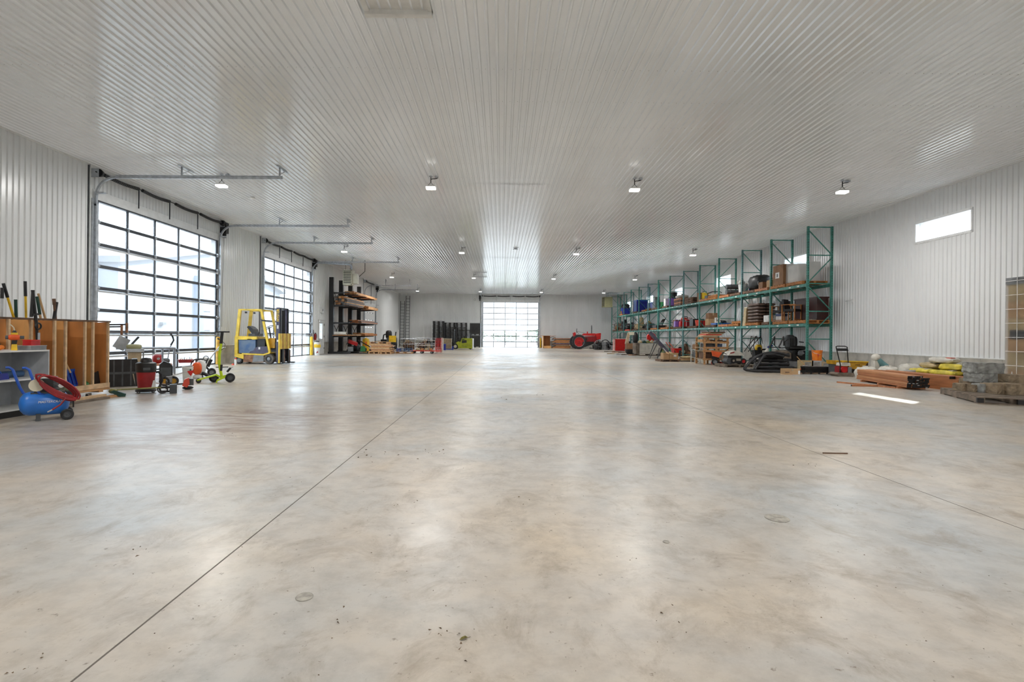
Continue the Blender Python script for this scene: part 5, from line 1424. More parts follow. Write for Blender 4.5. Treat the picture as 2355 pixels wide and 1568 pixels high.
MB().b2((S.x(1066), 0.25, S.z(778)), (S.x(1074), 0.7, S.z(773))).build('seat', 'black', t); MB().cyl((S.x(1056), 0.45, S.z(786)), (S.x(1059), 0.45, S.z(772)), 0.03, n=8).build('steering_column', 'black', t)
text('CLARK', 0.14, 'dkgreen', t, (S.x(1068), -0.003, S.z(796.5)), (R(90), 0, 0))
# wire coil on the far wall
p = AD(1092, 689, YB - 0.1)
o = thing('wire_coil', 'small coil of wire hung on the far wall beside the door operator', 'coil', p)
MB().torus((0, 0, 0), 0.1, 0.012, 'y', 16, 6).build('loop', 'darkgrey', o); MB().cyl((0, 0.09, 0.1), (0, -0.02, 0.1), 0.012, n=6).build('hook', 'galv', o)

# ================================================================== PALLET RACK ALONG THE RIGHT WALL
XFt, RD, BAY, Y0R, NB = 11.85, 1.0, 2.727, 20.0, 13
TOPZ = 5.62
L1, L2 = 1.85, 3.40
rk = thing('pallet_rack', 'long teal steel pallet rack with two loaded levels along the right wall', 'rack', (XFt, Y0R, 0))
pm_ = MB().b2((0, -0.04, 0.0), (0.075, 0.035, TOPZ)).mesh('post', 'teal')
pm2 = MB().b2((0, -0.04, 0.0), (0.075, 0.035, TOPZ)).mesh('post', 'tealgrey')
hbm = MB().b2((0.075, -0.02, -0.02), (RD - 0.075, 0.02, 0.02)).mesh('brace', 'teal')
zs = [0.15, 1.24, 2.32, 3.40, 4.50, TOPZ - 0.03]
def diag(z0, z1): return MB().bar((0.06, 0, z0), (RD - 0.06, 0, z1), 0.04, 0.03).mesh('brace', 'teal')
dm = [diag(zs[i] + 0.05, zs[i + 1] - 0.12) if i % 2 else diag(zs[i + 1] - 0.12, zs[i] + 0.05) for i in range(5)]
dmr = [diag(zs[i + 1] - 0.12, zs[i] + 0.05) if i % 2 else diag(zs[i] + 0.05, zs[i + 1] - 0.12) for i in range(5)]
fpm = MB().b2((-0.03, -0.07, 0), (0.1, 0.07, 0.012)).mesh('foot_plate', 'tealgrey')
for i in range(NB + 1):
    y = i * BAY
    mm_ = pm_ if i % 3 != 2 else pm2
    link('post', mm_, rk, (0, y, 0)); link('post', mm_, rk, (RD - 0.075, y, 0))
    link('foot_plate', fpm, rk, (0, y, 0)); link('foot_plate', fpm, rk, (RD - 0.075, y, 0))
    for z in zs: link('brace', hbm, rk, (0, y, z))
    for k in range(5): link('brace', (dmr if i in (3, 4, 6, 8, 9, 11) else dm)[k], rk, (0, y, 0))
bmm = MB().b2((0, 0.035, -0.115), (0.045, BAY - 0.04, 0.0)).mesh('shelf_beam', 'teal')
bcm = MB().b2((-0.012, 0.0, -0.16), (0.06, 0.045, 0.03)).mesh('beam_clip', 'teal')
lbm = MB().b2((-0.004, 0, -0.085), (0.0, 0.14, -0.03)).mesh('beam_label', 'paper')
decks = MB().b2((0.03, 0.06, -0.03), (RD - 0.03, BAY - 0.06, -0.012)).mesh('wire_deck', 'galv')
for i in range(NB):
    for z in (L1, L2):
        if i == NB - 1 and z == L2: continue
        for x in (-0.005, RD - 0.04): link('shelf_beam', bmm, rk, (x, i * BAY, z))
        link('beam_clip', bcm, rk, (0, i * BAY, z)); link('beam_clip', bcm, rk, (0, (i + 1) * BAY - 0.045, z))
        for k, yy in enumerate((0.5, 1.1, 2.0)):
            if (i * 3 + k) % 4 != 3: link('beam_label', lbm, rk, (-0.005, i * BAY + yy, z))
        for yy in (0.5, 1.36, 2.2): link('support_bar', hbm, rk, (0, i * BAY + yy, z - 0.03))
hl = MB()
for i in range(5):
    for x in (0.018, RD - 0.057):
        for k in range(int(TOPZ / 0.1)): hl.box((x + 0.02, i * BAY - 0.041, 0.1 + k * 0.1), (0.018, 0.004, 0.035))
    for k in range(int(TOPZ / 0.1)):
        if abs(0.1 + k * 0.1 - L1) > 0.15 and abs(0.1 + k * 0.1 - L2) > 0.15: hl.box((-0.001, i * BAY, 0.1 + k * 0.1), (0.004, 0.018, 0.035))
ho = hl.build('post_slots', 'black', rk); ho['kind'] = 'stuff'

def RB(px0, px1, pyt, Y0):                                   # near face between two pixels at depth Y0 -> x0, width, top z
    a, b = AD(px0, pyt, Y0), AD(px1, pyt, Y0)
    return a.x, b.x - a.x, (a.z + b.z) / 2
def bayY(i, f=0.0): return Y0R + (i + f) * BAY
SH = 0.006
def rack_pallet(i, f, z, label, m='palletw', w=1.0, d=1.15, x=None):
    # pallet across the rack beams; returns top z
    return pallet((XFt + RD / 2 - 0.03 if x is None else x, bayY(i, f), z + SH), 0, label, m, w, d, 0.13)
PT = 0.13 + SH

def carton(loc, d, m, label, cat='box', name='cardboard_box', rz=0.0, tape='tan', group=None):
    o = thing(name, label, cat, loc, rz, group)
    MB().b2((-d[0] / 2, -d[1] / 2, 0), (d[0] / 2, d[1] / 2, d[2])).build('carton', m, o)
    MB().b2((-0.03, -d[1] / 2 - 0.002, d[2] * 0.6), (0.03, d[1] / 2 + 0.002, d[2] + 0.002)).build('tape', tape, o)
    return o
def bag_pile(x0, x1, y0, y1, z, rows, nx, ny, m, label, group, h=0.13, seed=1):
    w, l = (x1 - x0) / nx, (y1 - y0) / ny
    k = 0
    key = ('bag', round(w, 3), round(l, 3), h, m)
    if key not in BOARD:
        BOARD[key] = (MB().ell((0, 0, h / 2), (w * 0.5, l * 0.5, h * 0.5), 14, 8, pw=0.55).jit(0.008, seed).mesh('bag_body', m, 60), MB().box((0, -l * 0.46, h * 0.5), (w * 0.7, 0.03, 0.02)).mesh('seam', m))
    for r_ in range(rows):
        for a in range(nx):
            for b in range(ny):
                o = thing('bag', label, 'bag', (x0 + w * (a + 0.5), y0 + l * (b + 0.5), z + 0.012 + r_ * (h + 0.008)), 0, group)
                link('bag_body', BOARD[key][0], o); link('seam', BOARD[key][1], o)
def drum(loc, r, h, m, label, lidm='black', cat='bucket', name='bucket', handle=True, group=None):
    o = thing(name, label, cat, loc, 0, group)
    MB().lathe([(r * 0.86, 0), (r, h), (r * 1.05, h), (r * 1.05, h + 0.02), (r * 0.95, h + 0.02), (r * 0.84, 0.02), (0.001, 0.02)], n=20).build('pail', m, o, 40)
    if handle: MB().tube([(-r * 1.04, 0, h * 0.95), (-r * 0.9, -r * 0.6, h * 0.75), (0, -r * 1.06, h * 0.62), (r * 0.9, -r * 0.6, h * 0.75), (r * 1.04, 0, h * 0.95)], 0.005, 5).build('bail', 'galv', o, 60)
    if lidm: MB().lathe([(r * 0.94, h + 0.004), (r * 0.94, h + 0.018), (0.001, h + 0.018)], n=20).build('contents', lidm, o)
    return o

# ---------------- upper level
xm = XFt + RD / 2
# bay 0: big carton in clear wrap
rack_pallet(0, 0.30, L2, 'yellowish pallet under the plastic wrapped load on the upper level', 'palletw')
rack_pallet(0, 0.76, L2, 'pallet under the big brown carton on the upper level', 'palletw')
zt_ = L2 + PT
o = thing('wrapped_load', 'large load draped in clear plastic on the upper rack level', 'wrapped load', (xm, bayY(0, 0.42), zt_))
MB().b2((-0.42, -0.42, 0.0), (0.42, 0.3, 0.74)).build('inner_carton', 'paper', o)
MB().box((0.0, -0.05, 0.42), (0.93, 0.9, 0.80), top=(0.96, 0.94)).jit(0.012, 2).build('plastic_cover', 'wrap', o)
o = carton((xm - 0.02, bayY(0, 0.77), zt_), (0.94, 0.8, 0.86), 'cardd', 'big brown carton with a white label on the upper rack level')
MB().b2((-0.474, -0.1, 0.3), (-0.471, 0.2, 0.55)).build('shipping_label', 'paper', o); MB().b2((-0.476, 0.0, 0.36), (-0.474, 0.1, 0.49)).build('label_print', 'darkgrey', o)
# bay 1: black tarp heap and cartons
rack_pallet(1, 0.28, L2, 'pallet under the small cartons on the upper level', 'pinered'); rack_pallet(1, 0.72, L2, 'pallet under the black tarpaulin heap on the upper level', 'oldwood')
o = thing('tarpaulin_heap', 'heap of folded black tarpaulin on the upper rack level', 'tarpaulin', (xm, bayY(1, 0.68), zt_))
MB().ell((0, 0, 0.36), (0.45, 0.6, 0.37), 28, 16, pw=0.7, zmin=-0.35).jit(0.022, 6).build('folded_sheet', 'black', o, 75)
for k in range(4): MB().torus((-0.25 + 0.1 * k, -0.5 - 0.02 * k, 0.3 + 0.05 * (k % 2)), 0.12, 0.02, 'y', 14, 6).build('strap_loop', 'midgrey', o)
carton((12.12, bayY(1, 0.12), L2 + PT), (0.34, 0.34, 0.32), 'card', 'small open cardboard carton at the end of the upper level beside the white carton')
carton((12.5, bayY(1, 0.2), L2 + PT), (0.34, 0.4, 0.42), 'card', 'tall tan carton beside the black tarpaulin on the upper level')
carton((12.12, bayY(1, 0.36), L2 + PT), (0.4, 0.36, 0.3), 'cardd', 'dark tan carton before the black tarpaulin on the upper level')
carton((12.55, bayY(1, 0.02) + 0.12, L2 + PT), (0.34, 0.22, 0.34), 'paper', 'white carton beside the rack post on the upper level', tape='cream')
o = thing('pink_case', 'red and white case standing on cartons on the upper level', 'case', (12.5, bayY(1, 0.2), L2 + PT + 0.422)); MB().box((0, 0, 0.11), (0.3, 0.36, 0.22)).build('case_body', 'coral', o); MB().box((0, 0, 0.26), (0.34, 0.38, 0.08)).build('case_lid', 'bagw', o)
# bay 2
rack_pallet(2, 0.25, L2, 'dark pallet under the buckets on the upper level', 'oldwood'); rack_pallet(2, 0.72, L2, 'orange pallet under the two black rolls on the upper level', 'pinered')
for k in range(2):
    o = thing('black_roll', ['black padded roll lying on the orange pallet on the upper level', 'black padded roll lying on another roll on the upper level'][k], 'roll', (xm - 0.02, bayY(2, 0.66), zt_ + 0.012 + k * 0.29))
    MB().cyl((-0.44, 0, 0.13), (0.4, 0, 0.13), 0.13, n=18).build('roll', 'darkgrey', o, 40)
    for x in (-0.2, 0.2): MB().torus((x, 0, 0.13), 0.132, 0.012, 'x', 18, 6).build('strap', 'black', o)
for k, (px, m, lb) in enumerate(((0.12, 'white', 'white bucket of tangled parts on the upper level'), (0.36, 'midgrey', 'grey bucket of tangled parts on the upper level'))):
    o = drum((12.15 + 0.42 * k, bayY(2, px) + 0.2, zt_), 0.19, 0.4, m, lb, 'darkgrey')
    clutter_bits(o, 14, 0.3, 0.3, 0.35, ['galv', 'bagw', 'tan', 'midgrey'], 30 + k, ('bar', 'ell', 'tor'), 0.41)
drum((12.6, bayY(2, 0.16), zt_), 0.17, 0.36, 'dkblue', 'dark blue bucket behind the white bucket on the upper level', 'black')
# bay 3
rack_pallet(3, 0.3, L2, 'weathered orange pallet lying empty on the upper level', 'palletw'); rack_pallet(3, 0.75, L2, 'pallet under the white machine case on the upper level', 'pinered')
o = thing('machine_case', 'white plastic machine with a black bent handle on the upper level', 'machine', (xm, bayY(3, 0.72), zt_)); MB().box((0.1, 0, 0.14), (0.6, 0.7, 0.28), top=(0.85, 0.9)).build('body', 'bagw', o); MB().tube([(-0.3, -0.2, 0.05), (-0.38, -0.2, 0.3), (-0.1, -0.2, 0.4), (0.35, -0.2, 0.42), (0.45, -0.2, 0.36)], 0.03, 8).build('handle', 'black', o, 60); MB().box((-0.28, 0, 0.1), (0.2, 0.4, 0.2)).build('motor', 'darkgrey', o)
o = pallet((xm, bayY(3, 0.3), L2 + PT + 0.004), 0.03, 'flat pallet lying on the orange pallet on the upper level', 'palletw', 1.0, 1.1, 0.12)
# bay 4
for k in range(3): pallet((xm, bayY(4, 0.68), L2 + SH + k * 0.132), 0, ['lowest pallet of the dark pallet stack on the upper level', 'middle pallet of the dark pallet stack on the upper level', 'topmost pallet of the dark pallet stack on the upper level'][k], 'oldwood', 0.98, 1.2, 0.13)
o = thing('yellow_canister', 'yellow square canister beside a brown post on the upper level', 'canister', (12.4, bayY(4, 0.2), L2 + SH)); MB().box((0, 0, 0.3), (0.42, 0.36, 0.6)).build('can', 'yellow', o); MB().box((-0.3, 0.05, 0.3), (0.16, 0.3, 0.6)).build('brown_side', 'cardd', o); MB().tube([(-0.1, 0, 0.6), (-0.1, 0, 0.68), (0.12, 0, 0.68), (0.12, 0, 0.6)], 0.02, 6).build('grip', 'black', o)
# bay 5
for k in range(4): pallet((xm, bayY(5, 0.4), L2 + SH + k * 0.122), 0.02 * (k - 1), ['lowest', 'second', 'third', 'topmost'][k] + ' pallet of the reddish pallet stack on the upper level', 'pinered' if k % 2 else 'oldwood', 1.0, 1.3, 0.12)
o = thing('poly_sheet', 'crumpled pale green and white sheeting on the upper level', 'sheeting', (xm - 0.1, bayY(5, 0.5), L2 + SH + 4 * 0.122 + 0.002)); MB().ell((-0.05, -0.1, 0.12), (0.36, 0.5, 0.13), pw=0.7, zmin=-0.12).jit(0.04, 9).build('sheet', 'bagw', o, 40); MB().box((0.12, 0.1, 0.3), (0.3, 0.4, 0.02), rot=(0.3, 0.3, 0)).build('green_panel', 'green', o)
# bay 6
rack_pallet(6, 0.35, L2, 'pallet under the purple tote on the upper level', 'oldwood')
o = thing('purple_tote', 'lilac plastic tote beside a white carton on the upper level', 'tote', (12.42, bayY(6, 0.3), zt_)); MB().box((0, 0, 0.25), (0.6, 0.6, 0.5), top=(1.08, 1.08)).build('tote_body', 'purple', o); MB().box((0, 0, 0.51), (0.68, 0.68, 0.03)).build('lid', 'purple', o)
o = thing('black_tub', 'black round tub with white stakes on the purple tote', 'tub', (12.42, bayY(6, 0.3), zt_ + 0.527)); MB().lathe([(0.22, 0), (0.27, 0.45), (0.24, 0.45), (0.2, 0.02), (0.001, 0.02)], n=18).build('tub_body', 'black', o, 40)
for k in range(4): MB().cyl((0.05 * k - 0.08, 0, 0.1), (0.1 * k - 0.12, 0, 0.62), 0.012, n=6).build('stake', 'bagw', o)
carton((12.0, bayY(6, 0.42), zt_), (0.24, 0.4, 0.55), 'paper', 'tall white carton beside the purple tote', tape='cream')
# bay 7
rack_pallet(7, 0.3, L2, 'dark pallet under the paint drums on the upper level', 'oldwood')
for k, (dx, dy, r_, h_, m) in enumerate(((0.0, 0, 0.16, 0.6, 'dkgreen'), (0.35, 0.0, 0.18, 0.42, 'green'), (0.66, 0.05, 0.15, 0.5, 'cardd'), (0.12, 0.5, 0.18, 0.85, 'black'))):
    drum((XFt + 0.17 + dx, bayY(7, 0.2) + dy, zt_), r_, h_, m, ['slim dark green drum on the upper level before the black drum', 'squat green drum beside the brown drum on the upper level', 'brown drum beside the squat green drum on the upper level', 'tall black drum behind the slim green drum on the upper level'][k], None, 'drum', 'drum', False)
# bay 8, 9
rack_pallet(8, 0.4, L2, 'pallet of tan offcuts near the drums on the upper level', 'palletw')
o = thing('offcut_pile', 'pile of tan offcuts on the upper level past the drums', 'offcuts', (xm, bayY(8, 0.4), zt_)); clutter_bits(o, 16, 0.8, 1.0, 0.2, ['tan', 'palletw', 'pine'], 41, ('bar', 'box'))
# bay 9: big blue box
rack_pallet(9, 0.45, L2, 'pallet under the big blue crate on the upper level', 'oldwood')
o = thing('blue_crate', 'large dark blue crate on the upper rack level near the far end', 'crate', (xm, bayY(9, 0.45), zt_)); MB().box((0, 0, 0.5), (0.95, 1.1, 1.0)).build('crate_body', 'dkblue', o); MB().b2((-0.485, -0.56, 0.9), (0.485, 0.56, 1.02)).build('rim', 'blue', o); MB().b2((-0.48, -0.2, 0.0), (-0.477, 0.2, 0.9)).build('side_panel', 'compblue', o)
# bay 11
rack_pallet(11, 0.4, L2, 'reddish pallet under the bright blue bin on the upper level', 'pinered')
o = thing('bright_blue_bin', 'bright blue bin with a dark heap on the upper level at the far end', 'bin', (xm - 0.05, bayY(11, 0.4), zt_)); MB().box((0, 0, 0.3), (0.7, 0.8, 0.6), top=(1.05, 1.05)).build('bin_body', 'dkblue', o); MB().ell((0, 0, 0.72), (0.42, 0.5, 0.28), pw=0.8, zmin=-0.12).jit(0.05, 3).build('heap', 'black', o, 40); MB().box((-0.4, 0.0, 0.15), (0.12, 0.3, 0.3)).build('side_box', 'cardd', o)

# ---------------- lower level
zl = L1 + PT
rack_pallet(0, 0.22, L1, 'orange pallet under the mahogany desk', 'palletw'); rack_pallet(0, 0.68, L1, 'orange pallet under the office chairs', 'palletw')
o = thing('desk', 'dark mahogany desk standing on the lower rack level behind the office chairs', 'desk', (12.6, bayY(0, 0.34), zl))
MB().b2((-0.27, -0.8, 0.86), (0.22, 0.8, 0.92)).build('desk_top', 'mahog', o)
for y in (-0.78, 0.74): MB().b2((-0.25, y, 0), (0.2, y + 0.04, 0.86)).build('desk_end', 'mahog', o)
MB().b2((-0.24, -0.74, 0.05), (-0.21, 0.74, 0.86)).build('modesty_panel', 'mahog', o); MB().b2((-0.2, -0.735, 0.1), (0.19, -0.3, 0.855)).build('drawer_box', 'mahog', o)
def office_chair(loc, rz, label):
    o = thing('office_chair', label, 'chair', loc, rz, 'wooden arm office chairs on the rack')
    for x in (-0.27, 0.27):
        for y in (-0.25, 0.25): MB().bar((x, y, 0), (x, y, 0.64), 0.035, 0.045).build('leg', 'palletw', o)
        MB().bar((x, -0.29, 0.655), (x, 0.3, 0.655), 0.05, 0.03).build('arm', 'palletw', o)
    MB().bar((-0.27, -0.25, 0.05), (0.27, -0.25, 0.05), 0.03).build('stretcher', 'palletw', o)
    MB().box((0, -0.02, 0.43), (0.5, 0.5, 0.1), top=(0.92, 0.92)).build('seat', 'black', o)
    MB().box((0, 0.24, 0.68), (0.46, 0.08, 0.42), rot=(-0.15, 0, 0), top=(0.9, 0.9)).build('backrest', 'black', o)
    return o
office_chair((11.98, bayY(0, 0.46), zl), R(35), 'black upholstered chair with wooden arms before the mahogany desk')
office_chair((12.1, bayY(0, 0.82), zl), R(-60), 'black upholstered chair with wooden arms and folders under the seat')
o = thing('folders', 'stack of blue and white folders under an office chair', 'folders', (12.1, bayY(0, 0.82), zl), R(-60)); MB().b2((-0.15, -0.16, 0), (0.15, 0.16, 0.22)).build('white_folders', 'paper', o); MB().b2((-0.16, -0.17, 0.222), (0.16, 0.17, 0.34)).build('blue_folders', 'denim', o)
# bay 1: bag pallet
rack_pallet(1, 0.60, L1, 'orange pallet under the wrapped sack stack', 'palletw', 1.0, 1.25); rack_pallet(1, 0.15, L1, 'dark pallet under the white printed carton', 'oldwood', 0.95, 0.6)
bag_pile(XFt + 0.03, XFt + 0.95, bayY(1, 0.42), bayY(1, 0.84), zl, 6, 2, 1, 'bagbrown', 'brown filled sack in the stack on the lower rack level', 'brown sacks on the lower level', 0.145, 3)
o = thing('tan_wrap', 'tan plastic wrapped sacks behind the brown sack stack', 'sacks', (xm, bayY(1, 0.90), L1 + SH)); MB().box((-0.05, 0.0, 0.43), (0.86, 0.28, 0.86), top=(0.85, 0.9)).jit(0.03, 4).build('wrapped_sacks', 'bagtan', o); MB().box((-0.05, 0, 0.89), (0.7, 0.26, 0.06)).build('top_sheet', 'cream', o)
carton((12.1, bayY(1, 0.15), zl), (0.4, 0.44, 0.30), 'paper', 'white carton printed with lines on the lower level', tape='ltgrey')
o = thing('plastic_bag', 'white and blue plastic bag leaning by the printed carton on the lower level', 'bag', (12.45, bayY(1, 0.12), zl)); MB().ell((0, 0, 0.24), (0.15, 0.13, 0.25), pw=0.8, zmin=-0.24).jit(0.015, 3).build('bag_body', 'bagw', o, 60); MB().box((0, -0.12, 0.22), (0.16, 0.04, 0.16)).build('blue_print', 'steelblue', o)
# bay 2: empty pallets
rack_pallet(2, 0.3, L1, 'orange pallet lying empty beside the sack stack', 'palletw'); rack_pallet(2, 0.75, L1, 'reddish pallet lying empty near the sign with a letter', 'pinered')
pallet((xm, bayY(2, 0.2), L1 + PT + 0.004), 0.05, 'pale pallet lying on the empty orange pallet', 'palletw', 1.0, 0.9, 0.12)
# letter sign hung on the frame
p = AD(1650.5, 736, bayY(3) - 0.07)
o = thing('letter_sign', 'white square sign with a black letter k on the rack frame', 'sign', (p.x, bayY(3) - 0.03, p.z)); MB().box((0, 0, 0), (0.30, 0.012, 0.27)).build('board', 'paper', o); text('k', 0.3, 'black', o, (0.0, -0.008, 0.0), (R(90), 0, 0))
# bay 3
rack_pallet(3, 0.4, L1, 'dark pallet under the brown cartons on the lower level', 'oldwood', 1.0, 1.3)
carton((12.2, bayY(3, 0.62), zl), (0.55, 0.5, 0.36), 'card', 'tan carton under the brown carton on the lower level'); carton((12.2, bayY(3, 0.62), zl + 0.364), (0.5, 0.45, 0.34), 'cardd', 'brown carton stacked on the tan carton')
o = thing('blue_tray', 'flat blue tray with dark parts on the lower level', 'tray', (12.3, bayY(3, 0.25), zl)); MB().box((0, 0, 0.05), (0.8, 0.7, 0.1), top=(1.05, 1.05)).build('tray_body', 'compblue', o); clutter_bits(o, 8, 0.6, 0.5, 0.25, ['darkgrey', 'midgrey', 'black'], 44, z=0.1)
# bay 4
rack_pallet(4, 0.4, L1, 'dark pallet under the red hamper on the lower level', 'oldwood', 1.0, 1.4)
o = thing('red_hamper', 'coral red tub on the lower level beside a dark crate', 'tub', (12.1, bayY(4, 0.25), zl)); MB().lathe([(0.16, 0), (0.21, 0.34), (0.19, 0.34), (0.001, 0.3)], n=18).build('tub_body', 'coral', o, 40); MB().torus((0, 0, 0.34), 0.2, 0.012, 'z').build('rim', 'coral', o)
carton((12.5, bayY(4, 0.2), zl), (0.3, 0.3, 0.32), 'red', 'small red case on the lower level beside the coral tub', tape='vacred'); carton((12.35, bayY(4, 0.6), zl), (0.7, 0.6, 0.45), 'black', 'black crate on the lower level behind the coral tub', tape='darkgrey')
# bay 5: fuel cans
rack_pallet(5, 0.35, L1, 'dark pallet under the red fuel cans on the lower level', 'oldwood', 1.0, 1.5)
def fuel_can(loc, m, label, s=1.0):
    o = thing('fuel_can', label, 'fuel can', loc)
    MB().box((0, 0, 0.15 * s), (0.3 * s, 0.26 * s, 0.3 * s), top=(0.92, 0.9)).build('can_body', m, o); MB().tube([(-0.1 * s, 0, 0.3 * s), (-0.1 * s, 0, 0.37 * s), (0.04 * s, 0, 0.37 * s), (0.06 * s, 0, 0.3 * s)], 0.018, 6).build('handle', m, o, 60); MB().cyl((0.1 * s, 0, 0.29 * s), (0.13 * s, 0, 0.38 * s), 0.025, n=8).build('spout', 'black', o)
fuel_can((12.15, bayY(5, 0.35), zl), 'brightred', 'bright red fuel can at the front of the lower level', 1.2); fuel_can((12.0, bayY(5, 0.55), zl), 'purple', 'purple jug beside the red fuel cans', 1.3)
fuel_can((12.55, bayY(5, 0.3), zl), 'red', 'tall red fuel can behind the bright red one', 1.6); fuel_can((12.35, bayY(5, 0.12), zl), 'vacred', 'dark red fuel can beside the rack post', 1.1)
o = thing('red_machine', 'dark red machine with a hose behind the fuel cans', 'machine', (12.5, bayY(5, 0.58), zl)); MB().box((0, 0, 0.25), (0.5, 0.4, 0.5)).build('body', 'vacred', o); MB().ell((0, 0, 0.55), (0.22, 0.18, 0.12)).build('cover', 'coral', o, 50); MB().tube([(-0.2, 0, 0.5), (-0.1, 0, 0.75), (0.2, 0, 0.7), (0.28, 0, 0.5)], 0.025, 6).build('hose', 'black', o, 60)
carton((12.3, bayY(5, 0.85), zl), (0.5, 0.4, 0.5), 'cardd', 'brown carton behind the red machine on the lower level')
# bay 6, 7: timber and black wing
rack_pallet(6, 0.4, L1, 'pallet of short timber on the lower level past the fuel cans', 'palletw', 1.0, 1.6)
o = thing('timber_offcuts', 'pile of pale timber offcuts on the lower level past the fuel cans', 'offcuts', (xm, bayY(6, 0.4), zl)); clutter_bits(o, 14, 0.8, 1.2, 0.16, ['pine', 'woodedge', 'palletw'], 50, ('bar', 'box'))
rack_pallet(7, 0.35, L1, 'pallet under the black tarp and chair on the lower level', 'palletw', 1.0, 1.6)
o = thing('black_lounger', 'black folded chair with a raised back on the lower level', 'chair', (xm, bayY(7, 0.4), zl)); MB().box((0, 0, 0.12), (0.8, 0.9, 0.2)).build('seat_pad', 'black', o); MB().box((0.25, 0.1, 0.5), (0.5, 0.7, 0.06), rot=(0, -1.0, 0)).build('raised_back', 'black', o); MB().bar((0.1, -0.3, 0.2), (0.42, -0.3, 0.85), 0.04).build('back_rail', 'blackmet', o)
# bays 8-12: dark machinery and tan boxes
for i, (lb, ms, sd, hgt) in enumerate((('heap of yellow and black parts on the lower level past the black chair', ['ochre', 'black', 'darkgrey', 'midgrey'], 61, 0.75), ('heap of tan canvas and dark boxes on the lower level near the far end', ['bagtan', 'black', 'darkgrey', 'tan'], 62, 0.9), ('heap of black motors with a white box on the lower level near the far end', ['black', 'blackmet', 'darkgrey', 'bagw'], 63, 0.9), ('dense heap of black motors on the lower level at the far end', ['black', 'blackmet', 'darkgrey'], 64, 1.2), ('dark drums and brown cartons on the lower level in the far corner', ['black', 'cardd', 'darkgrey', 'rust'], 65, 1.0))):
    rack_pallet(8 + i, 0.45, L1, ['pallet under the yellow and black parts', 'pallet under the tan canvas heap', 'orange pallet under the black motors with a white box', 'pallet under the dense heap of black motors', 'pallet under the dark drums in the far corner'][i], ['oldwood', 'oldwood', 'coral', 'oldwood', 'oldwood'][i], 1.0, 1.6)
    o = thing('parts_heap', lb, 'parts', (xm, bayY(8 + i, 0.45), zl)); clutter_bits(o, 22, 0.8, 1.3, hgt, ms, sd, ('box', 'cyl', 'ell', 'bar', 'tor'))
o = thing('canvas_roll', 'upright roll of tan canvas on the lower level near the far end', 'roll', (12.2, bayY(9, 0.0) + 0.3, L1 + SH)); MB().lathe([(0.2, 0), (0.24, 0.5), (0.16, 1.1), (0.05, 1.15), (0.001, 1.15)], n=14).jit(0.015, 5).build('canvas', 'bagtan', o, 60); MB().torus((0, 0, 0.6), 0.23, 0.015, 'z').build('tie', 'palletw', o)

# ================================================================== FAR RIGHT CORNER: PANELS, TRACTOR, MACHINES
S = Spot(1280, 801, flat=True)
Yp = 55.0
def axp(px): return uv(px, 775)[0] / FPX * Yp
o = thing('panel_crate', 'open plywood crate end standing beside the yellow bollard at the far wall', 'crate', (axp(1249), Yp, 0))
w = axp(1268) - axp(1249)
MB().b2((0, 0, 0), (0.05, 1.3, 1.32)).build('end_panel', 'ply', o); MB().b2((0, 1.26, 0), (w, 1.3, 1.3)).build('back_panel', 'plyd', o); MB().b2((-0.35, -0.03, 1.3), (w + 0.5, 1.3, 1.34)).build('lid_board', 'pinered', o); MB().b2((0, 0, 0), (w, 0.04, 0.25)).build('front_board', 'ply', o)
for k in range(14):
    m = ['pine', 'pinered', 'palletw', 'pine', 'darkgrey', 'pinered', 'steelblue', 'palletw'][k % 8]
    o = MB().b2((0, 0, 0), (axp(1309) - axp(1268) - 0.1 * (k % 3), 0.9, 0.075)).build('stacked_plank', m, None, loc=(axp(1268) + 0.1 + 0.12 * (k % 4), Yp - 0.2 + 0.02 * (k % 3), k * 0.0775)); tag(o, 'plank in the mixed timber stack between the panel crate and red tractor', 'plank', 'mixed planks by the tractor')
o = thing('dark_hook', 'dark iron hook lying on the mixed timber stack', 'hook', (axp(1262) + 0.45, Yp + 0.1, 14 * 0.0775)); MB().tube([(-0.3, 0, 0.05), (-0.1, 0, 0.12), (0.1, 0, 0.12), (0.25, 0, 0.03)], 0.03, 6).build('hook_bar', 'oldwood', o); MB().box((0.28, 0, 0.03), (0.1, 0.1, 0.06)).build('hook_base', 'oldwood', o)

# ---- red tractor
S = Spot(1338, 803, flat=True)
t = S.thing('tractor', 'old red tractor with a tall rear wheel beside the mixed timber stack', 'tractor')
Y1 = 1.5
def tractor_wheel(cx, y, r, w, name):
    o = MB().lathe([(r * 0.68, -w / 2), (r * 0.92, -w / 2), (r * 0.97, -w * 0.3), (r * 0.97, w * 0.3), (r * 0.92, w / 2), (r * 0.68, w / 2)], n=32, axis='y', ring=True).build(name, 'tyre', t, 40, loc=(cx, y, r))
    lg = MB()
    for k in range(26):
        a = 2 * math.pi * k / 26; s_ = 1 if k % 2 else -1
        lg.box((r * 0.97 * math.cos(a), s_ * w * 0.22, r * 0.97 * math.sin(a)), (0.05, w * 0.5, 0.07), rot=(0, -a, 0.0))
    lgo = lg.build('tread_lugs', 'tyre', o); lgo['kind'] = 'stuff'
    MB().torus((0, -w * 0.42, 0), r * 0.68, 0.025, 'y', 32, 6).build('rim_ring', 'ltgrey', o, 60)
    MB().lathe([(0.001, -w * 0.30), (r * 0.2, -w * 0.34), (r * 0.25, -w * 0.2), (r * 0.66, -w * 0.25), (r * 0.67, 0.1)], n=28, axis='y').build('disc', 'tracred', o, 40)
    MB().cyl((0, -w * 0.30, 0), (0, -w * 0.5, 0), r * 0.09, n=12).build('hub', 'vacred', o)
    return o
rr = 0.74
tractor_wheel(S.x(1332), 0.15, rr, 0.34, 'rear_wheel'); tractor_wheel(S.x(1332), 1.75, rr, 0.34, 'rear_wheel')
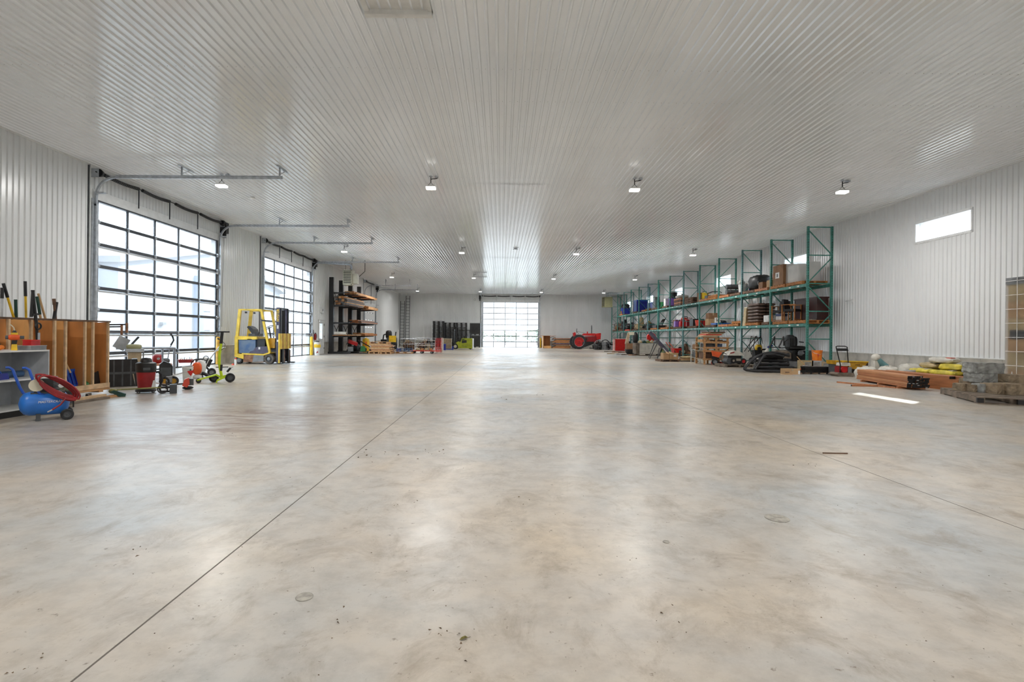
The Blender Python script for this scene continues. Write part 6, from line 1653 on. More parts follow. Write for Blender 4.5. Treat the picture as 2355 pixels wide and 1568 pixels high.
for y in (0.5, 1.35): wheel(t, (S.x(1382), y, 0.36), 0.36, 0.16, 'y', 'tyre', 'tracred', 'front_wheel')
MB().prism(xz((1340, 771), (1345, 766.5), (1372, 766), (1372, 771), (1374, 772)), 0.75, 1.15).build('hood', 'tracred', t)
MB().prism(xz((1372, 767), (1384.5, 765), (1385, 767), (1384, 780), (1376, 780), (1374, 772)), 0.7, 1.2).build('grille_shell', 'tracred', t)
MB().prism(xz((1335, 774), (1374, 772), (1380, 782), (1376, 787), (1340, 790), (1333, 786)), 0.8, 1.1).build('engine_block', 'vacred', t)
MB().b2((S.x(1342), 0.4, 0.55), (S.x(1347), 0.8, 0.9)).build('belt_pulley', 'chrome', t); MB().torus((S.x(1350), 0.72, S.z(779)), 0.16, 0.03, 'y').build('flywheel', 'darkgrey', t)
MB().prism(xz((1320, 766), (1325, 763.5), (1327, 769), (1322, 774)), 0.7, 1.2).build('seat', 'tracred', t)
MB().cyl((S.x(1364), 0.95, S.z(768)), (S.x(1364), 0.95, S.z(749)), 0.05, n=10).cyl((S.x(1364), 0.95, S.z(749)), (S.x(1364), 0.95, S.z(746.5)), 0.03, n=8).build('exhaust_stack', 'darkgrey', t)
MB().cyl((S.x(1354), 0.95, S.z(767)), (S.x(1354), 0.95, S.z(762)), 0.06, n=10).build('air_cleaner', 'tracred', t)
MB().cyl((S.x(1334), 0.95, S.z(768)), (S.x(1329), 0.95, S.z(761)), 0.02, n=6).build('steering_shaft', 'black', t)
MB().torus((S.x(1329), 0.95, S.z(760.5)), 0.22, 0.018, 'x').build('steering_wheel', 'black', t)
MB().cyl((S.x(1331), 0.95, S.z(762)), (S.x(1349), 0.95, S.z(765)), 0.012, n=6).build('throttle_rod', 'black', t)
MB().prism(xz((1340, 786), (1366, 785), (1366, 790), (1345, 798), (1340, 796)), 0.0, 0.1).build('draw_bar', 'black', t)
MB().cyl((S.x(1332), 0.2, rr), (S.x(1332), 1.7, rr), 0.12, n=12).build('rear_axle', 'vacred', t)
MB().cyl((S.x(1382), 0.5, 0.36), (S.x(1382), 1.35, 0.36), 0.05, n=8).bar((S.x(1382), 0.95, 0.36), (S.x(1380), 0.95, 1.0), 0.12).build('front_axle', 'darkgrey', t)

# ---- dark machine pile next to the tractor
S = Spot(1390, 804, flat=True)
o = S.thing('engine_pile', 'pile of black engines and dark machine parts beside the tractor', 'engines'); clutter_bits(o, 80, 2.0, 1.2, 1.05, ['black', 'blackmet', 'darkgrey', 'midgrey', 'rubber'], 71, ('cyl', 'box', 'ell', 'tor', 'bar'), name='engine_part')
for i_, (bb, lb, ms, sd) in enumerate(((12, 'dark heap of motors on the floor under the far end of the rack', ['black', 'blackmet', 'darkgrey'], 201), (11, 'heap of black wheels and frames on the floor under the rack past the engines', ['black', 'darkgrey', 'rust'], 202), (10, 'heap of dark pumps on the floor under the rack behind the red tank', ['black', 'midgrey', 'darkgrey'], 203), (9, 'heap of brown and black parts on the floor under the rack behind the fire pot', ['black', 'oldwood', 'darkgrey', 'tan'], 204), (7, 'heap of green and dark tools on the floor under the rack behind the steel crate', ['dkgreen', 'black', 'olive', 'darkgrey'], 205), (5, 'heap of brown and dark parts on the floor under the rack behind the conveyor', ['oldwood', 'black', 'tan', 'rust'], 206))):
    o = thing('floor_heap', lb, 'parts', (xm, bayY(bb, 0.5), 0)); clutter_bits(o, 34, 0.75, 1.7, 1.0, ms, sd, ('box', 'cyl', 'ell', 'bar', 'tor'), name='heap_part')
# red cabinet
S = Spot(1429, 806.5, flat=True)
o = S.thing('red_tank', 'bright red steel tank with a pale rim on the floor before the pallet rack', 'tank')
w = S.x(1446) - S.x(1412.5); hh_ = S.z(778.5)
MB().box((S.x(1429.5), 0.3, hh_ / 2), (w - 0.06, 0.6, hh_)).build('tank_body', 'brightred', o)
rm_ = MB(); 
for a, b in (((S.x(1412.5), -0.02, 0.0), (S.x(1414.6), 0.6, hh_)), ((S.x(1444.2), -0.02, 0.0), (S.x(1446), 0.6, hh_)), ((S.x(1412.5), -0.02, hh_ - 0.06), (S.x(1446), 0.6, hh_))): rm_.b2(a, b)
mat('palepink', srgb(226, 176, 168), 0.5); rm_.build('pale_rim', 'palepink', o)
for px in (1414, 1445): MB().box((S.x(px), 0.3, hh_ - 0.02), (0.1, 0.5, 0.1)).build('corner_cap', 'bagw', o)
# flat steel junk on the floor
S = Spot(1420, 815, flat=True)
for k in range(9):
    p = F(1402 + 8 * k, 809 + (k * 5) % 9)
    o = MB().box((0, 0, 0.03), (0.9 - 0.05 * (k % 3), 0.16 + 0.05 * (k % 2), 0.06)).build('steel_scrap', ['palletg', 'tan', 'rust', 'ltgrey', 'oldwood'][k % 5], None, loc=(p.x, p.y, 0.001), rot=(0, 0, R(-20 + 17 * (k % 4)))); tag(o, 'flat strip of scrap lying on the floor before the red tank', 'scrap', 'scrap strips on the floor')
# black fire pot
S = Spot(1450, 814)
o = S.thing('fire_pot', 'black cast iron pot on the floor before the galvanised crate', 'pot'); MB().lathe([(0.25, 0.0), (0.36, 0.08), (0.42, 0.32), (0.46, 0.34), (0.4, 0.34), (0.33, 0.1), (0.001, 0.08)], n=20).build('pot_body', 'black', o, 40); MB().torus((0, 0, 0.33), 0.44, 0.025, 'z').build('rim', 'blackmet', o)
o = thing('tan_grinder', 'upright tan and black machine with a chute behind the fire pot', 'machine', F(1455, 812) + Vector((0.15, 1.5, 0))); MB().b2((-0.3, -0.2, 0), (0.4, 0.4, 0.75)).build('base_cabinet', 'cardd', o); MB().bar((-0.3, 0, 0.7), (-0.1, 0, 1.6), 0.26, 0.2, up=(1, 0, 0)).build('chute', 'tan', o); MB().box((0.1, 0, 1.55), (0.4, 0.35, 0.25)).build('chute_head', 'cream', o); MB().ell((0.45, 0, 1.2), (0.22, 0.2, 0.45), pw=0.8).build('filter_bag', 'black', o, 50)
carton(F(1462, 813) + Vector((0.2, 0.4, 0)), (0.4, 0.4, 0.45), 'card', 'tan carton behind the fire pot')
# galvanised crate of sacks
S = Spot(1495, 818, flat=True)
pallet(S.p + Vector((0, 0.55, 0)), 0, 'grey pallet under the corrugated steel crate', 'palletg', 1.6, 1.0, 0.13)
o = thing('corrugated_crate', 'light corrugated steel crate holding olive sacks before the pallet rack', 'crate', S.p + Vector((0, 0.5, 0.13)))
w = S.x(1517) - S.x(1470); hh_ = S.z(790.5) - 0.13
sheet = MB()
nr = 22
for k in range(nr): sheet.b2((-w / 2 + w * k / nr, -0.45, 0), (-w / 2 + w * (k + 0.5) / nr, -0.43, hh_))
sheet.b2((-w / 2, -0.43, 0), (w / 2, -0.41, hh_)); sheet.build('corrugated_front', 'bagw', o)
MB().b2((-w / 2 - 0.25, -0.42, 0), (-w / 2, 0.45, hh_ * 1.05)).build('end_post', 'palletg', o); MB().b2((w / 2, -0.42, 0), (w / 2 + 0.03, 0.45, hh_)).build('end_wall', 'bagw', o); MB().b2((-w / 2, 0.42, 0), (w / 2, 0.45, hh_)).build('rear_wall', 'bagw', o); MB().b2((-w / 2, -0.46, hh_), (w / 2, -0.40, hh_ + 0.04)).build('top_rail', 'galv', o); MB().b2((-w / 2, -0.4, 0.02), (w / 2, 0.42, hh_ - 0.06)).build('filling', 'darkgrey', o)
for k in range(5):
    o2 = thing('olive_sack', 'knotted olive and white sack heaped in the corrugated steel crate', 'sack', S.p + Vector((-w / 2 + 0.15 + 0.27 * k, 0.5, 0.13 + hh_ - 0.05)), 0.0, 'sacks in the corrugated crate')
    MB().ell((0, 0, 0.13), (0.125, 0.2, 0.14), pw=0.8, zmin=-0.13).jit(0.02, k).build('sack_body', ['bagtan', 'dkgreen', 'olive'][k % 3], o2, 60); MB().lathe([(0.03, 0.24), (0.06, 0.33), (0.001, 0.33)], n=8).build('sack_neck', 'bagw', o2)
# folding incline bench
S = Spot(1512, 826, flat=True)
t = S.thing('incline_bench', 'grey incline conveyor leaning on a black folding stand', 'conveyor')
MB().bar(S.q(1497, 763, 0.4), S.q(1545, 815, 0.4), 0.4, 0.13).build('incline_bed', 'forkpurple', t)
MB().bar(S.q(1527, 800, 0.18), S.q(1538, 813, 0.18), 0.05, 0.05).build('slide_rail', 'alum', t)
MB().cyl(S.q(1513, 786, 0.15), S.q(1513, 786, 0.65), 0.09, n=16).build('pivot_drum', 'darkgrey', t)
MB().tube([S.q(1512, 790, 0.1), S.q(1494, 825, 0.0), S.q(1512, 825.5, 0.0), S.q(1522, 800, 0.1)], 0.022, 6).build('front_stand', 'black', t)
MB().tube([S.q(1512, 790, 0.65), S.q(1500, 823, 0.7), S.q(1520, 823.5, 0.7), S.q(1524, 800, 0.65)], 0.022, 6).build('rear_stand', 'black', t)
MB().b2((S.x(1536), 0.25, 0.0), (S.x(1541), 0.55, S.z(813))).build('rear_foot', 'black', t)
o = thing('red_reel', 'round red hose reel behind the incline conveyor', 'reel', F(1523, 818) + Vector((0.2, 3.2, 0)))
MB().cyl((0, 0, 1.25), (0, 0.2, 1.25), 0.34, n=24).build('reel_disc', 'brightred', o, 40); MB().cyl((0, -0.05, 1.25), (0, 0.0, 1.25), 0.12, n=14).build('reel_hub', 'vacred', o); MB().b2((-0.06, 0.05, 0), (0.06, 0.15, 1.25)).build('stand_post', 'darkgrey', o); MB().b2((-0.3, -0.2, 0), (0.3, 0.35, 0.05)).build('stand_base', 'darkgrey', o)
# cardboard boxes, boards, red wheelbarrow bin
S = Spot(1545, 832, flat=True)
pallet(S.p + Vector((-0.05, 0.6, 0)), 0, 'dark pallet under the crumpled cardboard boxes', 'oldwood', 0.95, 1.0, 0.11)
for k, (px0, px1, pt, lb) in enumerate(((1528, 1543, 813, 'crushed plain cardboard box on the dark pallet before the red barrow'), (1543, 1563, 813, 'open cardboard box with a white print on the dark pallet'))):
    o = thing('crushed_box', lb, 'box', (S.p.x + S.x((px0 + px1) / 2), S.p.y + 0.45, 0.112)); w = (px1 - px0) * S.sx
    MB().box((0, 0, 0.17), (w * 0.96, 0.5, 0.34), top=(0.92 if k == 0 else 1.05, 0.9)).jit(0.02, k).build('carton', 'card', o); MB().box((w * 0.2 if k == 0 else -w * 0.3, -0.2, 0.33), (w * 0.5, 0.2, 0.02), rot=(0.5, 0.3, 0)).build('flap', 'card' if k == 0 else 'bagtan', o)
    if k: MB().box((0.05, -0.262, 0.2), (0.14, 0.004, 0.1)).build('print', 'paper', o)
S = Spot(1587, 832, flat=True)
for k in range(5):
    z = 0.0 if k < 2 else (0.05 if k < 4 else 0.11)
    o = MB().b2((-0.45, 0, 0), (0.45 - 0.05 * k, 0.3, 0.05)).build('short_board', ['palletg', 'ltgrey', 'tan', 'palletw', 'pine'][k], None, loc=(S.p.x, S.p.y + 0.05 + 0.32 * (k % 2), 0.002 + (0.0 if k < 2 else (0.054 if k < 4 else 0.108))), rot=(0, 0, 0)); tag(o, 'short flat board in the low pile beside the cardboard boxes', 'board', 'short boards by the cardboard boxes')
o = thing('tan_cushion', 'pale tan slab lying on the low board pile', 'slab', (S.p.x, S.p.y + 0.25, 0.166)); MB().ell((0, 0, 0.06), (0.42, 0.26, 0.06), pw=0.5).build('slab_body', 'bagtan', o, 50); MB().box((0.1, 0, 0.122), (0.1, 0.3, 0.012)).build('strap', 'black', o)
S = Spot(1565, 820, flat=True)
t = thing('red_barrow', 'red tub barrow with two long handles behind the cardboard boxes', 'wheelbarrow', S.p + Vector((0, 0.75, 0)))
MB().box((0.05, 0.1, 0.36), (0.5, 0.55, 0.34), top=(1.25, 1.15)).build('tub', 'brightred', t)
for y in (-0.2, 0.4): MB().bar((-0.1, y, 0.3), (-0.62, y, 0.95), 0.04).build('handle', 'coral', t); MB().bar((-0.2, y, 0.4), (-0.2, y, 0.0), 0.035).build('leg', 'black', t)
wheel(t, (0.3, 0.1, 0.16), 0.16, 0.08)
o = thing('chain_harness', 'tangle of dark chains and tines under the rack behind the red barrow', 'harness', F(1575, 815) + Vector((0.6, 2.2, 0))); clutter_bits(o, 30, 1.3, 0.9, 0.75, ['black', 'darkgrey', 'rust', 'midgrey', 'dkgreen'], 83, ('tor', 'bar', 'box'), name='chain_part')
MB().b2((-0.5, -0.3, 0), (0.5, 0.3, 0.3)).build('base_frame', 'steelblue', o)
# blue rolling ladder
S = Spot(1592, 818, flat=True)
t = S.thing('rolling_ladder', 'tall blue rolling warehouse ladder standing before the rack', 'ladder')
t.location = S.p + Vector((0.25, 0.9, 0))
mat('ladblue', srgb(96, 140, 166), 0.4, 0.2, 0.1)
ztop = 2.75
for y in (0.0, 0.6):
    MB().tube([(-0.75, y, 0.05), (0.55, y, ztop), (0.75, y, ztop)], 0.02, 6).build('stringer', 'ladblue', t); MB().tube([(-0.45, y, 0.05), (0.85, y, ztop - 0.45)], 0.02, 6).build('side_rail', 'compblue' if y == 0 else 'ladblue', t)
    MB().cyl((0.55, y, 0), (0.55, y, ztop), 0.02, n=8).build('rear_leg', 'ladblue', t); MB().cyl((-0.62, y, 0), (-0.62, y, 1.5), 0.016, n=8).build('handrail_post', 'galv', t)
for k in range(8):
    q = (k + 1) / 9.0; MB().b2((-0.75 + 1.3 * q - 0.08, 0.0, ztop * q - 0.02), (-0.75 + 1.3 * q + 0.12, 0.6, ztop * q)).build('tread', 'galv', t)
MB().b2((0.4, 0, 2.3), (0.85, 0.6, 2.33)).build('platform', 'galv', t); MB().bar((-0.7, 0.6, 0.3), (0.55, 0.6, 0.3), 0.03).bar((-0.7, 0.0, 0.3), (0.55, 0.0, 0.3), 0.03).build('base_rail', 'ladblue', t)
# wooden shelf
S = Spot(1645, 838, flat=True)
t = S.thing('wooden_shelf', 'rough pine shelf stand loaded with tan boards before the pallet rack', 'shelf')
dpt_ = 1.0
for px in (1620.5, 1647, 1673):
    MB().b2((S.x(px) - 0.045, 0, 0), (S.x(px) + 0.045, 0.04, S.z(776))).build('front_post', 'pine', t); MB().b2((S.x(px) - 0.045, dpt_, 0), (S.x(px) + 0.045, dpt_ + 0.04, S.z(776))).build('rear_post', 'pine', t)
for i_, py in enumerate((788, 800.5, 808, 827)):
    MB().b2((S.x(1616), 0.04, S.z(py)), (S.x(1676), dpt_, S.z(py) + 0.03)).build('shelf_board', 'tan', t); MB().b2((S.x(1616), -0.025, S.z(py) - 0.03), (S.x(1676), 0.0, S.z(py) + 0.06)).build('front_rail', 'pine', t)
MB().b2((S.x(1616), -0.025, S.z(778)), (S.x(1679), 0.0, S.z(776))).build('top_rail', 'palletw', t)
for k, (px, py, w_, h_, m) in enumerate(((1630, 788, 0.5, 0.12, 'pine'), (1650, 788, 0.6, 0.10, 'oldwood'), (1664, 788, 0.4, 0.06, 'mahog'), (1635, 800.5, 0.4, 0.18, 'darkgrey'), (1655, 800.5, 0.35, 0.16, 'steelblue'), (1630, 827, 0.4, 0.35, 'oldwood'), (1660, 827, 0.4, 0.3, 'tan'))):
    o = MB().box((0, 0.4, h_ / 2), (w_, 0.6, h_)).jit(0.01, k).build('stored_piece', m, None, loc=S.p + Vector((S.x(px), 0.05, S.z(py) + 0.034))); tag(o, ['pale board stack', 'dark board stack', 'thin mahogany board', 'grey tool block', 'blue tin block', 'brown block', 'tan block'][k] + ' stored on the rough pine shelf stand', 'board')
for k in range(5):
    o = MB().b2((-0.35, 0, 0), (0.4, 0.8, 0.05)).build('top_board', ['tan', 'woodedge', 'coral', 'bagtan', 'oldwood'][k], None, loc=S.p + Vector((S.x(1632) + 0.1 * k, 0.1, S.z(776) + 0.004 + 0.054 * k)), rot=(0, 0, 0.06 * k - 0.1)); tag(o, ['tan', 'pale', 'pink', 'beige', 'dark'][k] + ' board lying on top of the rough pine shelf stand', 'board')
# grey wire rack beside the wooden shelf
S = Spot(1608, 834, flat=True)
t = S.thing('wire_shelf', 'tall light grey wire shelf of dark boxes beside the pine shelf stand', 'shelf')
x0, x1 = S.x(1601), S.x(1610)
for x in (x0, x1):
    for y in (0.0, 0.7): MB().cyl((x, y, 0), (x, y, S.z(786)), 0.025, n=8).build('post', 'alum', t)
for py in (786, 804, 822):
    MB().b2((x0, 0, S.z(py) - 0.02), (x1, 0.7, S.z(py))).build('shelf', 'alum', t)
for k, py in enumerate((804, 822)):
    o = MB().box((0, 0.35, 0.13), (x1 - x0 - 0.06, 0.5, 0.26)).build('dark_carton', ['cardd', 'black'][k], None, loc=S.p + Vector(((x0 + x1) / 2, 0, S.z(py) + 0.003))); tag(o, ['brown carton stored on the wire shelf', 'black carton stored on the lower wire shelf'][k], 'box')
# orange spreader
S = Spot(1641, 837)
t = S.thing('spreader', 'orange broadcast spreader on one wheel before the pine shelf stand', 'spreader')
t.location = S.p + Vector((-0.2, -0.8, 0))
MB().prism(xz((1629, 806), (1654, 809), (1646, 820), (1632, 817)), -0.2, 0.25).build('hopper', 'stihl', t)
MB().b2((S.x(1630), -0.05, S.z(824)), (S.x(1646), 0.1, S.z(818))).build('gear_frame', 'black', t)
wheel(t, (S.x(1638), -0.2, 0.15), 0.15, 0.08); wheel(t, (S.x(1638), 0.25, 0.15), 0.15, 0.08)
MB().tube([S.q(1650, 815, 0), S.q(1668, 800, 0), S.q(1678, 798, 0)], 0.016, 6).build('push_handle', 'black', t); MB().bar(S.q(1646, 820, 0), S.q(1648, 836, 0), 0.03).build('stand_leg', 'black', t)
# clay bricks pallet
S = Spot(1662, 838, flat=True)
for k in range(4):
    o = thing('clay_block', 'hollow orange clay block in the row before the white covered engine', 'block', S.p + Vector((-0.3 + 0.2 * k, 0.1, 0.0)), 0, 'clay blocks on the floor')
    b_ = MB().b2((-0.09, 0, 0), (0.09, 0.3, 0.02)).b2((-0.09, 0, 0.10), (0.09, 0.3, 0.12)).b2((-0.09, 0, 0.02), (-0.07, 0.3, 0.10)).b2((0.07, 0, 0.02), (0.09, 0.3, 0.10)); b_.build('shell', 'coral', o); MB().b2((-0.07, 0.1, 0.02), (0.07, 0.29, 0.1)).build('hollow', 'vacred', o)
# white covered trowel machine
S = Spot(1700, 845, flat=True)
pallet(S.p + Vector((0.05, 0.6, 0)), 0, 'grey timber pallet under the white covered engine', 'palletg', 1.25, 1.1, 0.12)
t = thing('covered_engine', 'white hooded concrete saw engine with a red badge on a grey pallet', 'machine', S.p + Vector((0, 0.35, 0.12)))
q2 = lambda px, py: (S.x(px), S.z(py) - 0.12)
MB().prism([q2(1680, 818), q2(1684, 810), (S.x(1697), S.z(806.5) - 0.12), q2(1710, 810), q2(1717, 818)], -0.15, 0.4).build('hood', 'bagw', t)
MB().prism([q2(1683, 814), q2(1685, 811), q2(1694, 809), q2(1693, 812)], -0.155, -0.15).build('red_badge', 'vacred', t)
MB().b2((S.x(1681), -0.05, 0.05), (S.x(1712), 0.35, S.z(818) - 0.12)).build('engine', 'black', t)
MB().cyl((S.x(1684), -0.12, 0.14), (S.x(1684), 0.3, 0.14), 0.14, n=16).build('blade_guard', 'darkgrey', t); MB().cyl((S.x(1692), -0.14, 0.16), (S.x(1692), -0.1, 0.16), 0.12, n=18).build('flywheel', 'black', t); MB().cyl((S.x(1692), -0.15, 0.16), (S.x(1692), -0.14, 0.16), 0.05, n=12).build('flywheel_cap', 'chrome', t)
MB().tube([(S.x(1672), 0.1, 0.06), (S.x(1668), 0.1, 0.3), (S.x(1672), 0.1, 0.5), (S.x(1682), 0.1, 0.42)], 0.018, 6).build('lift_bar', 'darkgrey', t)
w3 = wheel(t, (S.x(1717), -0.05, 0.13), 0.13, 0.07, 'y', 'tyre', 'red'); wheel(t, (S.x(1717), 0.35, 0.13), 0.13, 0.07, 'y', 'tyre', 'red'); MB().box((S.x(1705), -0.06, 0.2), (0.2, 0.05, 0.1)).build('muffler', 'chrome', t)
# black framed tiller with yellow engine
S = Spot(1738, 835, flat=True)
t = thing('yellow_tiller', 'black framed tiller with a yellow engine standing under the rack', 'tiller', (12.25, 24.75, 0))
k_ = 0.021
def tq(px, py, y=0.0): return ((px - 1737) * 0.0209, y, (837 - py) * 0.0209)
MB().ell(tq(1743, 799), (0.16, 0.15, 0.17), pw=0.8).build('engine_cover', 'yellow', t, 50); MB().cyl(tq(1741, 801, -0.14), tq(1741, 801, -0.18), 0.09, n=14).build('recoil_cover', 'black', t)
for y in (-0.2, 0.2):
    MB().tube([tq(1715, 808, y), tq(1726, 792, y), tq(1738, 778, y), tq(1744, 772, y)], 0.02, 6).build('handle_tube', 'black', t, 60); MB().tube([tq(1732, 815, y), tq(1727, 795, y), tq(1731, 772, y)], 0.018, 6).build('frame_tube', 'black', t); MB().tube([tq(1731, 774, y), tq(1745, 776, y), tq(1748, 790, y)], 0.016, 6).build('control_tube', 'black', t)
    wheel(t, (tq(1735, 0)[0], y * 1.3, 0.17), 0.17, 0.1)
MB().box(tq(1740, 816), (0.35, 0.3, 0.5)).build('gearbox', 'black', t); MB().bar(tq(1745, 804), tq(1758, 802), 0.12, 0.06).build('hitch', 'black', t)
# white feed bags with blue print
S = Spot(1760, 836, flat=True)
for k in range(6):
    px = 1735 + 9 * k; 
    z = 0.0 if k < 3 else 0.225
    o = thing('feed_bag', 'white plastic bag with blue print in the heap behind the black pipes', 'bag', (12.02 + 0.3 * (k % 3), 23.75, z), 0.0, 'white bags behind the pipes')
    MB().ell((0, 0, 0.11), (0.145, 0.36, 0.11), pw=0.7, zmin=-0.11).jit(0.015, k + 9).build('bag_body', 'bagw', o, 60); MB().box((0.02, -0.26, 0.12), (0.16, 0.06, 0.08)).build('blue_print', 'blue', o)
o = thing('blue_capped_jug', 'clear jug with a blue cap standing on the heap of white bags', 'jug', (12.32, 23.75, 0.452)); MB().lathe([(0.14, 0), (0.16, 0.2), (0.06, 0.33), (0.05, 0.36)], n=16).build('jug_body', 'bagw', o, 40); MB().cyl((0.0, 0, 0.36), (0.16, -0.05, 0.5), 0.06, n=12).build('cap', 'dkblue', o)

# ---- black ribbed drain pipes in a pile
S = Spot(1775, 857, flat=True)
rad = 0.055
def ribbed(pts, r, name, parent, m='rubber'):
    fine = []; rr_ = []
    P = [Vector(p) for p in pts]
    for a, b in zip(P, P[1:]):
        n = max(2, int((b - a).length / 0.02))
        for i in range(n): fine.append(a + (b - a) * i / n)
    fine.append(P[-1])
    rr_ = [r if i % 2 else r * 0.9 for i in range(len(fine))]
    return MB().tube(fine, r, 8, radii=rr_).build(name, m, parent, 60)
mat('pipeblk', (0.018, 0.018, 0.02), 0.4, 0, 0.2)
def drain(label, pts, r=rad, loc=None):
    o = thing('drain_pipe', label, 'pipe', S.p, 0, 'black drain pipes in the pile')
    a = ribbed(pts, r, 'pipe_wall', o, 'pipeblk')
    P = [Vector(p) for p in pts]
    d = (P[-1] - P[-2]).normalized(); MB().cyl(P[-1] - d * 0.005, P[-1] + d * 0.002, r * 0.8, n=10).build('open_end', 'black', o)
    return o
x_ = S.x
lo = rad
smooth = lambda pts: [tuple(Vector(pts[max(0, min(len(pts) - 1, i))]) ) for i in range(len(pts))]
def arc(cx, cz, r, a0, a1, y, n=10, sx=1.0): return [(cx + r * sx * math.cos(R(a0 + (a1 - a0) * i / n)), y, cz + r * math.sin(R(a0 + (a1 - a0) * i / n))) for i in range(n + 1)]
# front loop, leaning on the pile
drain('long black pipe bent in a wide loop leaning at the front of the pile', [(x_(1808), 0.0, lo), (x_(1770), 0.0, lo), (x_(1735), 0.0, lo + 0.01), (x_(1718), 0.02, lo + 0.03), (x_(1713), 0.05, lo + 0.08), (x_(1718), 0.1, 0.2), (x_(1732), 0.2, 0.40), (x_(1750), 0.3, 0.58), (x_(1770), 0.4, 0.68), (x_(1790), 0.45, 0.72), (x_(1812), 0.5, 0.69), (x_(1834), 0.55, 0.60)])
drain('black pipe rising steeply across the front loop of the pile', [(x_(1738), 0.08, lo + 0.06), (x_(1748), 0.14, 0.3), (x_(1757), 0.2, 0.5), (x_(1768), 0.28, 0.64), (x_(1790), 0.34, 0.66), (x_(1815), 0.38, 0.58)])
for k in range(4):
    y = 0.16 + 0.13 * k
    drain(['straight black pipe lowest in the pile behind the front loop', 'straight black pipe second from the floor in the pile', 'straight black pipe third from the floor in the pile', 'straight black pipe fourth from the floor in the pile'][k], [(x_(1742 + 4 * k), y + 0.02, lo + 0.118 * k), (x_(1785), y + 0.02, lo + 0.12 * k + 0.01), (x_(1836 - 3 * k), y + 0.02, lo + 0.116 * k)], rad)
for k in range(3):
    drain(['straight black pipe lying behind the lowest row of the pile', 'straight black pipe lying in the middle of the pile', 'straight black pipe lying at the back of the pile'][k], [(x_(1746), 0.42 + 0.13 * k, lo), (x_(1838), 0.42 + 0.13 * k, lo)])
for k in range(6):
    yy_, zz_ = ((0.50, 0.115), (0.63, 0.115), (0.70, 0.232), (0.57, 0.232), (0.68, 0.348), (0.66, 0.464))[k]
    drain(['short straight black pipe in the second layer of the pile', 'short straight black pipe behind the second layer of the pile', 'short straight black pipe at the back of the third layer', 'short straight black pipe in the third layer of the pile', 'short straight black pipe in the fourth layer of the pile', 'short straight black pipe on the crest of the pile'][k], [(x_(1752 + 3 * k), yy_ + 0.06, lo + zz_), (x_(1834 - 2 * k), yy_ + 0.06, lo + zz_)])
drain('black pipe curled in a hairpin on top of the pile', [(x_(1835), 0.6, 0.66), (x_(1810), 0.55, 0.60), (x_(1790), 0.5, 0.57), (x_(1780), 0.5, 0.60), (x_(1784), 0.52, 0.66), (x_(1800), 0.58, 0.66), (x_(1825), 0.62, 0.60)], 0.05)
# cardboard carton in front of pipes
S2 = Spot(1823, 861.5, flat=True)
o = carton(S2.p + Vector((0, 0.16, 0)), (S2.x(1840) - S2.x(1805), 0.28, S2.z(848)), 'card', 'long low printed carton lying before the black drain pipes'); MB().b2((-0.25, -0.142, 0.06), (-0.10, -0.14, 0.1)).build('print', 'oldwood', o); MB().b2((0.2, -0.142, 0.02), (0.27, -0.14, 0.14)).build('white_label', 'paper', o)
# ride-on mower with black seat
S = Spot(1815, 838, flat=True)
t = thing('ride_on_mower', 'ride-on mower with a high black seat and roll bars behind the drain pipes', 'mower', (12.3, 22.0, 0))
kk = 22.0 / FPX
def mq(px, py, y=0.0): return ((px - 1814.5) * kk, y, (846 - py) * kk)
MB().box(mq(1816, 836), (1.15, 0.8, 0.22)).build('deck', 'midgrey', t)
MB().prism([mq(1781, 812)[::2], mq(1800, 806)[::2], mq(1808, 812)[::2], mq(1808, 824)[::2], mq(1782, 822)[::2]], -0.4, 0.4).build('front_cowl', 'palletg', t)
MB().box(mq(1830, 819), (0.62, 0.7, 0.5)).build('engine_cover', 'black', t)
MB().ell(mq(1817, 788), (0.21, 0.14, 0.34), 16, 10, pw=0.65).build('seat_back', 'darkgrey', t, 50)
for x in (-0.07, 0.07): MB().bar(mq(1817 + x * 40, 800, -0.145), mq(1817 + x * 40, 778, -0.145), 0.03, 0.02).build('seat_rib', 'black', t)
MB().ell(mq(1830, 800, -0.05), (0.38, 0.3, 0.1), pw=0.7).build('seat_cushion', 'black', t, 50)
MB().ell(mq(1829, 786, 0.1), (0.14, 0.1, 0.24), pw=0.7).build('second_seat', 'black', t, 50)
for y in (-0.36, 0.36): MB().tube([mq(1779, 800, y), mq(1784, 792, y), mq(1791, 776, y), mq(1792, 774, y)], 0.03, 6).build('roll_bar', 'black', t); MB().tube([mq(1792, 774, y), mq(1792, 795, y)], 0.025, 6).build('roll_post', 'black', t); MB().tube([mq(1780, 800, y), mq(1806, 799, y)], 0.02, 6).build('lever_bar', 'black', t)
MB().tube([mq(1799, 795, -0.2), mq(1799, 786, -0.2), mq(1806, 780, -0.2)], 0.02, 6).build('arm_rest', 'black', t); MB().tube([mq(1832, 786, -0.2), mq(1842, 787, -0.2)], 0.025, 6).build('lever', 'black', t)
for x in (-0.42, 0.36):
    for y in (-0.4, 0.4): wheel(t, (x, y, 0.2), 0.2, 0.16)
MB().ell(mq(1828, 811, -0.45), (0.14, 0.05, 0.1)).jit(0.02, 2).build('plastic_sheet', 'midgrey', t, 60)
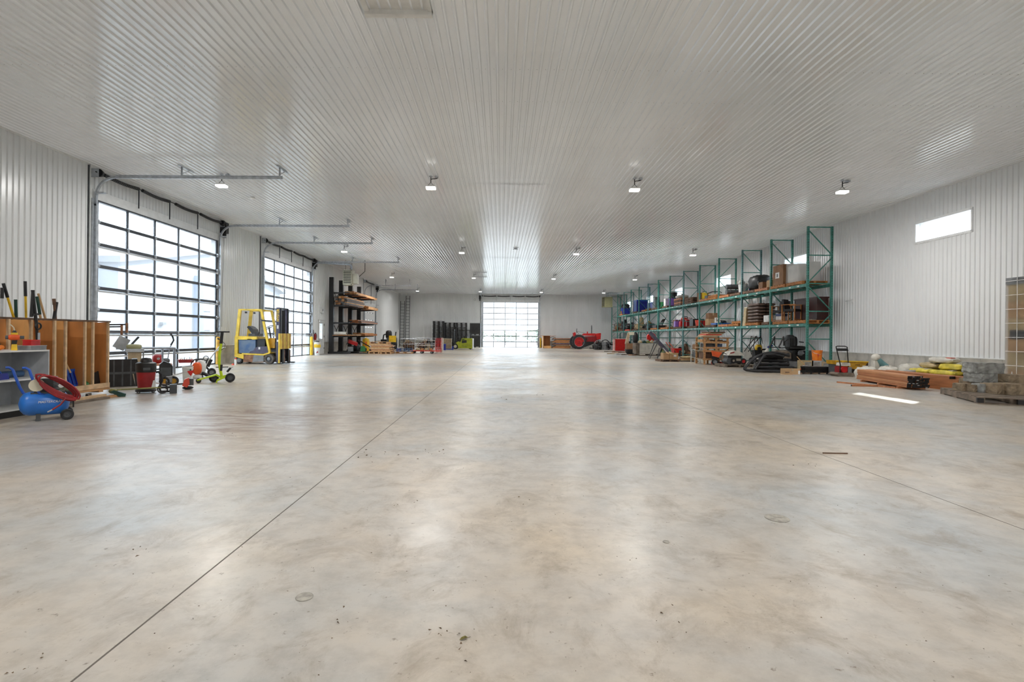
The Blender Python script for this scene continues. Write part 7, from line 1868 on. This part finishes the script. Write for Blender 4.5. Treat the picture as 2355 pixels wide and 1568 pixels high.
# stack of blocks and timber beneath the orange bucket
S = Spot(1868, 855, flat=True)
p0 = Vector((S.p.x, 19.3, 0))
k = 0
for px, py_, w_, h_, m, lb in ((1853, 828, 0.5, 0.43, 'bagtan', 'pale concrete block at the foot of the first rack post'), (1873, 826, 0.45, 0.43, 'ltgrey', 'light grey concrete block under the orange bucket'), (1895, 832, 0.45, 0.38, 'tan', 'tan concrete block beside the light grey block'), (1918, 834, 0.4, 0.34, 'cardd', 'brown block beside the tan concrete block')):
    o = thing('concrete_block', lb, 'block', (p0.x + S.x(px), p0.y, 0.0)); MB().b2((-w_ / 2 * 0.8, 0, 0), (w_ / 2 * 0.8, 0.35, h_)).build('block_shell', m, o); MB().b2((-w_ * 0.25, -0.004, 0.04), (w_ * 0.25, 0.0, h_ - 0.05)).build('cell', 'stone', o); k += 1
o = drum((p0.x + S.x(1880) - 0.0, p0.y + 0.18, 0.432), 0.18, 0.37, 'orange', 'bright orange plastic bucket standing on the concrete blocks', 'darkgrey')
MB().prism([(-0.09, 0.24), (-0.02, 0.26), (-0.05, 0.12)], -0.168, -0.155).build('dark_mark', 'coral', o)
o = thing('loading_ramp', 'black steel ladder ramp lying on the floor before the concrete blocks', 'ramp', F(1888, 861) + Vector((0, 0.1, 0)), 0.0)
for y in (0.0, 0.32): MB().b2((-0.65, y, 0.05), (0.65, y + 0.05, 0.13)).build('side_rail', 'black', o)
for k in range(9): MB().b2((-0.6 + 0.145 * k, 0.0, 0.07), (-0.55 + 0.145 * k, 0.37, 0.10)).build('rung', 'blackmet', o)
for k in range(5): MB().cyl((-0.55 + 0.28 * k, 0.02, 0.0), (-0.55 + 0.28 * k, 0.02, 0.05), 0.03, n=8).build('foot', 'black', o)
o = thing('black_trough', 'long black plastic trough lying on the black steel ramp', 'trough', F(1888, 861) + Vector((0.02, 0.28, 0.135))); MB().box((0, 0, 0.06), (0.95, 0.26, 0.12), top=(1.04, 1.15)).build('trough_body', 'black', o); MB().box((0, 0, 0.125), (1.0, 0.31, 0.015)).build('rim', 'darkgrey', o)
for k, (a_, b_, m, lb) in enumerate((((1823, 863), (1922, 863), 'alum', 'long thin steel bar on the floor before the black ramp'), ((1878, 851), (1926, 849), 'ltgrey', 'grey steel rod lying on the floor beside the black ramp'))):
    pa, pb = F(*a_), F(*b_); d_ = pb - pa
    o = MB().bar((0, 0, 0.012), (d_.x, d_.y, 0.012), 0.03, 0.02).build('steel_bar', m, None, loc=(pa.x, pa.y, 0.002 if k == 0 else 0.135)); tag(o, lb, 'bar')
    if k: o.location.z = 0.002
# chainsaw (orange) and broom
S = Spot(1850, 858, flat=True)
o = S.thing('chainsaw', 'orange and black chainsaw on the floor beside the low carton', 'chainsaw'); MB().ell((0, 0.05, 0.11), (0.11, 0.09, 0.11), pw=0.7).build('engine_cover', 'stihl', o, 50); MB().box((0.02, -0.03, 0.09), (0.14, 0.06, 0.14)).build('starter', 'black', o); MB().tube([(-0.08, 0, 0.18), (-0.06, 0, 0.27), (0.1, 0.0, 0.27), (0.13, 0, 0.15)], 0.014, 6).build('handle', 'chrome', o); MB().b2((0.08, 0.03, 0.05), (0.4, 0.045, 0.12)).build('guide_bar', 'darkgrey', o)
pa, pb = AD(1833, 820, S.p.y + 0.4), F(1862, 856)
o = thing('push_broom', 'broom with a pale handle leaning on the drain pipes', 'broom', pb); MB().cyl((0, 0, 0.06), pa - pb, 0.014, n=8).build('handle', 'handle', o); MB().box((0, 0, 0.045), (0.2, 0.06, 0.09)).build('brush', 'stihl', o)
# ---- plate compactor
S = Spot(1945, 866, flat=True)
t = S.thing('plate_compactor', 'plate compactor with a black loop handle and red engine on the floor', 'compactor')
MB().prism(xz((1925, 861), (1930, 857), (1962, 857), (1966, 862), (1960, 866), (1932, 866)), 0.0, 0.45).build('base_plate', 'palletg', t)
MB().box((S.x(1945), 0.22, S.z(850)), (0.26, 0.3, 0.2)).build('engine', 'vacred', t); MB().cyl((S.x(1942), 0.05, S.z(850)), (S.x(1942), 0.0, S.z(850)), 0.1, n=16).build('recoil_cover', 'red', t); MB().box((S.x(1949), 0.22, S.z(838)), (0.3, 0.3, 0.1), top=(0.9, 0.9)).build('fuel_tank', 'bagw', t); MB().cyl((S.x(1949), 0.22, S.z(835)), (S.x(1949), 0.22, S.z(832)), 0.03, n=8).build('fuel_cap', 'ochre', t)
MB().box((S.x(1957), 0.2, S.z(851)), (0.12, 0.3, 0.2)).build('belt_guard', 'midgrey', t)
for y in (0.0,):
    MB().tube([S.q(1936, 860, 0.1), S.q(1930, 838, -0.05), S.q(1918, 800, -0.1), S.q(1917.5, 797, -0.1), S.q(1921, 796, -0.1), S.q(1938, 796, -0.1), S.q(1943, 798, -0.1), S.q(1946, 810, -0.05), S.q(1955, 832, 0.1), S.q(1960, 856, 0.2)], 0.017, 8).build('loop_handle', 'black', t, 60)
MB().prism(xz((1919, 801), (1943, 801), (1945, 807), (1921, 807)), -0.13, -0.09).build('handle_panel', 'black', t)
# ---- yellow wheelbarrow tray on its side
p = Vector((11.75, 17.6, 0))
o = thing('wheelbarrow_tray', 'yellow wheelbarrow tray tipped against the right wall', 'wheelbarrow', p, R(4))
kk = 17.6 / FPX; ux = uv(1962, 828)[0]
p.x = ux / FPX * 17.6; o.location = p
def wq(px, py): return ((px - 1962) * kk, (850 - py) * kk)
MB().prism([wq(1921, 815.5), wq(1999, 817.5), wq(1986, 834), wq(1974, 836), wq(1945, 830), wq(1923, 824)], 0.0, 0.5).build('tray', 'ochre', o)
MB().bar((*wq(1921, 816)[:1], -0.01, wq(1921, 816)[1]), (*wq(1999, 818)[:1], -0.01, wq(1999, 818)[1]), 0.03).build('rolled_edge', 'yellow', o)
MB().prism([wq(1990, 838), wq(1992, 822), wq(2000, 817), wq(2004, 819), wq(2004, 840)], 0.1, 0.5).build('handle_frame', 'mahog', o)
MB().prism([wq(1980, 849.9), wq(1999, 849.9), wq(1999, 838), wq(1980, 834)], 0.12, 0.45).build('undercarriage', 'black', o); MB().prism([wq(1925, 849.9), wq(1950, 849.9), wq(1950, 830), wq(1925, 824)], 0.12, 0.45).build('support_leg', 'darkgrey', o)
for k in range(3): MB().box((wq(1969 + 4 * k, 825)[0], -0.002, wq(1972, 825)[1]), (0.05, 0.004, 0.022)).build('worn_mark', 'mahog', o)
# slats beneath (timber under compactor)
for k in range(3):
    pa = F(1902 + 6 * k, 846 - 3 * k)
    o = MB().b2((0, 0, 0), (0.8, 0.12, 0.06)).build('timber_offcut', ['pine', 'palletw', 'tan'][k], None, loc=(11.2 + 0.05 * k, 18.75 + 0.16 * k, 0.001), rot=(0, 0, 0)); tag(o, ['pale', 'orange', 'tan'][k] + ' timber offcut on the floor behind the black ramp', 'offcut')

# ================================================================== RIGHT FOREGROUND
# ---- lumber bundle with black painted ends
a = F(2085, 896); b = F(1974, 876)
ang = math.atan2(-(b.x - a.x), b.y - a.y)
ln_ = 2.75
bw, bh = 0.092, 0.042
bm1 = MB().b2((-bw / 2 + 0.001, 0.012, 0), (bw / 2 - 0.001, ln_, bh - 0.002)).mesh('lumber', 'lumbertan')
bm2 = MB().b2((-bw / 2 + 0.001, 0.012, 0), (bw / 2 - 0.001, ln_, bh - 0.002)).mesh('lumber', 'lumberbrn')
be = MB().b2((-bw / 2 + 0.001, 0.0, 0), (bw / 2 - 0.001, 0.012, bh - 0.002)).mesh('painted_end', 'black')
bs = MB().b2((-0.025, -0.002, 0.012), (0.022, 0.0, 0.024)).mesh('stencil', 'paper')
rot = Matrix.Rotation(ang, 3, 'Z')
rq = random.Random(12)
for px_ in range(3):
    lcl = rot @ Vector((0.0, 0.35 + 1.0 * px_, 0)); o = MB().b2((-0.04, -0.04, 0), (0.56, 0.04, 0.05)).build('bearer', 'pinered', None, loc=(a.x + lcl.x, a.y + lcl.y, 0.001), rot=(0, 0, ang)); tag(o, 'wooden bearer on the floor under the lumber bundle with black ends', 'bearer', 'bearers under the lumber')
for r_ in range(7):
    n = 5 if r_ < 6 else 4
    for c_ in range(n):
        lcl = rot @ Vector((0.05 + c_ * bw + 0.02 * (r_ % 2), rq.uniform(-0.04, 0.04), 0))
        o = thing('lumber', 'reddish board with a black painted end in the lumber bundle', 'lumber', (a.x + lcl.x, a.y + lcl.y, 0.054 + r_ * bh), ang, 'boards with black ends')
        link('board', bm1 if rq.random() < 0.6 else bm2, o); link('painted_end', be, o)
        if rq.random() < 0.25: link('stencil', bs, o)
# ---- second lumber bundle
xb_, yb_ = 11.06, 12.0
bm3 = MB().b2((-0.068, 0.012, 0), (0.068, 2.6, 0.068)).mesh('board', 'lumberbrn'); be3 = MB().b2((-0.068, 0, 0), (0.068, 0.012, 0.068)).mesh('painted_end', 'black')
for r_ in range(5):
    for c_ in range(3):
        o = thing('timber', 'thick reddish beam in the bundle behind the boards with black ends', 'lumber', (xb_ + 0.08 + c_ * 0.14, yb_ + 0.12 * ((r_ * 2 + c_) % 3) * (1 if r_ else 0.2) + (0.45 if r_ > 2 else 0), 0.001 + r_ * 0.07), 0.0, 'thick beams behind the boards')
        link('board', bm3, o)
        if (r_ + c_) % 2 == 0: link('painted_end', be3, o)
# loose sticks
for k, (pa, pb) in enumerate((((1926, 880), (2060, 893)), ((1958, 888), (2020, 889)))):
    A, B = F(*pa), F(*pb); d_ = B - A
    o = MB().bar((0, 0, 0.02), (d_.x, d_.y, 0.02), 0.045, 0.04).build('loose_stick', 'pinered', None, loc=(A.x, A.y, 0.001)); tag(o, ['long thin stick on the floor running under the lumber bundle', 'short thin stick on the floor before the lumber bundle'][k], 'stick')
    o2 = MB().bar((-0.004 * d_.x, -0.004 * d_.y, 0.02), (0, 0, 0.02), 0.046, 0.041).build('painted_end', 'black', o)
# ---- bags by the wall
pallet((12.42, 14.45, 0), 0, 'tan pallet under the yellow bags by the right wall', 'palletw', 1.1, 1.5, 0.13)
pallet((12.42, 14.45, 0.134), 0, 'tan pallet lying on another under the yellow bags', 'palletw', 1.1, 1.5, 0.13)
yb = [(12.15, 14.05, 0.264, 0.2, 'bagy'), (12.68, 14.05, 0.264, -0.1, 'bagtan'), (12.15, 14.8, 0.264, 0.1, 'bagy'), (12.68, 14.85, 0.264, 0.1, 'bagy'), (12.4, 14.05, 0.43, 0.15, 'bagy'), (12.45, 14.82, 0.43, -0.1, 'bagtan'), (12.45, 14.45, 0.596, 0.2, 'bagw')]
for k, (x, y, z, r_, m) in enumerate(yb):
    o = thing('cement_bag', ['yellow cement bag lying on the pallet edge by the right wall', 'tan cement bag lying on the pallet near the stones', 'yellow cement bag lying on the far half of the pallet', 'yellow cement bag lying against the right wall', 'yellow cement bag lying across the lower bags', 'tan cement bag lying high on the bag heap', 'white bag with an orange print on top of the bag heap'][k], 'bag', (x, y, z + 0.004), r_)
    MB().ell((0, 0, 0.078), (0.23, 0.35, 0.08), 18, 10, pw=0.6, zmin=-0.078).jit(0.018, 60 + k).build('bag_body', m, o, 60); MB().box((0, -0.33, 0.09), (0.32, 0.05, 0.03)).build('bag_seam', m, o)
    MB().box((-0.05, -0.2, 0.152), (0.16, 0.14, 0.016)).build('bag_print', 'coral' if k == 6 else 'darkgrey' if k % 2 else 'bagw', o)
for k, (x, y, z, sx_, m) in enumerate(((11.38, 16.05, 0.0, 0.26, 'bagw'), (11.55, 15.35, 0.0, 0.24, 'bagw'), (12.5, 15.75, 0.0, 0.3, 'bagw'))):
    o = thing('white_sack', ['crumpled white sack lying behind the lumber bundle', 'bulging white sack beside the green pump behind the lumber', 'cream white sack standing near the right wall behind the lumber'][k], 'sack', (x, y, z))
    MB().ell((0, 0, 0.19 + 0.03 * k), (sx_, 0.26, 0.20 + 0.03 * k), 18, 10, pw=0.7, zmin=-0.19 - 0.03 * k).jit(0.025, 80 + k).build('sack_body', m, o, 60); MB().lathe([(0.05, 0.36 + 0.05 * k), (0.09, 0.42 + 0.05 * k), (0.001, 0.4 + 0.05 * k)], n=8).build('sack_neck', m, o)
o = thing('green_pump', 'white and green submersible pump leaning over the white sacks', 'pump', (11.9, 16.15, 0.0), 0.0)
MB().tube([(-0.1, 0, 0.62), (0.0, -0.05, 0.5), (0.15, -0.1, 0.36)], 0.1, 12).build('pump_body', 'tealgrey', o, 50); MB().ell((-0.14, 0, 0.68), (0.13, 0.12, 0.12)).build('pump_head', 'bagw', o, 50); MB().tube([(0.15, -0.1, 0.36), (0.25, -0.14, 0.18), (0.3, -0.15, 0.02)], 0.06, 10, radii=[0.07, 0.04, 0.06]).build('nozzle', 'black', o, 50); MB().b2((-0.22, -0.08, 0), (-0.08, 0.08, 0.58)).build('support_bag', 'bagw', o)
o = thing('black_toolbox', 'flat black toolbox beside the cream sack by the right wall', 'toolbox', (12.45, 16.5, 0.0)); MB().box((0, 0, 0.12), (0.42, 0.24, 0.24), top=(0.95, 0.95)).build('box_body', 'black', o); MB().tube([(-0.1, 0, 0.24), (-0.1, 0, 0.3), (0.1, 0, 0.3), (0.1, 0, 0.24)], 0.015, 6).build('handle', 'darkgrey', o)
S = Spot(2078, 880); 
o = drum((11.72, 14.75, 0.0), 0.13, 0.36, 'white', 'white and dark blue paint pail behind the lumber bundle', 'darkgrey'); MB().lathe([(0.124, 0.18), (0.136, 0.34)], n=20).build('dark_label', 'forkpurple', o)
# ---- stone pallet
pc = Vector((10.35, 10.75, 0))
prz = math.atan2(-0.9, 1.97) 
ps = thing('stone_pallet', 'long dark pallet carrying rough stone blocks by the right wall', 'pallet', pc, prz)
pallet_mesh_parts(ps, 1.25, 2.1, 0.14, 'palletg')
for x in (-0.6, 0.0, 0.6): MB().b2((x - 0.05, -1.06, 0.025), (x + 0.05, -1.0, 0.115)).build('dark_block', 'black', ps)
rotp = Matrix.Rotation(prz, 3, 'Z')
def stone(px0, px1, py0, py1, Y, zb_, m, label, dep=0.3, sd=1, rz=0.0, jt=0.008):
    aa, bb = AD(px0, py1, Y), AD(px1, py0, Y)
    w_ = bb.x - aa.x; h_ = bb.z - aa.z
    o = thing('stone_block', label, 'stone', ((aa.x + bb.x) / 2, Y + dep / 2, zb_), rz)
    h_ = max(h_, 0.05)
    s_ = MB()
    nx_, ny_, nz_ = 5, 3, 3
    rs = random.Random(sd); N_ = (7, 5, 5); pts_ = {}
    def pt(i, j, k):
        if (i, j, k) not in pts_:
            e_ = sum(1 for a_, n_ in ((i, N_[0]), (j, N_[1]), (k, N_[2])) if a_ in (0, n_))
            q_ = 1.0 - 0.02 * max(0, e_ - 1)
            P_ = Vector(((i / N_[0] - 0.5) * w_ * q_, (j / N_[1] - 0.5) * dep * q_, (k / N_[2]) * h_))
            P_ += Vector((rs.uniform(-jt, jt), rs.uniform(-jt, jt), rs.uniform(-jt, jt) if k else 0)); P_.z = max(0.0, min(P_.z, h_))
            pts_[(i, j, k)] = len(s_.v); s_.v.append(P_)
        return pts_[(i, j, k)]
    for k_2 in (0, N_[2]):
        for i in range(N_[0]):
            for j in range(N_[1]): s_.f.append((pt(i, j, k_2), pt(i + 1, j, k_2), pt(i + 1, j + 1, k_2), pt(i, j + 1, k_2)))
    for j_2 in (0, N_[1]):
        for i in range(N_[0]):
            for k2 in range(N_[2]): s_.f.append((pt(i, j_2, k2), pt(i + 1, j_2, k2), pt(i + 1, j_2, k2 + 1), pt(i, j_2, k2 + 1)))
    for i_2 in (0, N_[0]):
        for j in range(N_[1]):
            for k2 in range(N_[2]): s_.f.append((pt(i_2, j, k2), pt(i_2, j + 1, k2), pt(i_2, j + 1, k2 + 1), pt(i_2, j, k2 + 1)))
    s_.build('stone_face', m, o)
    return o, zb_ + h_
P0 = 0.142
st = []
stone(2213, 2240, 890, 907, 11.15, P0, 'stonet', 'small tan stone at the left end of the stone pallet', 0.25, 1)
stone(2241, 2258, 893, 909, 10.95, P0, 'stonet', 'small square tan stone beside the left end stone', 0.22, 2)
stone(2262, 2290, 893, 913, 10.8, P0, 'stone', 'short grey stone under the rough grey blocks', 0.3, 3)
_, z1 = stone(2232, 2257, 866, 892, 11.45, P0, 'stonet', 'worn tan stone cap standing behind the small stones', 0.3, 4)
stone(2293, 2325, 893, 916, 10.55, P0, 'stonet', 'broad tan stone at the front of the stone pallet', 0.4, 6)
stone(2326, 2362, 893, 918, 10.4, P0, 'stonet', 'wide brown stone beside the broad tan stone', 0.4, 7)
o, z2 = stone(2254, 2300, 876, 896, 11.15, P0 + 0.19, 'stone', 'rough grey stone block lying on the lower stones', 0.42, 8, 0.1, 0.012)
o.location.z = P0 + 0.185
o, z3 = stone(2250, 2312, 853, 877, 11.2, P0 + 0.19 + 0.19, 'stone', 'large rough grey stone block on top of the stone pile', 0.42, 9, -0.1, 0.014)
stone(2322, 2365, 874, 893, 10.9, P0 + 0.2, 'stonet', 'brown stone slab lying on the wide brown stone', 0.35, 10)
stone(2301, 2340, 880, 900, 11.35, P0 + 0.0, 'stone', 'grey stone at the back of the stone pallet', 0.35, 11)
o = thing('work_glove', 'red and black work glove lying on the worn stone', 'glove', (AD(2256, 862, 11.5).x, 11.55, z1 + 0.002), 0.3)
MB().ell((0, 0, 0.03), (0.1, 0.07, 0.03), pw=0.8).jit(0.008, 3).build('glove_palm', 'black', o, 60)
for k in range(4): MB().tube([(0.06, -0.05 + 0.033 * k, 0.035), (0.12, -0.06 + 0.04 * k, 0.06), (0.16, -0.06 + 0.04 * k, 0.05)], 0.014, 6).build('glove_finger', 'vacred', o, 60)
o = thing('paper_sheet', 'curled white paper sheet standing on the stone pallet', 'paper', (AD(2328, 880, 11.55).x, 11.6, P0 + 0.19)); MB().prism([(-0.1, 0.0), (0.1, 0.0), (0.08, 0.02), (0.04, 0.22), (0.03, 0.18), (-0.02, 0.06)], -0.004, 0.004).build('sheet', 'paper', o); MB().box((0, 0, -0.02), (0.2, 0.15, 0.03)).build('sheet_base', 'paper', o)
# ---- wrapped carton stack
Y1w = 12.55; X0w = 12.32
hz = CAMH + (uv(2317, 640)[1]) / uv(2317, 640)[0] * X0w
t = thing('wrapped_stack', 'tall stack of brown cartons in clear wrap and white net against the right wall', 'wrapped load', (X0w, Y1w, 0))
wd, ln2 = 0.88, 1.3
rows = 6
MB().b2((0, -ln2, 0), (wd, 0, 0.13)).build('pallet_base', 'palletg', t)
for k in range(rows):
    z0 = 0.14 + (hz - 0.3) * k / rows; z1_ = 0.14 + (hz - 0.3) * (k + 1) / rows - 0.01
    for j in range(2): MB().b2((0.02, -ln2 + 0.02 + j * (ln2 / 2), z0), (wd - 0.02, -ln2 / 2 - 0.02 + j * (ln2 / 2), z1_)).build('carton', 'card' if (k + j) % 2 else 'bagtan', t)
MB().b2((0.01, -ln2 + 0.1, 1.28), (0.02, -0.08, 1.5)).build('dark_print', 'darkgrey', t)
MB().box((wd / 2, -ln2 / 2, hz - 0.08), (wd, ln2, 0.16)).jit(0.02, 3).build('top_pad', 'midgrey', t)
MB().b2((-0.012, -ln2 - 0.012, 0.1), (-0.008, 0.012, hz - 0.02)).b2((-0.012, 0.008, 0.1), (wd, 0.012, hz - 0.02)).b2((-0.012, -ln2 - 0.012, 0.1), (wd, -ln2 - 0.008, hz - 0.02)).build('plastic_film', 'wrap', t)
for k in range(8): MB().b2((-0.022, -ln2 - 0.02, 0.3 + k * 0.34), (-0.014, 0.02, 0.312 + k * 0.34)).build('net_strap', 'paper', t)
for k in range(4): MB().b2((-0.022, -0.28 - 0.33 * k, 0.1), (-0.014, -0.268 - 0.33 * k, hz)).build('net_strap', 'paper', t)

# ------------------------------------------------------------------ small things on wall and floor
p = AX(1957, 692, XR - 0.06)
o = thing('wall_bracket', 'small white bracket fixed on the right wall past the rack', 'bracket', (XR - 0.02, p.y, p.z), R(-90)); MB().b2((-0.05, -0.04, -0.06), (0.05, -0.0, 0.06)).build('plate', 'trimw', o); MB().tube([(0, -0.04, 0.02), (-0.12, -0.1, 0.02), (-0.24, -0.08, 0.0)], 0.012, 6).build('arm', 'alum', o)
for px, py, r_, lb in ((1787, 1192, 0.077, 'round grey floor plug set in the concrete between the joints'), (700, 1373, 0.038, 'small round tan floor plug near the left floor joint'), (1532, 1246, 0.018, 'tiny round dark floor plug in the concrete')):
    p = F(px, py)
    o = thing('floor_plug', lb, 'floor plug', (p.x, p.y, 0.0)); mat('plug', (0.36, 0.335, 0.29), 0.6, 0, 0.2, 20)
    MB().lathe([(r_, 0.0), (r_ * 0.98, 0.003), (0.001, 0.003)], n=24).build('disc', 'plug', o); MB().torus((0, 0, 0.002), r_, 0.002, 'z', 24, 4).build('ring', 'plug', o)
p = F(1066, 1470)
o = thing('dead_leaf', 'curled olive leaf lying on the bare concrete floor', 'leaf', p, 0.4); o.scale = (0.45,) * 3; mat('deadleaf', srgb(120, 110, 50), 0.7, 0, 0.3, 30)
MB().add([(-0.04, 0, 0.003), (-0.015, -0.018, 0.012), (0.02, -0.014, 0.02), (0.045, 0.0, 0.008), (0.02, 0.016, 0.022), (-0.015, 0.018, 0.014), (0, 0, 0.005)], [(0, 1, 6), (1, 2, 6), (2, 3, 6), (3, 4, 6), (4, 5, 6), (5, 0, 6)]).build('leaf_blade', 'deadleaf', o); MB().cyl((0.04, 0, 0.006), (0.07, 0.01, 0.004), 0.002, n=5).build('stem', 'oldwood', o)
p = F(1920, 1043); o = MB().bar((-0.13, 0, 0.006), (0.13, -0.01, 0.006), 0.012).build('wood_splinter', 'oldwood', None, loc=(p.x, p.y, 0)); tag(o, 'thin dark wood splinter lying on the concrete by the right joint', 'splinter')
# mud crumbs and grit scattered on the slab
cr = MB(); rc = random.Random(99)
def crumb(px, py, s, n=1):
    p = F(px, py)
    for _ in range(n):
        c = Vector((p.x + rc.gauss(0, s * 4) * (n > 1), p.y + rc.gauss(0, s * 4) * (n > 1), s * 0.3)); q = s * rc.uniform(0.3, 0.75)
        v = [c + Vector((rc.uniform(-q, q), rc.uniform(-q, q), 0)) for _ in range(3)] + [c + Vector((0, 0, q * 0.5))]
        cr.add(v, [(0, 1, 3), (1, 2, 3), (2, 0, 3), (0, 2, 1)])
for px, py, s, n in ((1066, 1468, 0.012, 5), (1050, 1482, 0.02, 8), (938, 1153, 0.02, 5), (1204, 1154, 0.016, 4), (1850, 1070, 0.022, 4), (78, 1522, 0.012, 8), (290, 1280, 0.02, 6), (1447, 1287, 0.014, 5), (1573, 1423, 0.016, 5), (784, 1432, 0.016, 5), (985, 1042, 0.03, 9), (860, 1045, 0.03, 9), (520, 1003, 0.02, 4), (444, 1408, 0.012, 3), (1862, 1347, 0.01, 2), (2062, 1349, 0.01, 2), (2124, 1488, 0.012, 2), (1232, 908, 0.04, 3), (1160, 920, 0.04, 4)):
    crumb(px, py, s, n)
for _ in range(420): crumb(rc.uniform(0, 2355), 860 + 700 * rc.random() ** 1.6, rc.uniform(0.003, 0.010))
mat('crumbs', srgb(104, 84, 64), 0.9, 0, 0.3)
o = cr.build('floor_grit', 'crumbs'); tag(o, 'scattered dark mud crumbs and grit on the concrete floor', 'grit', kind='stuff')
